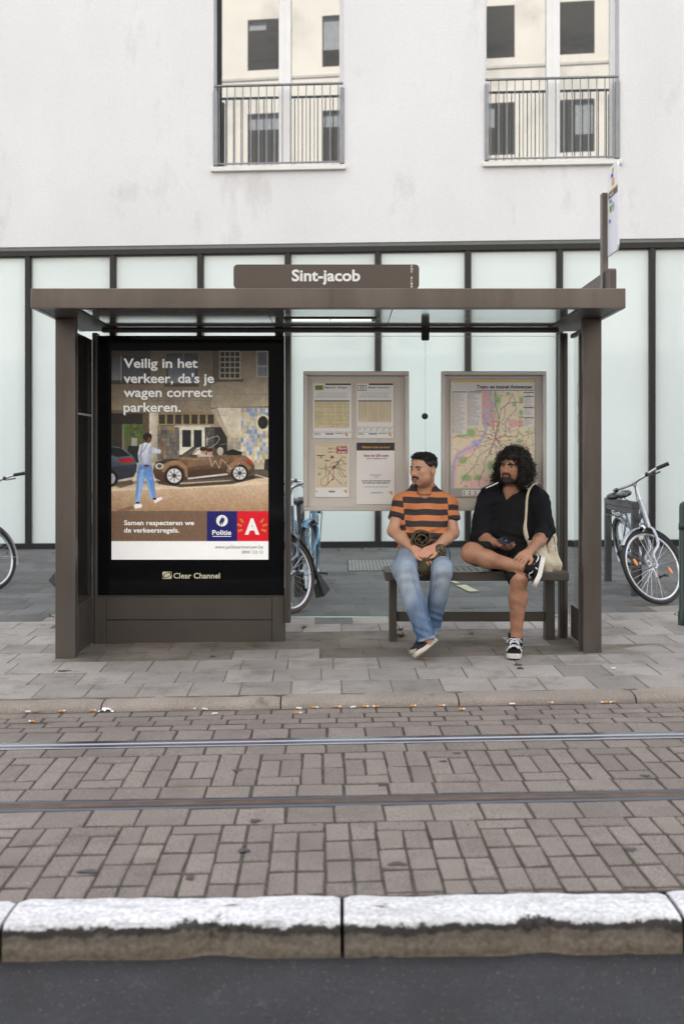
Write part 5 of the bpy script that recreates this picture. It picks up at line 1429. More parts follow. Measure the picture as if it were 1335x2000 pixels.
        for s in (-1, 1):
            am = math.radians(a1 - (a1 - a0) * 0.08); q.tube([(c[0], s * 0.05, c[2]), (c[0] + r * math.cos(am), s * 0.028, c[2] + r * math.sin(am))], 0.0025, 5, 0, M)
        return q.build(name, guard, t, True)
    g = arc(fa, 55, 205, Rw + 0.022, S, 'mudguard'); arc(ra, 20, 200, Rw + 0.022, B, 'mudguard')
    if flap:
        a = math.radians(205); q = MB(); c0 = Vector((fa.x + (Rw + 0.02) * math.cos(a), 0, fa.z + (Rw + 0.02) * math.sin(a))); d = Vector((-0.10, 0, -0.14))
        a2 = math.radians(185); c1 = Vector((fa.x + (Rw + 0.02) * math.cos(a2), 0, fa.z + (Rw + 0.02) * math.sin(a2)))
        q.add([c1 + Vector((0, -0.03, 0)), c1 + Vector((0, 0.03, 0)), c0 + d * 0.65 + Vector((-0.045, 0.055, 0.01)), c0 + d * 0.65 + Vector((-0.045, -0.055, 0.01)), c1 + Vector((0.02, -0.03, 0)), c1 + Vector((0.02, 0.03, 0)), c0 + d * 0.8 + Vector((0.06, 0.05, -0.01)), c0 + d * 0.8 + Vector((0.06, -0.05, -0.01))],
              [(0, 1, 2, 3), (7, 6, 5, 4), (0, 3, 7, 4), (1, 5, 6, 2), (3, 2, 6, 7), (0, 4, 5, 1)], 0, S); q.build('mud_flap', black_mat, g)
    if lamp:
        q = MB(); lp = h0 + Vector((0.085, 0.03, 0.02)); q.ball(lp, (0.045, 0.038, 0.038), 0, S); q.tube([lp, h0], 0.008, 6, 0, S); q.lathe([(0.0, 0.040), (0.030, 0.036), (0.034, 0.02)], 16, 1, S @ Matrix.Translation(lp) @ Matrix.Rotation(math.radians(90), 4, 'Y')); q.build('headlight', [black_paint, chrome], t, True)
    # cranks, pedals, chain guard
    q = MB(); q.tube([bb + Vector((0, -0.06, 0)), bb + Vector((0, 0.06, 0))], 0.02, 10, 0, B); q.tube([bb + Vector((0, 0.065, 0)), bb + Vector((0.08, 0.075, -0.14))], 0.009, 6, 0, B); q.tube([bb + Vector((0, -0.065, 0)), bb + Vector((-0.08, -0.075, 0.14))], 0.009, 6, 0, B); crank = q.build('crank', alu, t, True)
    for p in (Vector((0.08, 0.125, -0.14)), Vector((-0.08, -0.125, 0.14))):
        q = MB(); c = bb + p; q.box(c + Vector((-0.045, -0.045, -0.012)), c + Vector((0.045, -0.025, 0.012)), 0.004, 0, B); q.box(c + Vector((-0.045, 0.025, -0.012)), c + Vector((0.045, 0.045, 0.012)), 0.004, 0, B); q.box(c + Vector((-0.012, -0.024, -0.008)), c + Vector((0.012, 0.024, 0.008)), 0.002, 0, B); q.build('pedal', black_mat, crank)
    q = MB(); q.tube([bb + Vector((0.07, -0.075, 0.03)), bb + Vector((-0.05, -0.075, 0.05)), ra + Vector((-0.02, -0.075, 0.04)), ra + Vector((-0.05, -0.075, 0.0)), ra + Vector((0, -0.075, -0.04)), bb + Vector((0.03, -0.075, -0.07)), bb + Vector((0.09, -0.075, -0.02))], 0.022, 6, 0, B, True, flat=0.5); q.build('chain_guard', black_mat, t, True)
    if rack:
        q = MB()
        for s in (-1, 1): q.tube([(0.16, s * 0.05, 0.70), (-0.26, s * 0.06, 0.71), (-0.30, s * 0.02, 0.71)], 0.006, 6, 0, B); q.tube([(-0.16, s * 0.06, 0.71), (0.0, s * 0.065, Rw)], 0.005, 6, 0, B)
        for k in range(4): q.tube([(0.12 - k * 0.12, -0.055, 0.703), (0.12 - k * 0.12, 0.055, 0.703)], 0.004, 5, 0, B)
        q.build('rack', black_paint, t, True)
    return t
def contact(px, py):
    Y = 1.48 / ((py - HY) / F + 0.02); x = WX(px, Y); Y = (1.48 - 0.012 * x) / ((py - HY) / F + 0.02); x = WX(px, Y)
    return Vector((x, Y, gz(x, Y)))
HD = -math.pi / 2
bicycle('bicycle', 'silver city bicycle leaning on the grey stand with orange spoke reflectors', contact(1312, 1180) + Vector((0, 0, 0.025)), HD + 0.02, math.radians(13), math.radians(-60), silver_paint, guard=silver_paint)
bicycle('bicycle', 'dark city bicycle with brown tyre and black mud flap beside the advert case', contact(578, 1197), HD, math.radians(3), math.radians(-40), mat('dark_chrome_paint', (0.12, 0.15, 0.19), 0.2, 0.7, 0.1, 10, coat=0.5), tyre_tan, black_paint, flap=True, reflectors=False)
bicycle('bicycle', 'light blue bicycle parked behind the dark bicycle with brown tyre', contact(601, 1157), HD, math.radians(-4), math.radians(-12), blue_paint, None, blue_paint, reflectors=False)
bicycle('bicycle', 'bicycle with white mudguard cut off by the picture edge', contact(-5, 1152), HD + 0.62, math.radians(-4), math.radians(-70), silver_paint, guard=mat('white_mudguard', (0.62, 0.62, 0.66), 0.3, 0, 0.05), flap=False, reflectors=False)
bicycle('bicycle', 'bicycle mostly hidden by the front shelter post with only its wheel edge showing', contact(151, 1160), HD + 0.1, math.radians(0), math.radians(55), black_paint, guard=black_paint, flap=True, reflectors=False, rack=False, lamp=False, small=True)
# ------------------------------------------------------------------ implicit surfaces for bodies and clothes
class Field:
    def __init__(s, lo, hi, h):
        s.lo = np.array(lo, float); s.h = h
        s.n = np.ceil((np.array(hi, float) - s.lo) / h).astype(int) + 1
        s.f = np.full(s.n, 1.0, np.float32)
    def win(s, lo, hi):
        a = np.maximum(0, np.floor((np.array(lo) - s.lo) / s.h).astype(int)); b = np.minimum(s.n, np.ceil((np.array(hi) - s.lo) / s.h).astype(int) + 1)
        if (b <= a).any(): return None
        sl = tuple(slice(int(a[i]), int(b[i])) for i in range(3))
        ax = [(s.lo[i] + s.h * np.arange(a[i], b[i])).astype(np.float32) for i in range(3)]
        return sl, ax[0][:, None, None], ax[1][None, :, None], ax[2][None, None, :]
    def put(s, sl, d, k, mode):
        a = s.f[sl]
        if mode == 'u':
            if k > 0:
                h = np.maximum(k - np.abs(a - d), 0) / k; s.f[sl] = np.minimum(a, d) - h * h * k * 0.25
            else: s.f[sl] = np.minimum(a, d)
        else:
            d = -d
            if k > 0:
                h = np.maximum(k - np.abs(a - d), 0) / k; s.f[sl] = np.maximum(a, d) + h * h * k * 0.25
            else: s.f[sl] = np.maximum(a, d)
    def cone(s, a, b, ra, rb, k=0.02, mode='u', sq=None):
        a, b = np.array(a, float), np.array(b, float); m = max(ra, rb) * (max(1.0, 1 / min(sq)) if sq else 1) + k + s.h * 2
        w = s.win(np.minimum(a, b) - m, np.maximum(a, b) + m)
        if w is None: return s
        sl, X, Y, Z = w
        q = sq or (1, 1, 1)
        A, B = a * q, b * q; d = B - A; L2 = float(d @ d) + 1e-9
        px, py, pz = X * q[0] - A[0], Y * q[1] - A[1], Z * q[2] - A[2]
        t = np.clip((px * d[0] + py * d[1] + pz * d[2]) / L2, 0, 1)
        ds = np.sqrt((px - t * d[0]) ** 2 + (py - t * d[1]) ** 2 + (pz - t * d[2]) ** 2) - (ra + t * (rb - ra))
        s.put(sl, ds / max(q), k, mode); return s
    def ell(s, c, r, R=None, k=0.02, mode='u'):
        c = np.array(c, float); r = np.array(r if hasattr(r, '__len__') else (r, r, r), float); m = r.max() + k + s.h * 2
        w = s.win(c - m, c + m)
        if w is None: return s
        sl, X, Y, Z = w
        X, Y, Z = X - c[0], Y - c[1], Z - c[2]
        if R is not None:
            R = np.array(R); X, Y, Z = X * R[0, 0] + Y * R[1, 0] + Z * R[2, 0], X * R[0, 1] + Y * R[1, 1] + Z * R[2, 1], X * R[0, 2] + Y * R[1, 2] + Z * R[2, 2]
        k0 = np.sqrt((X / r[0]) ** 2 + (Y / r[1]) ** 2 + (Z / r[2]) ** 2); k1 = np.sqrt((X / r[0] ** 2) ** 2 + (Y / r[1] ** 2) ** 2 + (Z / r[2] ** 2) ** 2) + 1e-6
        s.put(sl, k0 * (k0 - 1) / k1, k, mode); return s
    def half(s, p, n, k=0.0, lo=None, hi=None):
        """cut away the side of the plane that n points to (inside the window)"""
        w = s.win(lo if lo is not None else s.lo, hi if hi is not None else s.lo + s.h * s.n)
        if w is None: return s
        sl, X, Y, Z = w; n = np.array(n, float); n /= np.linalg.norm(n)
        d = (X - p[0]) * n[0] + (Y - p[1]) * n[1] + (Z - p[2]) * n[2]
        s.f[sl] = np.maximum(s.f[sl], d); return s
    def grid(s):
        ax = [(s.lo[i] + s.h * np.arange(s.n[i])).astype(np.float32) for i in range(3)]
        return ax[0][:, None, None], ax[1][None, :, None], ax[2][None, None, :]
    def mesh(s):
        f = s.f; n = f.shape
        ins = f < 0
        c = np.zeros(tuple(x - 1 for x in n), np.int8)
        for i in (0, 1):
            for j in (0, 1):
                for k in (0, 1): c += ins[i:n[0] - 1 + i, j:n[1] - 1 + j, k:n[2] - 1 + k]
        act = np.argwhere((c > 0) & (c < 8))
        idx = np.full(c.shape, -1, np.int32); idx[tuple(act.T)] = np.arange(len(act))
        pos = np.zeros((len(act), 3)); cnt = np.zeros(len(act))
        cor = [(i, j, k) for i in (0, 1) for j in (0, 1) for k in (0, 1)]
        val = {q: f[act[:, 0] + q[0], act[:, 1] + q[1], act[:, 2] + q[2]] for q in cor}
        for q in cor:
            for ax in range(3):
                if q[ax] == 0:
                    p = list(q); p[ax] = 1; p = tuple(p)
                    va, vb = val[q], val[p]; x = (va < 0) != (vb < 0)
                    t = np.where(x, va / np.where(va == vb, 1, va - vb), 0)
                    base = np.array(q, float)[None, :].repeat(len(act), 0); base[:, ax] += t
                    pos[x] += base[x]; cnt[x] += 1
        pos = s.lo + s.h * (act + pos / cnt[:, None])
        faces = []
        for ax in range(3):
            u, v = [(1, 2), (2, 0), (0, 1)][ax]
            sl0 = [slice(1, n[i] - 1) for i in range(3)]; sl1 = list(sl0); sl0[ax] = slice(0, n[ax] - 1); sl1[ax] = slice(1, n[ax])
            a, b = ins[tuple(sl0)], ins[tuple(sl1)]
            e = np.argwhere(a != b); fl = a[tuple(e.T)]
            off = np.ones(3, int); off[ax] = 0; e = e + off
            def g(du, dv):
                q = e.copy(); q[:, u] -= du; q[:, v] -= dv; return idx[tuple(q.T)]
            q = np.stack([g(1, 1), g(0, 1), g(0, 0), g(1, 0)], -1)
            q[~fl] = q[~fl][:, ::-1]; faces.append(q)
        return pos, np.concatenate(faces)

def nz(P, sc_, seed=0):
    """cheap smooth noise in about -1..1 from sines"""
    r = np.random.default_rng(seed); out = 0
    for k in range(5):
        d = r.normal(size=3); d /= np.linalg.norm(d); out = out + np.sin((P[..., 0] * d[0] + P[..., 1] * d[1] + P[..., 2] * d[2]) * sc_ * (0.7 + 0.35 * k) + r.uniform(0, 6.28))
    return out / 3.0
def nzf(fl, sc_, amp, seed=0):
    X, Y, Z = fl.grid(); r = np.random.default_rng(seed); out = 0
    for k in range(5):
        d = r.normal(size=3); d /= np.linalg.norm(d); out = out + np.sin((X * d[0] + Y * d[1] + Z * d[2]) * (sc_ * (0.7 + 0.35 * k)) + r.uniform(0, 6.28))
    fl.f += (out * (amp / 3.0)).astype(np.float32)

def soft_obj(name, fl, m, parent, fn=None, attr='col'):
    P, Fc = fl.mesh()
    o = mesh_obj(name, P, Fc, m, parent, True)
    if fn is not None:
        nrm = np.zeros(len(P) * 3, np.float32); o.data.vertices.foreach_get('normal', nrm)
        v = fn(P, nrm.reshape(-1, 3))
        if v.ndim == 1:
            at = o.data.attributes.new(attr, 'FLOAT', 'POINT'); at.data.foreach_set('value', v.astype(np.float32))
        else:
            at = o.data.color_attributes.new(attr, 'FLOAT_COLOR', 'POINT'); at.data.foreach_set('color', np.concatenate([v, np.ones((len(v), 1))], 1).astype(np.float32).ravel())
    return o

def hand(fl, w, m, n, curls=(0.5, 0.5, 0.55, 0.6), sc_=1.0, thumb=(0.5, 0.3), mirror=1, spread=0.06):
    """w wrist, m towards the knuckles, n direction the palm faces; mirror picks the side of the thumb"""
    w, m, n = [np.array(x, float) for x in (w, m, n)]
    m /= np.linalg.norm(m); n -= m * (n @ m); n /= np.linalg.norm(n); s = np.cross(m, n) * mirror     # s points to the thumb side
    L = 0.088 * sc_
    for i, o in enumerate((0.029, 0.010, -0.010, -0.028)):
        kn = w + m * L * (1 - 0.05 * abs(i - 1)) + s * o * sc_
        fl.cone(w + s * o * 0.55 * sc_ + m * 0.01, kn, 0.017 * sc_, 0.0125 * sc_, 0.012)
        d = m + s * spread * (1.2 - i * 0.8); d /= np.linalg.norm(d); nn = n - d * (n @ d); nn /= np.linalg.norm(nn)
        p = kn; a = 0.0; ln = (0.040, 0.044, 0.041, 0.033)[i] * sc_
        for j, (q, r) in enumerate(((1.0, 0.0098), (0.62, 0.0088), (0.48, 0.0078))):
            a += curls[i] * (0.8 if j == 0 else 1.0)
            e = p + (d * math.cos(a) + nn * math.sin(a)) * ln * q
            fl.cone(p, e, r * sc_ * 1.05, (r - 0.0008) * sc_, 0.004); p = e
    b = w + m * 0.022 * sc_ + s * 0.018 * sc_
    d1 = m * 0.62 + s * 0.62 + n * thumb[1]; d1 /= np.linalg.norm(d1); k1 = b + d1 * 0.045 * sc_
    fl.cone(b, k1, 0.016 * sc_, 0.0115 * sc_, 0.010)
    d2 = m * 0.85 + s * 0.25 + n * thumb[0]; d2 /= np.linalg.norm(d2); k2 = k1 + d2 * 0.034 * sc_
    fl.cone(k1, k2, 0.0112 * sc_, 0.0100 * sc_, 0.004)
    d3 = m * 0.95 + n * thumb[0]; d3 /= np.linalg.norm(d3); fl.cone(k2, k2 + d3 * 0.026 * sc_, 0.0100 * sc_, 0.0082 * sc_, 0.004)

class Head:
    def __init__(s, c, yaw, pitch=0.0, roll=0.0, sc_=1.0):
        """yaw: how far the face is turned from the camera towards the photo's left"""
        f = Vector((-math.sin(yaw), -math.cos(yaw), 0)); up = Vector((0, 0, 1)); r = f.cross(up)
        Rm = Matrix((r, f, up)).transposed().to_3x3() @ Matrix.Rotation(pitch, 3, 'X') @ Matrix.Rotation(roll, 3, 'Y')
        s.R = np.array(Rm); s.c = np.array(c, float); s.k = sc_
    def p(s, x, y, z): return s.c + s.R @ (np.array((x, y, z)) * s.k)
    def loc(s, P): return ((P - s.c) @ s.R) / s.k
    def build(s, F_, jaw=1.0, nose=1.0, cheek=1.0):
        k = s.k
        E = lambda c, r, kk=0.02, mode='u': F_.ell(s.p(*c), np.array(r) * k, s.R, kk * k, mode)
        C = lambda a, b, ra, rb, kk=0.015, mode='u': F_.cone(s.p(*a), s.p(*b), ra * k, rb * k, kk * k, mode)
        E((0, -0.012, 0.030), (0.075, 0.096, 0.076)); E((0, 0.028, -0.022), (0.064 * cheek, 0.064, 0.082), 0.03)
        E((0, 0.034, -0.070), (0.052 * jaw, 0.052, 0.044), 0.03); E((0, 0.072, -0.100), (0.022, 0.018, 0.016), 0.025)
        E((0, 0.060, 0.045), (0.055, 0.034, 0.045), 0.03)
        C((-0.034, 0.083, 0.024), (0.034, 0.083, 0.024), 0.010, 0.010, 0.018)
        for sx in (-1, 1):
            E((sx * 0.043, 0.062, -0.012), (0.024, 0.026, 0.022), 0.02); E((sx * 0.030, 0.016 + 0.02, -0.055), (0.034 * cheek, 0.04, 0.04), 0.03)
            E((sx * 0.031, 0.098, 0.004), (0.017, 0.015, 0.011), 0.012, 's')
            C((sx * 0.046, 0.074, 0.008), (sx * 0.018, 0.086, 0.0095), 0.0072, 0.0072, 0.006)
            C((sx * 0.046, 0.072, -0.004), (sx * 0.018, 0.083, -0.005), 0.0045, 0.0045, 0.006)
            E((sx * 0.0125, 0.099, -0.032), (0.010 * nose, 0.012, 0.009), 0.008)
            E((sx * 0.082, -0.010, -0.004), (0.013, 0.022, 0.034), 0.006); E((sx * 0.093, -0.004, 0.002), (0.007, 0.011, 0.019), 0.004, 's')
        C((0, 0.086, 0.016), (0, 0.112, -0.024), 0.0085 * nose, 0.0120 * nose, 0.016)
        E((0, 0.110, -0.028), (0.0125 * nose, 0.012, 0.011), 0.01)
        C((-0.018, 0.090, -0.0555), (0.018, 0.090, -0.0555), 0.0058, 0.0058, 0.012); C((-0.016, 0.089, -0.0665), (0.016, 0.089, -0.0665), 0.0070, 0.0070, 0.012)
        C((-0.024, 0.088, -0.0608), (0.024, 0.088, -0.0608), 0.0022, 0.0022, 0.006, 's')
    def eyes(s, parent, look):
        for sx in (-1, 1):
            c = s.p(sx * 0.031, 0.0755, 0.0020); q = MB(); q.ball(c, 0.0122 * s.k, 0, None, 16, 12); e = q.build('eye', MATS['eye_white'], parent, True)
            q = MB(); q.tube([s.p(sx * 0.0475, 0.0775, 0.0045), s.p(sx * 0.040, 0.0865, 0.0075), s.p(sx * 0.031, 0.0890, 0.0085), s.p(sx * 0.022, 0.0880, 0.0068), s.p(sx * 0.0165, 0.0850, 0.0030)], [0.0012, 0.0022, 0.0024, 0.0020, 0.001], 6); q.build('lash_line', MATS['black_hair'], parent, True)
            d = s.R @ np.array((look, 1.0, 0.0)); d /= np.linalg.norm(d); q = MB(); q.ball(c + d * 0.0074 * s.k, 0.0056 * s.k, 0, None, 14, 10); q.build('iris', MATS['eye_iris'], e, True)
    def brows(s, parent, m, th=0.0042):
        for sx in (-1, 1):
            q = MB(); q.tube([s.p(sx * 0.010, 0.0975, 0.0215), s.p(sx * 0.026, 0.0985, 0.0270), s.p(sx * 0.042, 0.0915, 0.0265), s.p(sx * 0.053, 0.0800, 0.0205)], [th * 0.8, th * 1.25, th, th * 0.5], 8); q.build('eyebrow', m, parent, True)

mat('eye_white', (0.34, 0.29, 0.26), 0.2, 0, 0.02); mat('eye_iris', (0.018, 0.010, 0.007), 0.1, 0, 0.0)
hair_m = mat('black_hair', (0.011, 0.009, 0.008), 0.5, 0, 0.25, 60, spec=0.4)
beard_m = mat('dark_beard', (0.020, 0.015, 0.012), 0.7, 0, 0.3, 120, 0.3, 400, 0.8, 350)
beard_m2 = mat('brown_black_beard', (0.034, 0.024, 0.018), 0.75, 0, 0.3, 120, 0.35, 400, 0.8, 350)
def skin_mat(name): 
    m = mat(name, (1, 1, 1), 0.48, 0, 0.05, 14, 0.05, 160, 0.15, 220, attr='col')
    b = m.node_tree.nodes['Principled BSDF']; b.inputs['Subsurface Weight'].default_value = 0.12; b.inputs['Subsurface Radius'].default_value = (0.012, 0.005, 0.003); b.inputs['Subsurface Scale'].default_value = 0.5
    return m
skin_a = skin_mat('light_skin'); skin_b = skin_mat('tan_skin')
def sstep(x, a, b):
    t = np.clip((x - a) / (b - a), 0, 1); return t * t * (3 - 2 * t)
def segd(P, a, b):
    a, b = np.array(a, float), np.array(b, float); d = b - a; t = np.clip(((P - a) @ d) / (d @ d), 0, 1)
    return np.linalg.norm(P - a - t[:, None] * d, axis=1), t

def curls_mesh(name, pts, dirs, m, parent, r_c, r_t, turns, length, seg=12, sides=4, droop=0.0, seed=1):
    r = random.Random(seed); q = MB()
    for c, d in zip(pts, dirs):
        c, d = Vector(c), Vector(d).normalized(); a = d.orthogonal().normalized(); b = d.cross(a)
        ph = r.uniform(0, 6.28); L = length * r.uniform(0.7, 1.3); rc = r_c * r.uniform(0.6, 1.3); tn = turns * r.uniform(0.7, 1.3); P = []; sg = r.choice((-1, 1))
        for i in range(seg):
            t = i / (seg - 1); w = ph + sg * 6.283 * tn * t; e = rc * min(1.0, t * 4)
            p = c + d * (L * t) + a * (e * math.cos(w)) + b * (e * math.sin(w)); p.z -= droop * t * t; P.append(p)
        q.tube(P, [r_t * (1.0 if i < seg - 2 else 0.6) for i in range(seg)], sides)
    me = bpy.data.meshes.new(name); me.from_pydata([tuple(v) for v in q.v], [], q.f); me.materials.append(m); me.polygons.foreach_set('use_smooth', [True] * len(me.polygons))
    return link(bpy.data.objects.new(name, me), parent)

def shoe(parent, heel, toe, up, upper_m, sole_m, name='shoe', L=0.275, wid=0.098, high=False, laces=None, stripe=None, ankle_r=0.047, outer=1, sole_h=0.026, slip=False):
    """heel and toe: ends of the sole on its underside; up: direction from sole to instep"""
    heel, toe, up = Vector(heel), Vector(toe), Vector(up); y = (toe - heel).normalized(); z = (up - y * up.dot(y)).normalized(); x = y.cross(z)
    M = Matrix((x, y, z)).transposed().to_4x4(); M.translation = heel
    Ls = (toe - heel).length if L is None else L
    prof = []
    n = 18
    def wdt(t):
        return wid * (0.36 + 0.13 * math.sin(t * 3.0) if t < 0.3 else 0.39 + 0.11 * sst((t - 0.3) / 0.35) if t < 0.75 else 0.50 * math.sqrt(max(0.0, 1 - ((t - 0.75) / 0.255) ** 2)))
    def sst(v): v = max(0, min(1, v)); return v * v * (3 - 2 * v)
    def half(t):
        e = 1.0
        if t < 0.12: e = math.sqrt(max(0.0, 1 - ((0.12 - t) / 0.125) ** 2))
        return max(0.004, wdt(t) * e)
    ts = [0.0, 0.02, 0.05, 0.09, 0.14, 0.2, 0.27, 0.34, 0.42, 0.5, 0.58, 0.66, 0.74, 0.81, 0.87, 0.92, 0.955, 0.98, 0.995]
    # sole
    q = MB(); vs = []; fs = []
    ring = [(half(t), t) for t in ts]; out = [(w, t) for (w, t) in ring] + [(-w, t) for (w, t) in reversed(ring)]
    k = len(out)
    for (zz, g) in ((0.0, 0.97), (0.004, 1.0), (sole_h - 0.003, 1.0), (sole_h, 0.97)):
        for (w, t) in out:
            lift = 0.010 * sst((t - 0.78) / 0.22)
            vs.append((w * g, t * Ls, zz + lift))
    for l in range(3):
        for i in range(k): fs.append((l * k + i, l * k + (i + 1) % k, (l + 1) * k + (i + 1) % k, (l + 1) * k + i))
    fs.append(tuple(range(k - 1, -1, -1))); fs.append(tuple(3 * k + i for i in range(k)))
    q.add(vs, fs, 0, M)
    # upper: rings along the length
    vs, fs = [], []; m_ = 13
    def top(t):
        if t < 0.06: return 0.062 + 0.012 * t / 0.06
        if t < 0.36: return 0.080
        return 0.080 - 0.038 * sst((t - 0.36) / 0.42) - 0.012 * sst((t - 0.78) / 0.2)
    for t in ts:
        w, h = half(t) * 0.965, top(t) - sole_h
        if t > 0.93: h *= math.sqrt(max(0.02, 1 - ((t - 0.93) / 0.07) ** 2))
        if t < 0.02: h *= 0.9
        lift = 0.010 * sst((t - 0.78) / 0.22)
        for j in range(m_):
            a = math.pi * j / (m_ - 1); ca, sa = math.cos(a), math.sin(a)
            pw = 0.62
            vs.append((w * math.copysign(abs(ca) ** pw, ca), t * Ls + (0.008 if t < 0.01 else 0), sole_h * 0.96 + lift + h * (sa ** 0.75 if sa > 0 else 0)))
    for i in range(len(ts) - 1):
        for j in range(m_ - 1): fs.append((i * m_ + j, i * m_ + j + 1, (i + 1) * m_ + j + 1, (i + 1) * m_ + j))
    fs.append(tuple(range(m_))); fs.append(tuple((len(ts) - 1) * m_ + j for j in range(m_ - 1, -1, -1)))
    u = MB(); u.add(vs, fs, 0, M)
    if high:
        pr = []
        u.tube([(0, 0.085, 0.055), (0, 0.082, 0.085), (0, 0.074, 0.118), (0, 0.070, 0.138)], [0.050, 0.049, 0.047, 0.049], 18, 0, M)
        u.tube([(0, 0.16, 0.045), (0, 0.118, 0.075), (0, 0.098, 0.118)], [0.034, 0.034, 0.026], 14, 0, M)
    else:
        u.tube([(0, 0.075, 0.045), (0, 0.07, 0.078)], [0.043, 0.041], 16, 0, M)
    uo = u.build(name, upper_m, parent, True)
    q.build('sole', sole_m, uo, True)
    if laces is not None:
        l = MB(); rows = 6 if high else 4
        for i in range(rows):
            yy = 0.185 - i * (0.021 if high else 0.017); zz = (0.066 + 0.004 * i if i < 2 else 0.074 + 0.013 * (i - 1)); 
            if not high: zz = 0.064 + 0.005 * i
            hw = 0.030
            l.tube([(-hw, yy - 0.004, zz - 0.006), (-hw * 0.4, yy + 0.004, zz + 0.008), (hw * 0.4, yy + 0.010, zz + 0.009), (hw, yy + 0.012, zz - 0.004)], 0.0036, 6, 0, M)
            l.tube([(hw, yy - 0.004, zz - 0.006), (hw * 0.4, yy + 0.004, zz + 0.009), (-hw * 0.4, yy + 0.010, zz + 0.010), (-hw, yy + 0.012, zz - 0.004)], 0.0036, 6, 0, M)
        yt, zt = (0.085 + 0.045, 0.112) if high else (0.13, 0.082)
        for sx in (-1, 1):
            l.tube([(0, yt, zt), (sx * 0.03, yt + 0.016, zt + 0.004), (sx * 0.05, yt + 0.02, zt - 0.018), (sx * 0.03, yt + 0.022, zt - 0.022), (0, yt + 0.004, zt - 0.002)], 0.0030, 6, 0, M); l.tube([(0, yt, zt), (sx * 0.028, yt + 0.03, zt - 0.03), (sx * 0.034, yt + 0.032, zt - 0.055)], 0.0030, 6, 0, M)
        l.build('shoe_lace', laces, uo, True)
    if stripe is not None:
        l = MB()
        for sx in (-1, 1):
            pts = []
            for (t, zz) in ((0.06, 0.060), (0.16, 0.046), (0.28, 0.048), (0.38, 0.060), (0.47, 0.066), (0.56, 0.052), (0.62, 0.038)):
                w = half(t) * 0.965; hh = top(t) - sole_h; a = min(1, (zz - sole_h) / hh); pts.append((sx * (w * (1 - a ** 2.4) ** 0.42 + 0.0015), t * Ls, zz))
            l.tube(pts, 0.0052, 6, 0, M, flat=1.0)
        l.build('side_stripe', stripe, uo, True)
    return uo

# ------------------------------------------------------------------ man in the striped shirt
def P3(px, py, Y): return np.array(W(px, py, Y))
pa = thing('person', 'seated man in orange and dark striped t-shirt and blue jeans with a rolled cardigan', 'person', (WX(826, 7.6), 7.6, SEAT))
A = dict(neck=P3(828, 962, 7.66), chest=P3(827, 1000, 7.68), belly=P3(826, 1040, 7.64), pelvis=P3(826, 1080, 7.62),
         shl=P3(782, 981, 7.66), shr=P3(876, 984, 7.68), ell=P3(768, 1037, 7.60), elr=P3(884, 1041, 7.62), wrl=P3(808, 1073, 7.37), wrr=P3(851, 1069, 7.37),
         hpl=P3(802, 1084, 7.60), hpr=P3(850, 1084, 7.60), knl=P3(789, 1112, 7.22), knr=P3(863, 1112, 7.24), anl=P3(833, 1250, 7.13), anr=P3(845, 1224, 7.34))
hd = Head(P3(827, 917.5, 7.60), math.radians(47), math.radians(-3), 0.0, 0.985)
lo = np.array((A['ell'][0] - 0.14, 6.9, 0.0)); hi = np.array((A['elr'][0] + 0.14, 7.92, 1.42))
b = Field(lo, hi, 0.0045)
hd.build(b, jaw=1.12, cheek=1.08)
b.cone(hd.p(0, -0.02, -0.05), A['neck'] + np.array((0, 0.03, -0.03)), 0.060, 0.066, 0.03); b.cone(A['neck'] + np.array((0, .02, -.02)), A['chest'], 0.07, 0.10, 0.04); b.cone(A['chest'], A['belly'], 0.10, 0.11, 0.05); b.cone(A['belly'], A['pelvis'], 0.11, 0.11, 0.05)
for s, e, w in (('shl', 'ell', 'wrl'), ('shr', 'elr', 'wrr')):
    b.cone(A['chest'] + np.array((0, 0, .04)), A[s] * 0.9 + A['chest'] * 0.1, 0.05, 0.042, 0.02); b.cone(A[s], A[e], 0.044, 0.043, 0.02)
    mid = A[e] * 0.62 + A[w] * 0.38; b.cone(A[e], mid, 0.043, 0.042, 0.02); b.cone(mid, A[w], 0.041, 0.028, 0.02)
for h_, k_, a_ in (('hpl', 'knl', 'anl'), ('hpr', 'knr', 'anr')):
    b.cone(A[h_], A[k_], 0.07, 0.05, 0.03); b.cone(A[k_], A[a_], 0.045, 0.034, 0.02)
hand(b, A['wrl'], P3(833, 1086, 7.30) - A['wrl'], np.array((0.25, 0.35, -0.9)), (0.28, 0.30, 0.34, 0.4), 1.0, (0.0, 0.0), -1)
hand(b, A['wrr'], P3(824, 1081, 7.285) - A['wrr'], np.array((-0.15, 0.55, -0.8)), (0.42, 0.48, 0.5, 0.5), 1.0, (0.1, 0.0), 1)
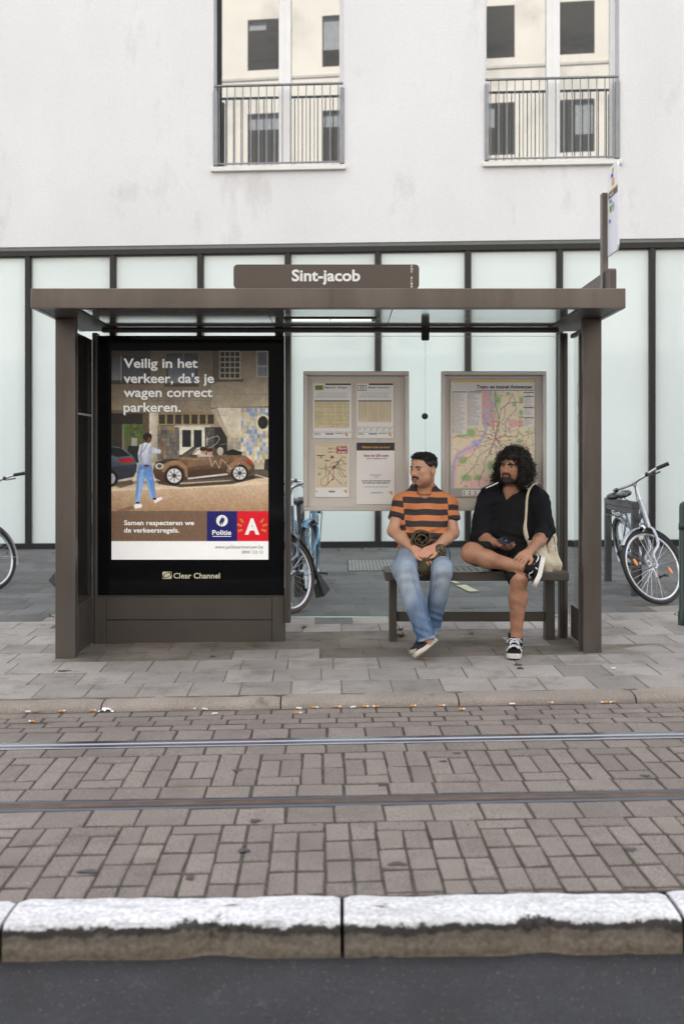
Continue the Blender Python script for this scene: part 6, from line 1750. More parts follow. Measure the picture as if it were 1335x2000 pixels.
def col_a(P, N):
    base = lin(np.array((204, 156, 128)) / 255.0)[None].repeat(len(P), 0) * 0.90
    L = hd.loc(P)
    red = sstep(-np.abs(L[:, 2] + 0.061) + 0.011, 0, 0.006) * (np.abs(L[:, 0]) < 0.024) * (L[:, 1] > 0.070)
    base = base * (1 - 0.55 * red[:, None]) + red[:, None] * 0.55 * lin(np.array((150, 82, 72)) / 255.0)
    stub = sstep(L[:, 2], -0.035, -0.075) if False else (sstep(-L[:, 2], 0.040, 0.075) * (L[:, 1] > -0.02) * (L[:, 2] > -0.13))
    base *= (1 - 0.22 * stub * (np.abs(L).max(1) < 0.16))[:, None]
    inn = (np.linalg.norm(L, axis=1) < 0.17)
    fade = inn * sstep(L[:, 2], 0.005, 0.03) * sstep(-L[:, 1], -0.035, -0.005) * 0.65
    base = base * (1 - fade[:, None]) + fade[:, None] * np.array((0.03, 0.022, 0.018))
    hx = np.minimum(np.linalg.norm(P - P3(830, 1086, 7.29), axis=1), 1); hb = np.clip(1 - hx / 0.10, 0, 1); base[:, 0] *= 1 + 0.10 * hb; base[:, 1] *= 1 - 0.08 * hb; base[:, 2] *= 1 - 0.04 * hb
    return base
soft_obj('body', b, skin_a, pa, col_a)
hd.eyes(pa, 0.0); hd.brows(pa, hair_m, 0.0042)
# hair: short curls on top, faded sides
hf = Field(hd.c - 0.17, hd.c + 0.17, 0.0045)
hf.ell(hd.p(0, -0.016, 0.042), np.array((0.080, 0.098, 0.073)), hd.R, 0.02); hf.ell(hd.p(0, 0.032, 0.078), np.array((0.062, 0.050, 0.034)), hd.R, 0.02)
nzf(hf, 330, 0.0035, 3)
hf.half(hd.p(0, 0.070, 0.047), hd.R @ np.array((0, 0.62, -0.78))); hf.half(hd.p(0, -0.02, 0.002), hd.R @ np.array((0, 0.55, -1.0)))
soft_obj('hair', hf, hair_m, pa)
pts, dirs = [], []; r = random.Random(4)
for k in range(520):
    u, v = r.uniform(0, 6.283), r.uniform(0.30, 1.0); d = np.array((math.sqrt(1 - v * v) * math.cos(u), math.sqrt(1 - v * v) * math.sin(u), v))
    lp = np.array((0, -0.014, 0.042)) + d * np.array((0.080, 0.097, 0.074)) + (np.array((0, 0.02, 0.008)) if d[1] > 0.3 and v > 0.5 else 0)
    if lp[1] > 0.072 and lp[2] < 0.066: continue
    pts.append(hd.p(*lp)); dirs.append(hd.R @ (d + np.array((r.uniform(-.5, .5), r.uniform(-.2, .8), r.uniform(-.2, .3)))))
curls_mesh('hair_curls', pts, dirs, hair_m, pa, 0.0055, 0.0026, 1.1, 0.012, 9, 4, 0.0, 6)
def beard(name, hdx, pieces, off, m, parent, jaw, cheek, nose, rough=0.002, cuts=()):
    """a thin layer over the head surface wherever the mask shapes are"""
    base = Field(hdx.c - 0.15, hdx.c + 0.15, 0.0035); hdx.build(base, jaw, nose, cheek); mask = Field(hdx.c - 0.15, hdx.c + 0.15, 0.0035)
    for (c, rr) in pieces: mask.ell(hdx.p(*c), np.array(rr) * hdx.k, hdx.R, 0.006)
    for (c, rr) in cuts: mask.ell(hdx.p(*c), np.array(rr) * hdx.k, hdx.R, 0.004, 's')
    base.f = np.maximum(base.f - off, mask.f); nzf(base, 420, rough, 8)
    return soft_obj(name, base, m, parent)
beard('moustache', hd, [((0, 0.100, -0.0465), (0.026, 0.016, 0.0060)), ((0.026, 0.092, -0.055), (0.007, 0.014, 0.010)), ((-0.026, 0.092, -0.055), (0.007, 0.014, 0.010))], 0.0032, beard_m, pa, 1.12, 1.08, 1.0, 0.0015)
beard('goatee', hd, [((0, 0.090, -0.106), (0.016, 0.026, 0.014)), ((0, 0.095, -0.079), (0.006, 0.012, 0.005))], 0.0028, beard_m, pa, 1.12, 1.08, 1.0, 0.0015)
# t-shirt
shm = bpy.data.materials.new('striped_cotton'); MATS['striped_cotton'] = shm
shm = mat('striped_cotton', (0.60, 0.215, 0.085), 0.85, 0, 0.07, 9, 0.06, 420, 0.25, 380)
t = shm.node_tree; bs = t.nodes['Principled BSDF']; src = bs.inputs['Base Color'].links[0].from_node
at = t.nodes.new('ShaderNodeAttribute'); at.attribute_name = 'stripe'
fr = t.nodes.new('ShaderNodeMath'); fr.operation = 'FRACT'; t.links.new(at.outputs['Fac'], fr.inputs[0])
lt_ = t.nodes.new('ShaderNodeMath'); lt_.operation = 'LESS_THAN'; lt_.inputs[1].default_value = 0.52; t.links.new(fr.outputs[0], lt_.inputs[0])
mx = t.nodes.new('ShaderNodeMixRGB'); mx.inputs['Color1'].default_value = (0.60, 0.215, 0.085, 1); mx.inputs['Color2'].default_value = (0.036, 0.030, 0.034, 1)
t.links.new(lt_.outputs[0], mx.inputs['Fac']); t.links.new(mx.outputs[0], src.inputs['Color1'])
s = Field(lo, hi, 0.006)
s.ell(A['chest'] + np.array((0, 0, 0.0)), (0.172, 0.122, 0.17), None, 0.05); s.ell(A['belly'] + np.array((0, -0.015, 0.0)), (0.176, 0.160, 0.14), None, 0.06); s.ell(A['pelvis'] + np.array((0, 0.0, 0.02)), (0.182, 0.15, 0.10), None, 0.05)
s.cone(A['shl'] + np.array((0.02, 0, 0.004)), A['shr'] + np.array((-0.02, 0, 0.004)), 0.058, 0.058, 0.05); s.cone(A['neck'] + np.array((-0.02, 0.025, 0.0)), A['shl'], 0.056, 0.054, 0.04); s.cone(A['neck'] + np.array((0.02, 0.025, 0.0)), A['shr'], 0.056, 0.054, 0.04); s.cone(A['neck'] + np.array((0, 0.02, 0.012)), A['chest'], 0.082, 0.12, 0.06)
hem = {}; sv = Field(lo, hi, 0.006)
for sh_, e in (('shl', 'ell'), ('shr', 'elr')):
    end = A[sh_] * 0.42 + A[e] * 0.58; d = A[e] - A[sh_]; d /= np.linalg.norm(d); hem[sh_] = (end, d)
    sv.cone(A[sh_], end + d * 0.04, 0.060, 0.062, 0.035)
    sv.half(end, d, 0, end - 0.16, end + 0.16)
s.put((slice(None),) * 3, sv.f, 0.03, 'u')
s.cone(A['neck'] + np.array((0, -0.01, 0.075)), A['neck'] + np.array((-0.004, -0.060, 0.014)), 0.068, 0.052, 0.010, 's')
nzf(s, 26, 0.006, 21); nzf(s, 58, 0.0040, 22)
X, Y, Z = s.grid(); s.f += (0.006 * np.sin((Z - 0.35 * np.abs(X - A['belly'][0])) * 95) * np.exp(-((Z - (A['belly'][2] + 0.03)) / 0.07) ** 2)).astype(np.float32)
def stripe(P, N):
    dl, tl = segd(P, A['shl'], A['ell']); dr, tr = segd(P, A['shr'], A['elr'])
    out = (P[:, 2] - WZ(972, 7.55) + 0.02 * (P[:, 0] - A['chest'][0])) / 0.0800 * -1.0 + 0.0
    sl = (P[:, 0] < A['shl'][0] + 0.012 - 0.10 * (P[:, 2] - A['shl'][2]) ** 1) & (dl < 0.12); sr = (P[:, 0] > A['shr'][0] - 0.012) & (dr < 0.12)
    out = np.where(sl, tl * np.linalg.norm(A['ell'] - A['shl']) / 0.078 - 0.12, out); out = np.where(sr, tr * np.linalg.norm(A['elr'] - A['shr']) / 0.078 - 0.28, out)
    return out + 10 + 0.05 * nz(P, 22, 77)
soft_obj('t_shirt', s, shm, pa, stripe, 'stripe')
q = MB(); n0 = A['neck']; ring = []
for k in range(20):
    a = 2 * math.pi * k / 20; ring.append((n0[0] + 0.070 * math.cos(a), n0[1] + 0.0 + 0.068 * math.sin(a), n0[2] + 0.018 + 0.026 * math.sin(a)))
q.tube(ring, 0.006, 8, 0, None, True); q.build('collar', mat('orange_rib', (0.60, 0.215, 0.085), 0.85, 0, 0.05), pa, True)
# jeans
jm = mat('washed_denim', (0.075, 0.165, 0.33), 0.85, 0, 0.16, 16, 0.12, 260, 0.3, 300, stretch=(1, 1, 0.4))
t = jm.node_tree; bs = t.nodes['Principled BSDF']; src = bs.inputs['Base Color'].links[0].from_node
at = t.nodes.new('ShaderNodeAttribute'); at.attribute_name = 'wear'; mx = t.nodes.new('ShaderNodeMixRGB'); mx.inputs['Color1'].default_value = (0.040, 0.100, 0.215, 1); mx.inputs['Color2'].default_value = (0.42, 0.48, 0.54, 1)
t.links.new(at.outputs['Fac'], mx.inputs['Fac']); t.links.new(mx.outputs[0], src.inputs['Color1'])
j = Field((lo[0], 6.95, 0.08), (hi[0], 7.9, 0.86), 0.006)
j.ell(A['pelvis'] + np.array((0, 0.01, -0.015)), (0.172, 0.145, 0.095), None, 0.05)
for h_, k_, a_, rk, rh in (('hpl', 'knl', 'anl', 0.080, 0.060), ('hpr', 'knr', 'anr', 0.070, 0.055)):
    j.cone(A[h_], A[k_], 0.098, rk, 0.045); mid = A[k_] * 0.5 + A[a_] * 0.5; d = A[a_] - A[k_]; d /= np.linalg.norm(d)
    j.cone(A[k_], mid, rk, rk * 0.84, 0.03); j.cone(mid, A[a_] + d * 0.03, rk * 0.84, rh * 1.02, 0.03)
j.half(A['pelvis'] + np.array((0, 0, 0.075)), (0, 0, 1))
dl = A['anl'] - A['knl']; j.half(A['anl'], dl, 0, A['anl'] + dl / np.linalg.norm(dl) * 0.06 - np.array((.08, .09, .07)), A['anl'] + dl / np.linalg.norm(dl) * 0.06 + np.array((.08, .09, .07)))
nzf(j, 19, 0.0030, 31); nzf(j, 60, 0.0012, 35)
X, Y, Z = j.grid()
for a_, am in (('anl', 0.006), ('anr', 0.006)):
    c = A[a_]; j.f += (am * np.sin((Z + 0.35 * (X - c[0])) * 130) * np.exp(-((Z - c[2] - 0.06) / 0.06) ** 2) * np.exp(-((X - c[0]) / 0.12) ** 2)).astype(np.float32)
for k_ in ('knl', 'knr'):
    c = A[k_]; j.f += (0.004 * np.sin((Z * 0.8 + 0.6 * Y) * 110) * np.exp(-((Z - c[2] + 0.05) / 0.06) ** 2 - ((X - c[0]) / 0.1) ** 2)).astype(np.float32)
def wear(P, N):
    w = np.zeros(len(P))
    for h_, k_, a_ in (('hpl', 'knl', 'anl'), ('hpr', 'knr', 'anr')):
        kd = np.linalg.norm((P - (A[k_] + np.array((0, -0.06, -0.07)))) * np.array((1, 1, 0.55)), axis=1); w = np.maximum(w, 0.78 * sstep(1 - kd / 0.21, 0, 1))
        d, tt_ = segd(P, A[h_], A[k_]); w = np.maximum(w, 0.50 * (d < 0.12) * sstep(N[:, 2], 0.2, 0.8))
        d, tt_ = segd(P, A[k_], A[a_]); front = sstep(-N[:, 1], 0.35, 0.9); w = np.maximum(w, (0.30 * (1 - tt_) ** 0.8 + 0.08) * front * (d < 0.09)); w = np.maximum(w, 0.5 * (tt_ > 0.97) * (d < 0.1))
    return np.clip(w + 0.05 * nz(P, 60, 5) + 0.10 * (rng.random(len(P)) - 0.5), 0, 1)
jo = soft_obj('jeans', j, jm, pa, wear, 'wear')
seam_m = mat('denim_seam', (0.17, 0.24, 0.34), 0.9)
for k_, a_, sx in (('knl', 'anl', 1), ('knr', 'anr', -1)):
    q = MB(); pts_ = []
    for t_ in np.linspace(0.06, 0.98, 16):
        c0 = A[k_] * (1 - t_) + A[a_] * t_; o_ = Vector(c0 + np.array((sx * 0.035, -0.2, 0))); ok, loc, nr, _f = jo.ray_cast(o_, Vector((0, 1, 0)))
        if ok: pts_.append(loc + nr * 0.0012)
    if len(pts_) > 2: q.tube(pts_, 0.0022, 5); q.build('seam', seam_m, jo, True)
navy = mat('navy_canvas', (0.008, 0.0095, 0.018), 0.75, 0, 0.12, 40, 0.1, 300, 0.2, 300); sole_w = mat('off_white_sole', (0.52, 0.47, 0.38), 0.7, 0, 0.10, 30)
shoe(pa, P3(852, 1254, 7.24), P3(815, 1284, 7.02), np.array((-0.62, 0.10, 0.62)), navy, sole_w, slip=True)
shoe(pa, P3(845, 1252, 7.36), P3(808, 1278, 7.14), np.array((-0.35, -0.1, 0.95)), navy, sole_w, slip=True)

# rolled cardigan in his lap
olive = mat('olive_knit', (0.082, 0.064, 0.038), 0.95, 0, 0.3, 20, 0.35, 160, 0.9, 240, col2=(0.16, 0.115, 0.06), patch=0.05, pscale=55)
leo = mat('leopard_knit', (0.030, 0.022, 0.014), 0.95, 0, 0.2, 20, 0.3, 200, 0.9, 240, col2=(0.24, 0.165, 0.085), patch=0.5, pscale=85)
cg = thing('rolled_cardigan', 'rolled brown olive knitted cardigan lying on the lap under clasped hands', 'cardigan', P3(825, 1075, 7.4))
c = Field(P3(785, 1140, 7.1) - 0.03, P3(885, 1020, 7.62) + 0.03, 0.006)
roll = P3(822, 1052, 7.42)
c.cone(roll + np.array((0, 0.12, 0)), roll + np.array((0, 0.17, -0.02)), 0.060, 0.06, 0.02)
c.cone(P3(850, 1066, 7.44), P3(850, 1090, 7.33), 0.045, 0.045, 0.03); c.cone(P3(815, 1085, 7.38), P3(828, 1112, 7.29), 0.05, 0.035, 0.03)
c.cone(P3(822, 1095, 7.30), P3(820, 1112, 7.29), 0.030, 0.020, 0.02); c.cone(P3(832, 1095, 7.30), P3(834, 1112, 7.29), 0.030, 0.020, 0.02); c.cone(P3(800, 1072, 7.46), P3(806, 1088, 7.40), 0.030, 0.03, 0.02)
nzf(c, 48, 0.0035, 41); nzf(c, 150, 0.0010, 42)
soft_obj('knit', c, olive, cg)
q = MB(); r = random.Random(31)
for k in range(26):
    xx = 813 + 27 * k / 25; q.tube([P3(xx, 1108, 7.275), P3(xx + r.uniform(-2, 2), 1117, 7.268 + r.uniform(-.01, .01)), P3(xx + r.uniform(-3, 3), 1122 + r.uniform(0, 7), 7.275)], [0.0042, 0.0036, 0.0022], 5)
q.build('fringe', leo, cg, True)
# the roll itself: one long sheet wound about two and a half turns
q = MB(); ns, nd = 90, 7; vs = []; r = random.Random(14)
for i in range(ns + 1):
    a = -0.6 - 16.2 * i / ns; R0 = 0.078 - 0.058 * i / ns + 0.003 * math.sin(i * 0.7)
    sq_ = 1 + 0.10 * math.sin(2 * a + 0.6)
    for sd in (0.0, -0.0125 - 0.003 * math.sin(i * 1.3)):
        for k in range(nd + 1):
            rr = (R0 + sd) * sq_ + 0.0016 * math.sin(i * 2.1 + k); yy = roll[1] - 0.055 + 0.17 * k / nd + (0.006 * math.sin(i * 0.9) if k == 0 else 0)
            vs.append((roll[0] + rr * math.cos(a), yy, roll[2] + rr * math.sin(a)))
m2 = 2 * (nd + 1); fs = []
for i in range(ns):
    for k in range(nd):
        a = i * m2 + k; fs.append((a, a + 1, a + m2 + 1, a + m2)); a += nd + 1; fs.append((a, a + m2, a + m2 + 1, a + 1))
    a = i * m2; fs.append((a, a + m2, a + m2 + nd + 1, a + nd + 1))
q.add(vs, fs); q.build('rolled_sheet', olive, cg, True)
c = Field(P3(825, 1130, 7.15) - 0.03, P3(880, 1060, 7.5) + 0.03, 0.006)
c.ell(P3(854, 1088, 7.335), (0.058, 0.035, 0.055), None, 0.02); c.cone(P3(858, 1075, 7.36), P3(840, 1108, 7.30), 0.046, 0.026, 0.02); nzf(c, 70, 0.0025, 43)
soft_obj('patterned_lining', c, leo, cg)

# ------------------------------------------------------------------ man with the big curly hair
pb = thing('person', 'seated man with big black curly hair in black hoodie and shorts with legs crossed', 'person', (WX(1000, 7.6), 7.6, SEAT))
B_ = dict(neck=P3(999, 958, 7.66), chest=P3(1001, 1003, 7.68), belly=P3(1002, 1045, 7.64), pelvis=P3(1001, 1076, 7.62),
          shl=P3(951, 975, 7.66), shr=P3(1052, 976, 7.66), ell=P3(935, 1049, 7.60), elr=P3(1066, 1040, 7.57), wrl=P3(967, 1061, 7.42), wrr=P3(1031, 1079, 7.22),
          hpl=P3(977, 1084, 7.60), hpr=P3(1024, 1086, 7.60), knl=P3(921, 1080, 7.30), knr=P3(1012, 1132, 7.16), anl=P3(1013, 1107, 7.14), anr=P3(1007, 1240, 7.20))
hb = Head(P3(1000, 914, 7.60), math.radians(36), math.radians(2), math.radians(-3), 0.95)
lo = np.array((WX(905, 7.3) - 0.05, 6.85, 0.0)); hi = np.array((WX(1092, 7.5) + 0.05, 7.92, 1.42))
b = Field(lo, hi, 0.0045)
hb.build(b, jaw=1.0, nose=1.25)
b.cone(hb.p(0, -0.02, -0.05), B_['neck'] + np.array((0, 0.02, -0.03)), 0.058, 0.064, 0.03); b.cone(B_['neck'] + np.array((0, 0.01, -.02)), B_['chest'], 0.075, 0.105, 0.04); b.cone(B_['chest'], B_['belly'], 0.105, 0.11, 0.05); b.cone(B_['belly'], B_['pelvis'], 0.11, 0.11, 0.05)
for s_, e, w in (('shl', 'ell', 'wrl'), ('shr', 'elr', 'wrr')):
    b.cone(B_['chest'] + np.array((0, 0, .06)), B_[s_], 0.06, 0.055, 0.03); b.cone(B_[s_], B_[e], 0.050, 0.045, 0.03); mid = B_[e] * 0.6 + B_[w] * 0.4; b.cone(B_[e], mid, 0.046, 0.045, 0.02); b.cone(mid, B_[w], 0.044, 0.029, 0.02)
# legs: knee caps, calves and ankles
b.cone(B_['hpl'], B_['knl'], 0.085, 0.066, 0.04); b.ell(B_['knl'] + np.array((-0.005, -0.01, 0.0)), (0.064, 0.060, 0.066), None, 0.03)
mid = B_['knl'] * 0.68 + B_['anl'] * 0.32; b.cone(B_['knl'], mid + np.array((0, 0.0, -0.012)), 0.058, 0.060, 0.03); b.cone(mid + np.array((0, 0, -0.012)), B_['anl'], 0.058, 0.036, 0.03)
b.cone(B_['hpr'], B_['knr'] + np.array((0, 0.05, 0.03)), 0.085, 0.068, 0.04); b.ell(B_['knr'] + np.array((0, -0.004, -0.004)), (0.054, 0.054, 0.062), None, 0.03)
kd = B_['knr']; an = B_['anr']; mid = kd * 0.66 + an * 0.34; b.cone(kd, mid + np.array((0.004, 0.015, 0)), 0.052, 0.060, 0.03); b.cone(mid + np.array((0.004, 0.015, 0)), an, 0.059, 0.036, 0.03); b.cone(kd + np.array((0, -0.02, -0.04)), an + np.array((0, -0.01, 0.05)), 0.030, 0.028, 0.02); b.cone(an, P3(1005, 1268, 7.22), 0.036, 0.04, 0.02)
b.cone(B_['anl'], P3(1045, 1116, 7.15), 0.036, 0.036, 0.02)
hand(b, B_['wrl'], P3(985, 1071, 7.33) - B_['wrl'], np.array((0.30, 0.25, 0.9)), (0.50, 0.55, 0.6, 0.62), 1.0, (0.5, 0.3), -1, 0.02)
hand(b, B_['wrr'], P3(1010, 1097, 7.075) - B_['wrr'], np.array((-0.25, 0.55, -0.75)), (0.40, 0.42, 0.44, 0.46), 1.04, (0.1, 0.0), 1, 0.10)
def col_b(P, N):
    base = lin(np.array((174, 126, 99)) / 255.0)[None].repeat(len(P), 0) * 0.94
    L = hb.loc(P); hd_ = np.linalg.norm(L, axis=1) < 0.17
    red = sstep(-np.abs(L[:, 2] + 0.0605) + 0.012, 0, 0.006) * (np.abs(L[:, 0]) < 0.024) * (L[:, 1] > 0.070)
    base = base * (1 - 0.6 * red[:, None]) + red[:, None] * 0.6 * lin(np.array((150, 84, 76)) / 255.0)
    stub = hd_ * sstep(-L[:, 2], 0.030, 0.060) * (L[:, 2] > -0.14); base *= (1 - 0.35 * stub)[:, None]
    # body hair on shins, forearms and chest: darker flecks
    g = np.zeros(len(P))
    for a_, c_, rr in (('knr', 'anr', 0.08), ('knl', 'anl', 0.08), ('elr', 'wrr', 0.06), ('ell', 'wrl', 0.06)):
        d, t_ = segd(P, B_[a_], B_[c_]); g = np.maximum(g, (d < rr) * (0.35 + 0.65 * np.sin(np.clip(t_, 0, 1) * math.pi)))
    ch = np.exp(-(np.linalg.norm(P - P3(1000, 978, 7.58), axis=1) / 0.06) ** 2); g = np.maximum(g, ch)
    fl = np.clip(0.45 + 0.5 * nz(P, 60, 3) + 0.9 * (rng.random(len(P)) - 0.5), 0, 1)
    base *= (1 - 0.42 * g * fl)[:, None]
    kn = np.exp(-(np.linalg.norm(P - (B_['knr'] + np.array((0, -0.05, 0.0))), axis=1) / 0.05) ** 2); base *= (1 - 0.38 * kn * np.clip(0.6 + nz(P, 90, 9), 0, 1))[:, None]
    return base
soft_obj('body', b, skin_b, pb, col_b)
hb.eyes(pb, -0.35); hb.brows(pb, hair_m, 0.0062)
beard('beard', hb, [((0, 0.055, -0.096), (0.060, 0.068, 0.036)), ((0.058, 0.012, -0.060), (0.026, 0.045, 0.052)), ((-0.058, 0.012, -0.060), (0.026, 0.045, 0.052)), ((0, 0.100, -0.044), (0.028, 0.018, 0.0075)), ((0.028, 0.090, -0.058), (0.010, 0.018, 0.016)), ((-0.028, 0.090, -0.058), (0.010, 0.018, 0.016))],
      0.0030, beard_m2, pb, 1.0, 1.0, 1.25, 0.0022, cuts=[((0, 0.100, -0.0615), (0.021, 0.02, 0.0095))])
# hair: a dark core plus several hundred corkscrew curls
hc = Field(hb.c - 0.26, hb.c + 0.24, 0.006)
blobs = [((0, -0.025, 0.055), (0.122, 0.120, 0.115)), ((0.090, -0.035, -0.02), (0.062, 0.085, 0.105)), ((-0.085, -0.035, -0.015), (0.058, 0.085, 0.095)), ((0, -0.085, -0.03), (0.10, 0.07, 0.11)), ((0.100, -0.030, -0.085), (0.060, 0.065, 0.060)), ((-0.088, -0.02, -0.080), (0.045, 0.055, 0.05)), ((0.0, 0.062, 0.088), (0.062, 0.040, 0.034))]
for (cc, rr) in blobs: hc.ell(hb.p(*cc), np.array(rr) * hb.k * 0.90, hb.R, 0.02)
hc.ell(hb.p(0, 0.100, -0.028), np.array((0.061, 0.088, 0.086)) * hb.k, hb.R, 0.006, 's')
nzf(hc, 110, 0.009, 51); nzf(hc, 260, 0.004, 52)
core = soft_obj('hair', hc, hair_m, pb)
nv = len(core.data.vertices); co = np.zeros(nv * 3, np.float32); core.data.vertices.foreach_get('co', co); co = co.reshape(-1, 3); nn = np.zeros(nv * 3, np.float32); core.data.vertices.foreach_get('normal', nn); nn = nn.reshape(-1, 3)
L = hb.loc(co); keep = np.argwhere(~((L[:, 1] > 0.045) & (np.abs(L[:, 0]) < 0.058) & (L[:, 2] < 0.058)))[:, 0]
sel = rng.choice(keep, 1250, replace=False)
curls_mesh('hair_curls', co[sel] - nn[sel] * 0.010, nn[sel] * 0.9 + rng.normal(0, 0.45, (len(sel), 3)) + np.array((0, 0, -0.25)), hair_m, pb, 0.0095, 0.0020, 1.9, 0.040, 15, 4, 0.010, 12)
# black v-neck t-shirt
blk = mat('black_cotton', (0.0075, 0.0075, 0.0085), 0.9, 0, 0.15, 10, 0.15, 300, 0.2, 300, spec=0.25); blk2 = mat('black_fleece', (0.0100, 0.0105, 0.0135), 0.95, 0, 0.15, 10, 0.15, 300, 0.3, 300, spec=0.2)
s = Field(lo, hi, 0.006)
s.ell(B_['chest'], (0.155, 0.120, 0.17), None, 0.05); s.ell(B_['belly'], (0.150, 0.138, 0.13), None, 0.06); s.ell(B_['pelvis'] + np.array((0, 0.0, 0.01)), (0.160, 0.14, 0.09), None, 0.05); s.cone(B_['shl'] + np.array((0.04, 0, -0.01)), B_['shr'] + np.array((-0.04, 0, -0.01)), 0.060, 0.060, 0.05); s.cone(B_['neck'] + np.array((0, .02, 0.0)), B_['chest'], 0.078, 0.12, 0.06)
# V opening: three cones from the collar to the point
vp = P3(991, 976, 7.52); f0 = B_['neck']
X, Y, Z = s.grid(); zv, zt_ = WZ(978, 7.55), WZ(944, 7.57); tz = (Z - zv) / (zt_ - zv); xl_ = WX(988.5, 7.55) + (WX(981, 7.57) - WX(988.5, 7.55)) * tz; xr_ = WX(990, 7.55) + (WX(1022, 7.57) - WX(990, 7.55)) * tz
op = np.maximum(np.maximum(xl_ - X, X - xr_), np.maximum(Y - 7.64, zv - Z)); s.f = np.maximum(s.f, -op).astype(np.float32)
s.cone(f0 + np.array((0, 0.0, 0.06)), f0 + np.array((0, -0.04, 0.02)), 0.064, 0.052, 0.006, 's')
nzf(s, 30, 0.004, 61); X, Y, Z = s.grid(); s.f += (0.006 * np.sin((Z + 0.25 * (X - B_['belly'][0])) * 120) * np.exp(-((Z - B_['belly'][2]) / 0.06) ** 2)).astype(np.float32)
soft_obj('v_neck_shirt', s, blk, pb)
# open hoodie with pushed up sleeves
s = Field(lo, hi, 0.006)
s.ell(B_['chest'] + np.array((0, 0.01, -0.01)), (0.188, 0.132, 0.18), None, 0.05); s.ell(B_['belly'] + np.array((0, 0.015, -0.01)), (0.182, 0.140, 0.13), None, 0.06); s.cone(B_['shl'] + np.array((0.03, 0, 0)), B_['shr'] + np.array((-0.03, 0, 0)), 0.072, 0.072, 0.05); s.ell(B_['neck'] + np.array((0, 0.075, -0.01)), (0.125, 0.055, 0.065), None, 0.03)
s.cone(P3(944, 957, 7.62), P3(976, 948, 7.63), 0.030, 0.030, 0.03); s.cone(P3(1024, 950, 7.62), P3(1050, 958, 7.62), 0.032, 0.028, 0.03)
# front opening
X, Y, Z = s.grid(); wz = np.clip((WZ(1070, 7.6) - Z) / (WZ(1070, 7.6) - WZ(955, 7.6)) * -1 + 1, 0, 1)
cx = B_['chest'][0] + 0.004; hw = 0.085 + 0.022 * (1 - wz)
op = np.maximum(np.abs(X - cx) - hw, Y - 7.645); s.f = np.maximum(s.f, -op)
s.cone(f0 + np.array((0, 0.0, 0.06)), f0 + np.array((0, -0.09, -0.02)), 0.072, 0.080, 0.01, 's')
sv = Field(lo, hi, 0.006)
for s_, e, w in (('shl', 'ell', 'wrl'), ('shr', 'elr', 'wrr')):
    s.cone(B_[s_], B_[e], 0.074, 0.066, 0.03); fr_ = 0.34 if s_ == 'shr' else 0.42
    en = B_[e] * (1 - fr_) + B_[w] * fr_; d = en - B_[e]; d /= np.linalg.norm(d); sv.cone(B_[e], en + d * 0.03, 0.064, 0.056 if s_ == 'shr' else 0.052, 0.03)
    sv.half(en, d, 0, en - 0.16, en + 0.16)
s.put((slice(None),) * 3, sv.f, 0.03, 'u')
nzf(s, 28, 0.007, 71); nzf(s, 62, 0.0040, 72)
for e in ('ell', 'elr'):
    c = B_[e]; s.f += (0.006 * np.sin((Z - 0.4 * (X - c[0])) * 105) * np.exp(-((Z - c[2] - 0.01) / 0.07) ** 2 - ((X - c[0]) / 0.10) ** 2)).astype(np.float32)
soft_obj('hoodie', s, blk2, pb)
q = MB(); q.tube([P3(948, 953, 7.555), P3(958, 949, 7.55), P3(972, 942.5, 7.56)], 0.0045, 6); q.tube([P3(1025, 947, 7.55), P3(1029, 953, 7.545), P3(1033, 957, 7.55)], 0.006, 6); q.build('hood_tape', white_ink, pb, True)
# shorts
s = Field(lo, hi, 0.006)
s.ell(B_['pelvis'] + np.array((0, 0, -0.015)), (0.175, 0.15, 0.10), None, 0.05)
k1 = B_['hpl'] * 0.20 + B_['knl'] * 0.80; s.cone(B_['hpl'] + np.array((0, 0, -0.005)), k1, 0.105, 0.082, 0.04); d = k1 - B_['hpl']; d /= np.linalg.norm(d); s.cone(k1 + np.array((0.0, 0.0, -0.018)), B_['knl'] + np.array((0.012, 0.02, -0.016)), 0.070, 0.064, 0.02)
k2 = B_['hpr'] * 0.12 + (B_['knr'] + np.array((0, 0.05, 0.03))) * 0.88; s.cone(B_['hpr'], k2, 0.105, 0.088, 0.04); s.cone(k2, B_['knr'] + np.array((0, 0.02, 0.012)), 0.086, 0.074, 0.02)
dd = np.array((0.0, -0.75, -0.65)); s.half(B_['knr'] + np.array((0, -0.012, -0.004)), dd, 0, B_['knr'] - 0.13, B_['knr'] + np.array((0.13, 0.13, 0.07)))
s.half(B_['knl'] + np.array((0.02, -0.03, 0.0)), np.array((-0.25, -0.85, 0.45)), 0, B_['knl'] - 0.10, B_['knl'] + 0.10)
nzf(s, 30, 0.005, 81); nzf(s, 80, 0.002, 82)
soft_obj('shorts', s, blk, pb)
# socks and shoes
q = MB(); q.tube([P3(1007, 1229, 7.205), P3(1006, 1245, 7.215), P3(1005, 1262, 7.23)], [0.0405, 0.041, 0.042], 18); q.build('sock', blk, pb, True)
q = MB(); q.tube([P3(1020, 1108.5, 7.14), P3(1028, 1111, 7.145), P3(1040, 1114, 7.15)], [0.040, 0.041, 0.042], 18); q.build('sock', blk, pb, True)
suede = mat('black_suede', (0.0085, 0.0085, 0.0095), 0.85, 0, 0.2, 30, spec=0.25); wsole = mat('white_rubber_sole', (0.62, 0.59, 0.55), 0.6, 0, 0.12, 25); lace = mat('white_lace', (0.70, 0.70, 0.76), 0.8); vstripe = mat('white_leather', (0.72, 0.72, 0.72), 0.5)
h0_ = P3(1007, 1274, 7.29); h0_[2] = gz(h0_[0], 7.29) + 0.004; t0_ = P3(1001, 1283, 7.02); t0_[2] = gz(t0_[0], 7.02) + 0.004
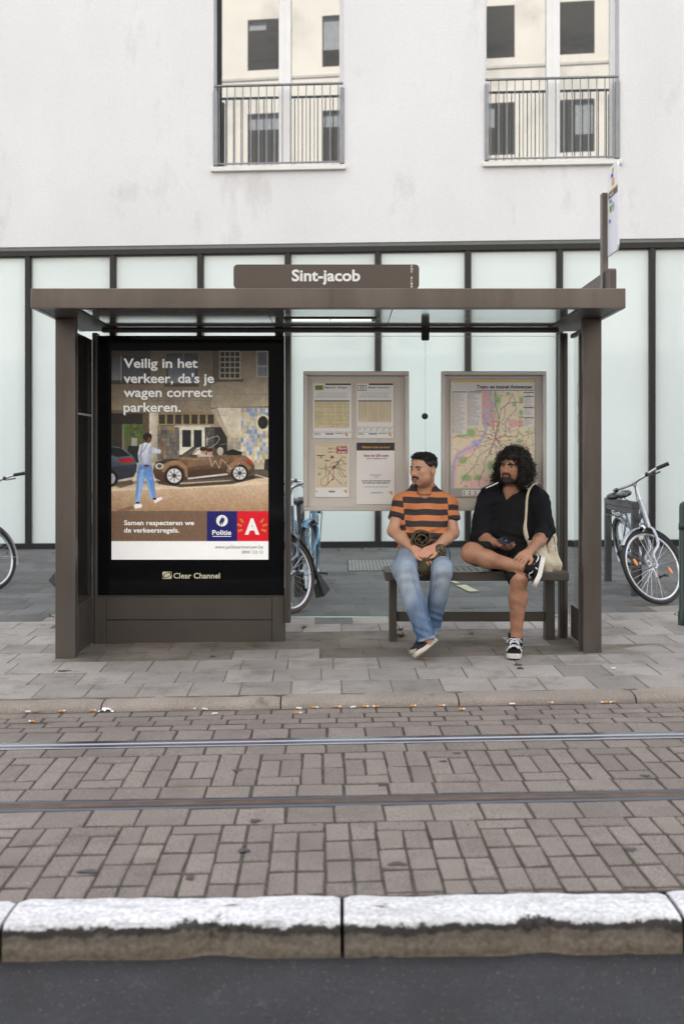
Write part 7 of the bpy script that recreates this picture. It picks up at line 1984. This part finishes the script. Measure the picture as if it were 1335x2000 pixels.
shoe(pb, h0_, t0_, (0, 0, 1), suede, wsole, high=True, laces=lace, stripe=vstripe, sole_h=0.032)
shoe(pb, P3(1062, 1092, 7.26), P3(1051, 1143, 7.06), np.array((-0.92, -0.22, 0.05)), suede, wsole, high=True, laces=lace, stripe=vstripe, sole_h=0.030)

# phone in his hand
ph = thing('phone', 'small dark phone held in the hand of the curly haired man', 'phone', P3(984, 1058, 7.34))
M = Matrix.Translation(Vector(P3(986, 1057.5, 7.31))) @ Matrix.Rotation(math.radians(-12), 4, 'Y') @ Matrix.Rotation(math.radians(25), 4, 'X') @ Matrix.Rotation(math.radians(20), 4, 'Z')
q = MB(); q.box((-0.034, -0.058, -0.005), (0.034, 0.058, 0.005), 0.004, 0, M); q.build('case', mat('phone_black', (0.008, 0.008, 0.010), 0.25, 0, 0.05, coat=0.5), ph)
q = MB(); q.box((-0.030, -0.052, 0.0052), (0.030, 0.052, 0.006), 0, 0, M); q.build('screen', mat('phone_glass', (0.02, 0.022, 0.035), 0.05, 0, 0.02, spec=0.8), ph)

# cotton tote bag on his shoulder
tb = thing('tote_bag', 'cream cotton tote bag hanging from the shoulder of the curly haired man', 'bag', P3(1073, 1080, 7.5))
canvas = mat('cream_canvas', (0.62, 0.545, 0.42), 0.9, 0, 0.06, 12, 0.06, 350, 0.35, 300)
c = Field(P3(1020, 1140, 7.25) - 0.04, P3(1100, 1000, 7.75) + 0.04, 0.006)
for (a, bb_, ra, rb) in ((P3(1062, 1012, 7.58), P3(1070, 1050, 7.55), 0.030, 0.045), (P3(1052, 1040, 7.53), P3(1058, 1098, 7.47), 0.030, 0.052), (P3(1070, 1050, 7.55), P3(1080, 1100, 7.50), 0.045, 0.050), (P3(1058, 1098, 7.47), P3(1080, 1105, 7.50), 0.052, 0.048), (P3(1066, 1105, 7.46), P3(1070, 1122, 7.44), 0.050, 0.024)): c.cone(a, bb_, ra, rb, 0.035)
c.cone(P3(1036, 1062, 7.46), P3(1056, 1090, 7.45), 0.020, 0.04, 0.03)
nzf(c, 34, 0.006, 91); nzf(c, 90, 0.002, 92)
bag = soft_obj('bag', c, canvas, tb)
q = MB(); q.tube(*cr([P3(1058, 952, 7.68), P3(1050, 944, 7.62), P3(1041, 946, 7.565), P3(1033, 956, 7.535), P3(1028.5, 972, 7.515), P3(1027, 995, 7.505), P3(1026, 1012, 7.495), P3(1025, 1030, 7.48), P3(1029, 1052, 7.465)], [0.010] * 7 + [0.012, 0.014], 4), 8, flat=0.35); q.tube(*cr([P3(1025, 1012, 7.50), P3(1022.5, 1032, 7.485), P3(1026, 1050, 7.465), P3(1034, 1064, 7.45)], [0.008, 0.015, 0.018, 0.014], 4), 8, flat=0.4); q.build('strap', canvas, tb, True)
dgb = bpy.context.evaluated_depsgraph_get()
def on_bag(px, py, Yg=7.35):
    """point on the bag's surface seen at this pixel, found by a ray from the photographer's eye level"""
    o_ = Vector((0, 0, H)); d_ = (W(px, py, 7.4) - o_).normalized()
    ok, loc, nrm_, _i = bag.ray_cast(o_ , d_)
    return (loc + nrm_ * 0.002) if ok else None
def bag_line(mb, pts, w, mi):
    out = []
    for (xa, ya), (xb, yb) in zip(pts[:-1], pts[1:]):
        for k in range(4):
            p = on_bag(xa + (xb - xa) * k / 4, ya + (yb - ya) * k / 4)
            if p: out.append(p)
    if len(out) > 1: mb.tube(out, w, 5, mi)
bpy.context.view_layer.update()
q = MB()
for k in range(16): bag_line(q, [(1069 + random.gauss(0, 4), 1042 + random.gauss(0, 4)), (1071 + random.gauss(0, 5), 1046 + random.gauss(0, 4)), (1070 + random.gauss(0, 4), 1049 + random.gauss(0, 3))], 0.0015, 0)
bag_line(q, [(1075, 1040), (1081, 1052), (1083, 1068)], 0.0022, 0); bag_line(q, [(1060, 1052), (1064, 1062), (1070, 1072), (1071, 1084)], 0.0018, 0); bag_line(q, [(1083, 1068), (1083.5, 1082)], 0.0018, 0); bag_line(q, [(1071, 1068), (1077, 1069)], 0.0018, 0)
bag_line(q, [(1068, 1054), (1069, 1062), (1067, 1070)], 0.0042, 1)
for k in range(5): bag_line(q, [(1076 + k * 3, 1106), (1078 + k * 3, 1106.5)], 0.0014, 2); bag_line(q, [(1077 + k * 3, 1111), (1079 + k * 3, 1111.5)], 0.0014, 2)
q.build('bag_print', [ink, mat('pink_print', (0.50, 0.06, 0.16), 0.7), mat('faint_print', (0.40, 0.25, 0.22), 0.8)], bag, True)
# ------------------------------------------------------------------ litter in the gutter and on the pavement
def road_pt(px, py, z0=RZ):
    Y = (H - z0) * F / (py - HY)
    for _ in range(3):
        x = WX(px, Y); Y = (H - z0 - 0.012 * x) * F / (py - HY)
    return Vector((WX(px, Y), Y, z0 + 0.012 * WX(px, Y)))
butts = [
 (38, 1391.5, 1, 'cork filtered cigarette butt first in the gutter row at the picture edge'),
 (57, 1392, 0, 'white cigarette stub beside a brownish one below the pavement left of the shelter'),
 (70, 1392, 2, 'flattened brownish cigarette stub in the gutter near the left end of the kerb'),
 (120, 1391.5, 1, 'orange filter butt in the gutter straight below the post nearest the advert case'),
 (182, 1390, 1, 'small orange filter butt just left of the crumpled paper scrap'),
 (64, 1411.5, 1, 'orange filter butt lying out on the road blocks away from the gutter at far left'),
 (375, 1386, 1, 'orange filter butt in the gutter below the middle of the advert case'),
 (401, 1387, 0, 'white cigarette stub in the gutter right beside an orange filter butt below the advert case'),
 (420, 1396, 0, 'white stub lying on the road blocks below the advert case logo'),
 (584, 1385.5, 0, 'white stub in the gutter below the dark bicycle wheel'),
 (614, 1384, 1, 'orange filter butt in the gutter just right of the dark bicycle wheel'),
 (581, 1394.5, 1, 'orange filter butt on the blocks below the white stub under the dark bicycle'),
 (658, 1382.5, 1, 'orange filter butt in the gutter below the left half of the timetable case'),
 (690, 1383, 0, 'white stub in the gutter below the middle of the timetable case'),
 (712, 1382, 1, 'orange filter butt in the gutter next to the white stub under the timetable case'),
 (735, 1382, 1, 'orange filter butt in the gutter below the drain grate'),
 (805, 1381, 1, 'orange filter butt in the gutter straight below the navy shoes'),
 (861, 1380.5, 1, 'orange filter butt in the gutter just right of the navy shoes'),
 (900, 1388, 1, 'orange filter butt lying on the road blocks below the fallen leaf'),
 (1000, 1377, 0, 'white stub in the gutter straight below the black and white high top shoe'),
 (1072, 1374.5, 1, 'orange filter butt in the gutter below the bench leg under the tote bag'),
 (1124, 1371.5, 1, 'orange filter butt in the gutter below the post beside the tote bag'),
 (1180, 1374, 1, 'orange filter butt in the gutter below the bicycle stand by the silver bicycle'),
 (1195, 1373.5, 1, 'orange filter butt touching another one below the silver bicycle'),
 (1197, 1314, 0, 'single white cigarette stub on the pavement slabs near the kerb')]
made = {}
for i, (px, py, k, lab) in enumerate(butts):
    kind = k
    if kind not in made:
        t = thing('cigarette_butt', lab, 'cigarette butt', (0, 0, 0), 'cigarette butts')
        q = MB()
        if k == 1:
            q.tube([(-0.014, 0, 0.005), (0.008, 0, 0.005)], 0.0048, 8); q.build('filter', cig_tan, t, True)
            q = MB(); q.tube([(0.0085, 0, 0.005), (0.019, 0.001, 0.0048)], [0.0045, 0.004], 8); q.build('paper_tip', cig_white, t, True)
        else:
            q.tube([(-0.015, 0, 0.0048), (0.012, 0.001, 0.0048)], [0.0045, 0.0042], 8); q.build('stub', cig_white if k == 0 else mat('stub_brown', (0.30, 0.24, 0.17), 0.9), t, True)
        made[kind] = t; root = t
    else:
        src = made[kind]; root = src.copy(); COL.objects.link(root)
        for ch in [c for c in bpy.data.objects if c.parent == src]:
            c2 = ch.copy(); COL.objects.link(c2); c2.parent = root
    if py < 1340:
        Y = 1.48 / ((py - HY) / F + 0.02); x = WX(px, Y); root.location = (x, Y, gz(x, Y) + 0.003)
    else:
        root.location = road_pt(px, py) + Vector((0, -0.002, 0.002))
    root.rotation_euler = (0, 0, random.uniform(-0.5, 0.5) + (math.pi if random.random() < 0.3 else 0))
    root.scale = (1.15, 1.15, 1.15); root['label'] = lab
# crumpled paper
pp = road_pt(208, 1390)
q = MB(); r = random.Random(2)
grid = [[(pp.x - 0.045 + 0.013 * i + r.uniform(-.004, .004), pp.y - 0.02 + 0.010 * j + r.uniform(-.003, .003), pp.z + 0.003 + (r.uniform(0, 0.022) if 1 < i < 6 else r.uniform(0, .004))) for i in range(8)] for j in range(5)]
q.add([p for row in grid for p in row], [(j * 8 + i, j * 8 + i + 1, j * 8 + i + 9, j * 8 + i + 8) for j in range(4) for i in range(7)])
tag(q.build('paper_scrap', mat('scrap_white', (0.78, 0.78, 0.80), 0.8)), 'crumpled white paper scrap lying against the kerb', 'paper scrap')
# fallen leaf under the bench
Y = 1.48 / ((1241 - HY) / F + 0.02); x = WX(919, Y); z = gz(x, Y)
q = MB(); n = 10; out = []
for k in range(n):
    a = 2 * math.pi * k / n; rr = 0.026 * (1 + 0.25 * math.sin(3 * a)); out.append((x + rr * math.cos(a), Y + rr * 1.2 * math.sin(a), z + 0.004 + 0.016 * abs(math.cos(a)) ** 2))
q.add(out + [(x, Y, z + 0.006)], [(k, (k + 1) % n, n) for k in range(n)])
tag(q.build('fallen_leaf', mat('dry_leaf', (0.22, 0.060, 0.022), 0.8, 0, 0.3, 60)), 'curled rusty brown leaf lying on the slabs under the bench', 'leaf')
for (px, py, lab) in ((435, 1248.5, 'dry orange leaf scrap at the foot of the advert case'), (828, 1290, 'small dry leaf scrap beside the navy shoe')):
    Y = 1.48 / ((py - HY) / F + 0.02); x = WX(px, Y); z = gz(x, Y); q = MB()
    q.add([(x - 0.03, Y, z + .004), (x, Y - 0.012, z + .006), (x + 0.028, Y + 0.003, z + .004), (x + 0.003, Y + 0.012, z + .012)], [(0, 1, 2, 3)])
    tag(q.build('leaf_scrap', mat('leaf_orange_%d' % px, (0.36, 0.16, 0.05), 0.8)), lab, 'leaf')
# weeds and moss tufts by the posts and in the joints
weed_m = mat('weed_green', (0.055, 0.085, 0.022), 0.8, 0, 0.4, 40, rand=0.3); dry_m = mat('dry_weed', (0.16, 0.12, 0.055), 0.9, 0, 0.4, 40, rand=0.3)
q = MB(); r = random.Random(8)
def tuft(px, py, n, s, mi, road=False):
    for k in range(n):
        if road: c = road_pt(px + r.gauss(0, 4), py)
        else:
            Y = 1.48 / ((py - HY) / F + 0.02); xx = WX(px + r.gauss(0, 3.5), Y); Y += r.gauss(0, 0.015); c = Vector((xx, Y, gz(xx, Y)))
        a = r.uniform(0, 6.28); L = s * r.uniform(0.4, 1.2); d = Vector((math.cos(a) * 0.6, math.sin(a) * 0.6, r.uniform(0.3, 1.0))) * L; w = Vector((-math.sin(a), math.cos(a), 0)) * L * 0.12
        q.add([c - w, c + w, c + d * 0.6 + w * 1.5, c + d, c + d * 0.6 - w * 1.5], [(0, 1, 2, 3, 4)], mi)
for (px, py, n, s, mi) in ((595, 1226, 14, 0.03, 0), (622, 1250, 8, 0.02, 1), (780, 1245, 30, 0.035, 1), (782, 1232, 12, 0.05, 1), (1093, 1243, 16, 0.02, 1), (150, 1250, 18, 0.02, 1), (165, 1252, 14, 0.02, 1), (85, 1214, 10, 0.02, 0), (100, 1200, 12, 0.03, 0), (1320, 1210, 12, 0.02, 0), (1085, 1238, 12, 0.02, 1), (930, 1065, 6, 0.03, 1)): tuft(px, py, n, s, mi)
for k in range(46): tuft(r.uniform(0, 1335), r.choice((1074, 1075, 1076)), 3, 0.05, 1)
for k in range(60): tuft(r.uniform(0, 1335), r.choice((1462, 1474, 1527, 1614, 1612)), 2, 0.010, 0, True)
tag(q.build('weeds', [weed_m, dry_m]), kind='stuff')
# dried gum spots
gum = mat('old_gum', (0.055, 0.050, 0.055), 0.6); spots = [(463, 1506, .022, .012, 1), (498, 1604, .020, .012, 1), (476, 1662, .022, .012, 1), (775, 1689, .034, .012, 1), (172, 1703, .036, .010, 1), (372, 1715, .014, .012, 1), (1260, 1516, .022, .010, 1), (125, 1305, .045, .018, 0), (415, 1280, .02, .015, 0), (1010, 1303, .025, .02, 0), (1015, 1310, .02, .02, 0), (865, 1488, .018, .01, 1), (893, 1472, .02, .01, 1), (1230, 1660, .02, .012, 1)]
for i, (px, py, a, b_, rd_) in enumerate(spots):
    if rd_: c = road_pt(px, py) + Vector((0, 0, 0.0035))
    else:
        Y = 1.48 / ((py - HY) / F + 0.02); xx = WX(px, Y); c = Vector((xx, Y, gz(xx, Y) + 0.0045))
    g = MB(); n = 14; o_ = []
    for k in range(n):
        t_ = 2 * math.pi * k / n; rr = 1 + 0.2 * math.sin(3 * t_ + i) + 0.12 * math.sin(5 * t_ + 2 * i); o_.append(c + Vector((a * rr * math.cos(t_), b_ * 1.6 * rr * math.sin(t_), 0.012 * a * rr * math.cos(t_) / a * a)))
    g.add(o_ + [c + Vector((0, 0, 0.0012))], [(k, (k + 1) % n, n) for k in range(n)])
    g.build('gum_spot', gum, track if rd_ else pave)
    ob = bpy.context.scene.objects[-1] if False else None
for o in bpy.data.objects:
    if o.name.startswith('gum_spot'):
        par = o.parent; o.matrix_parent_inverse = Matrix.Identity(4)
        Mi = (Matrix.Translation(par.location) @ par.rotation_euler.to_matrix().to_4x4()).inverted(); o.data.transform(Mi)
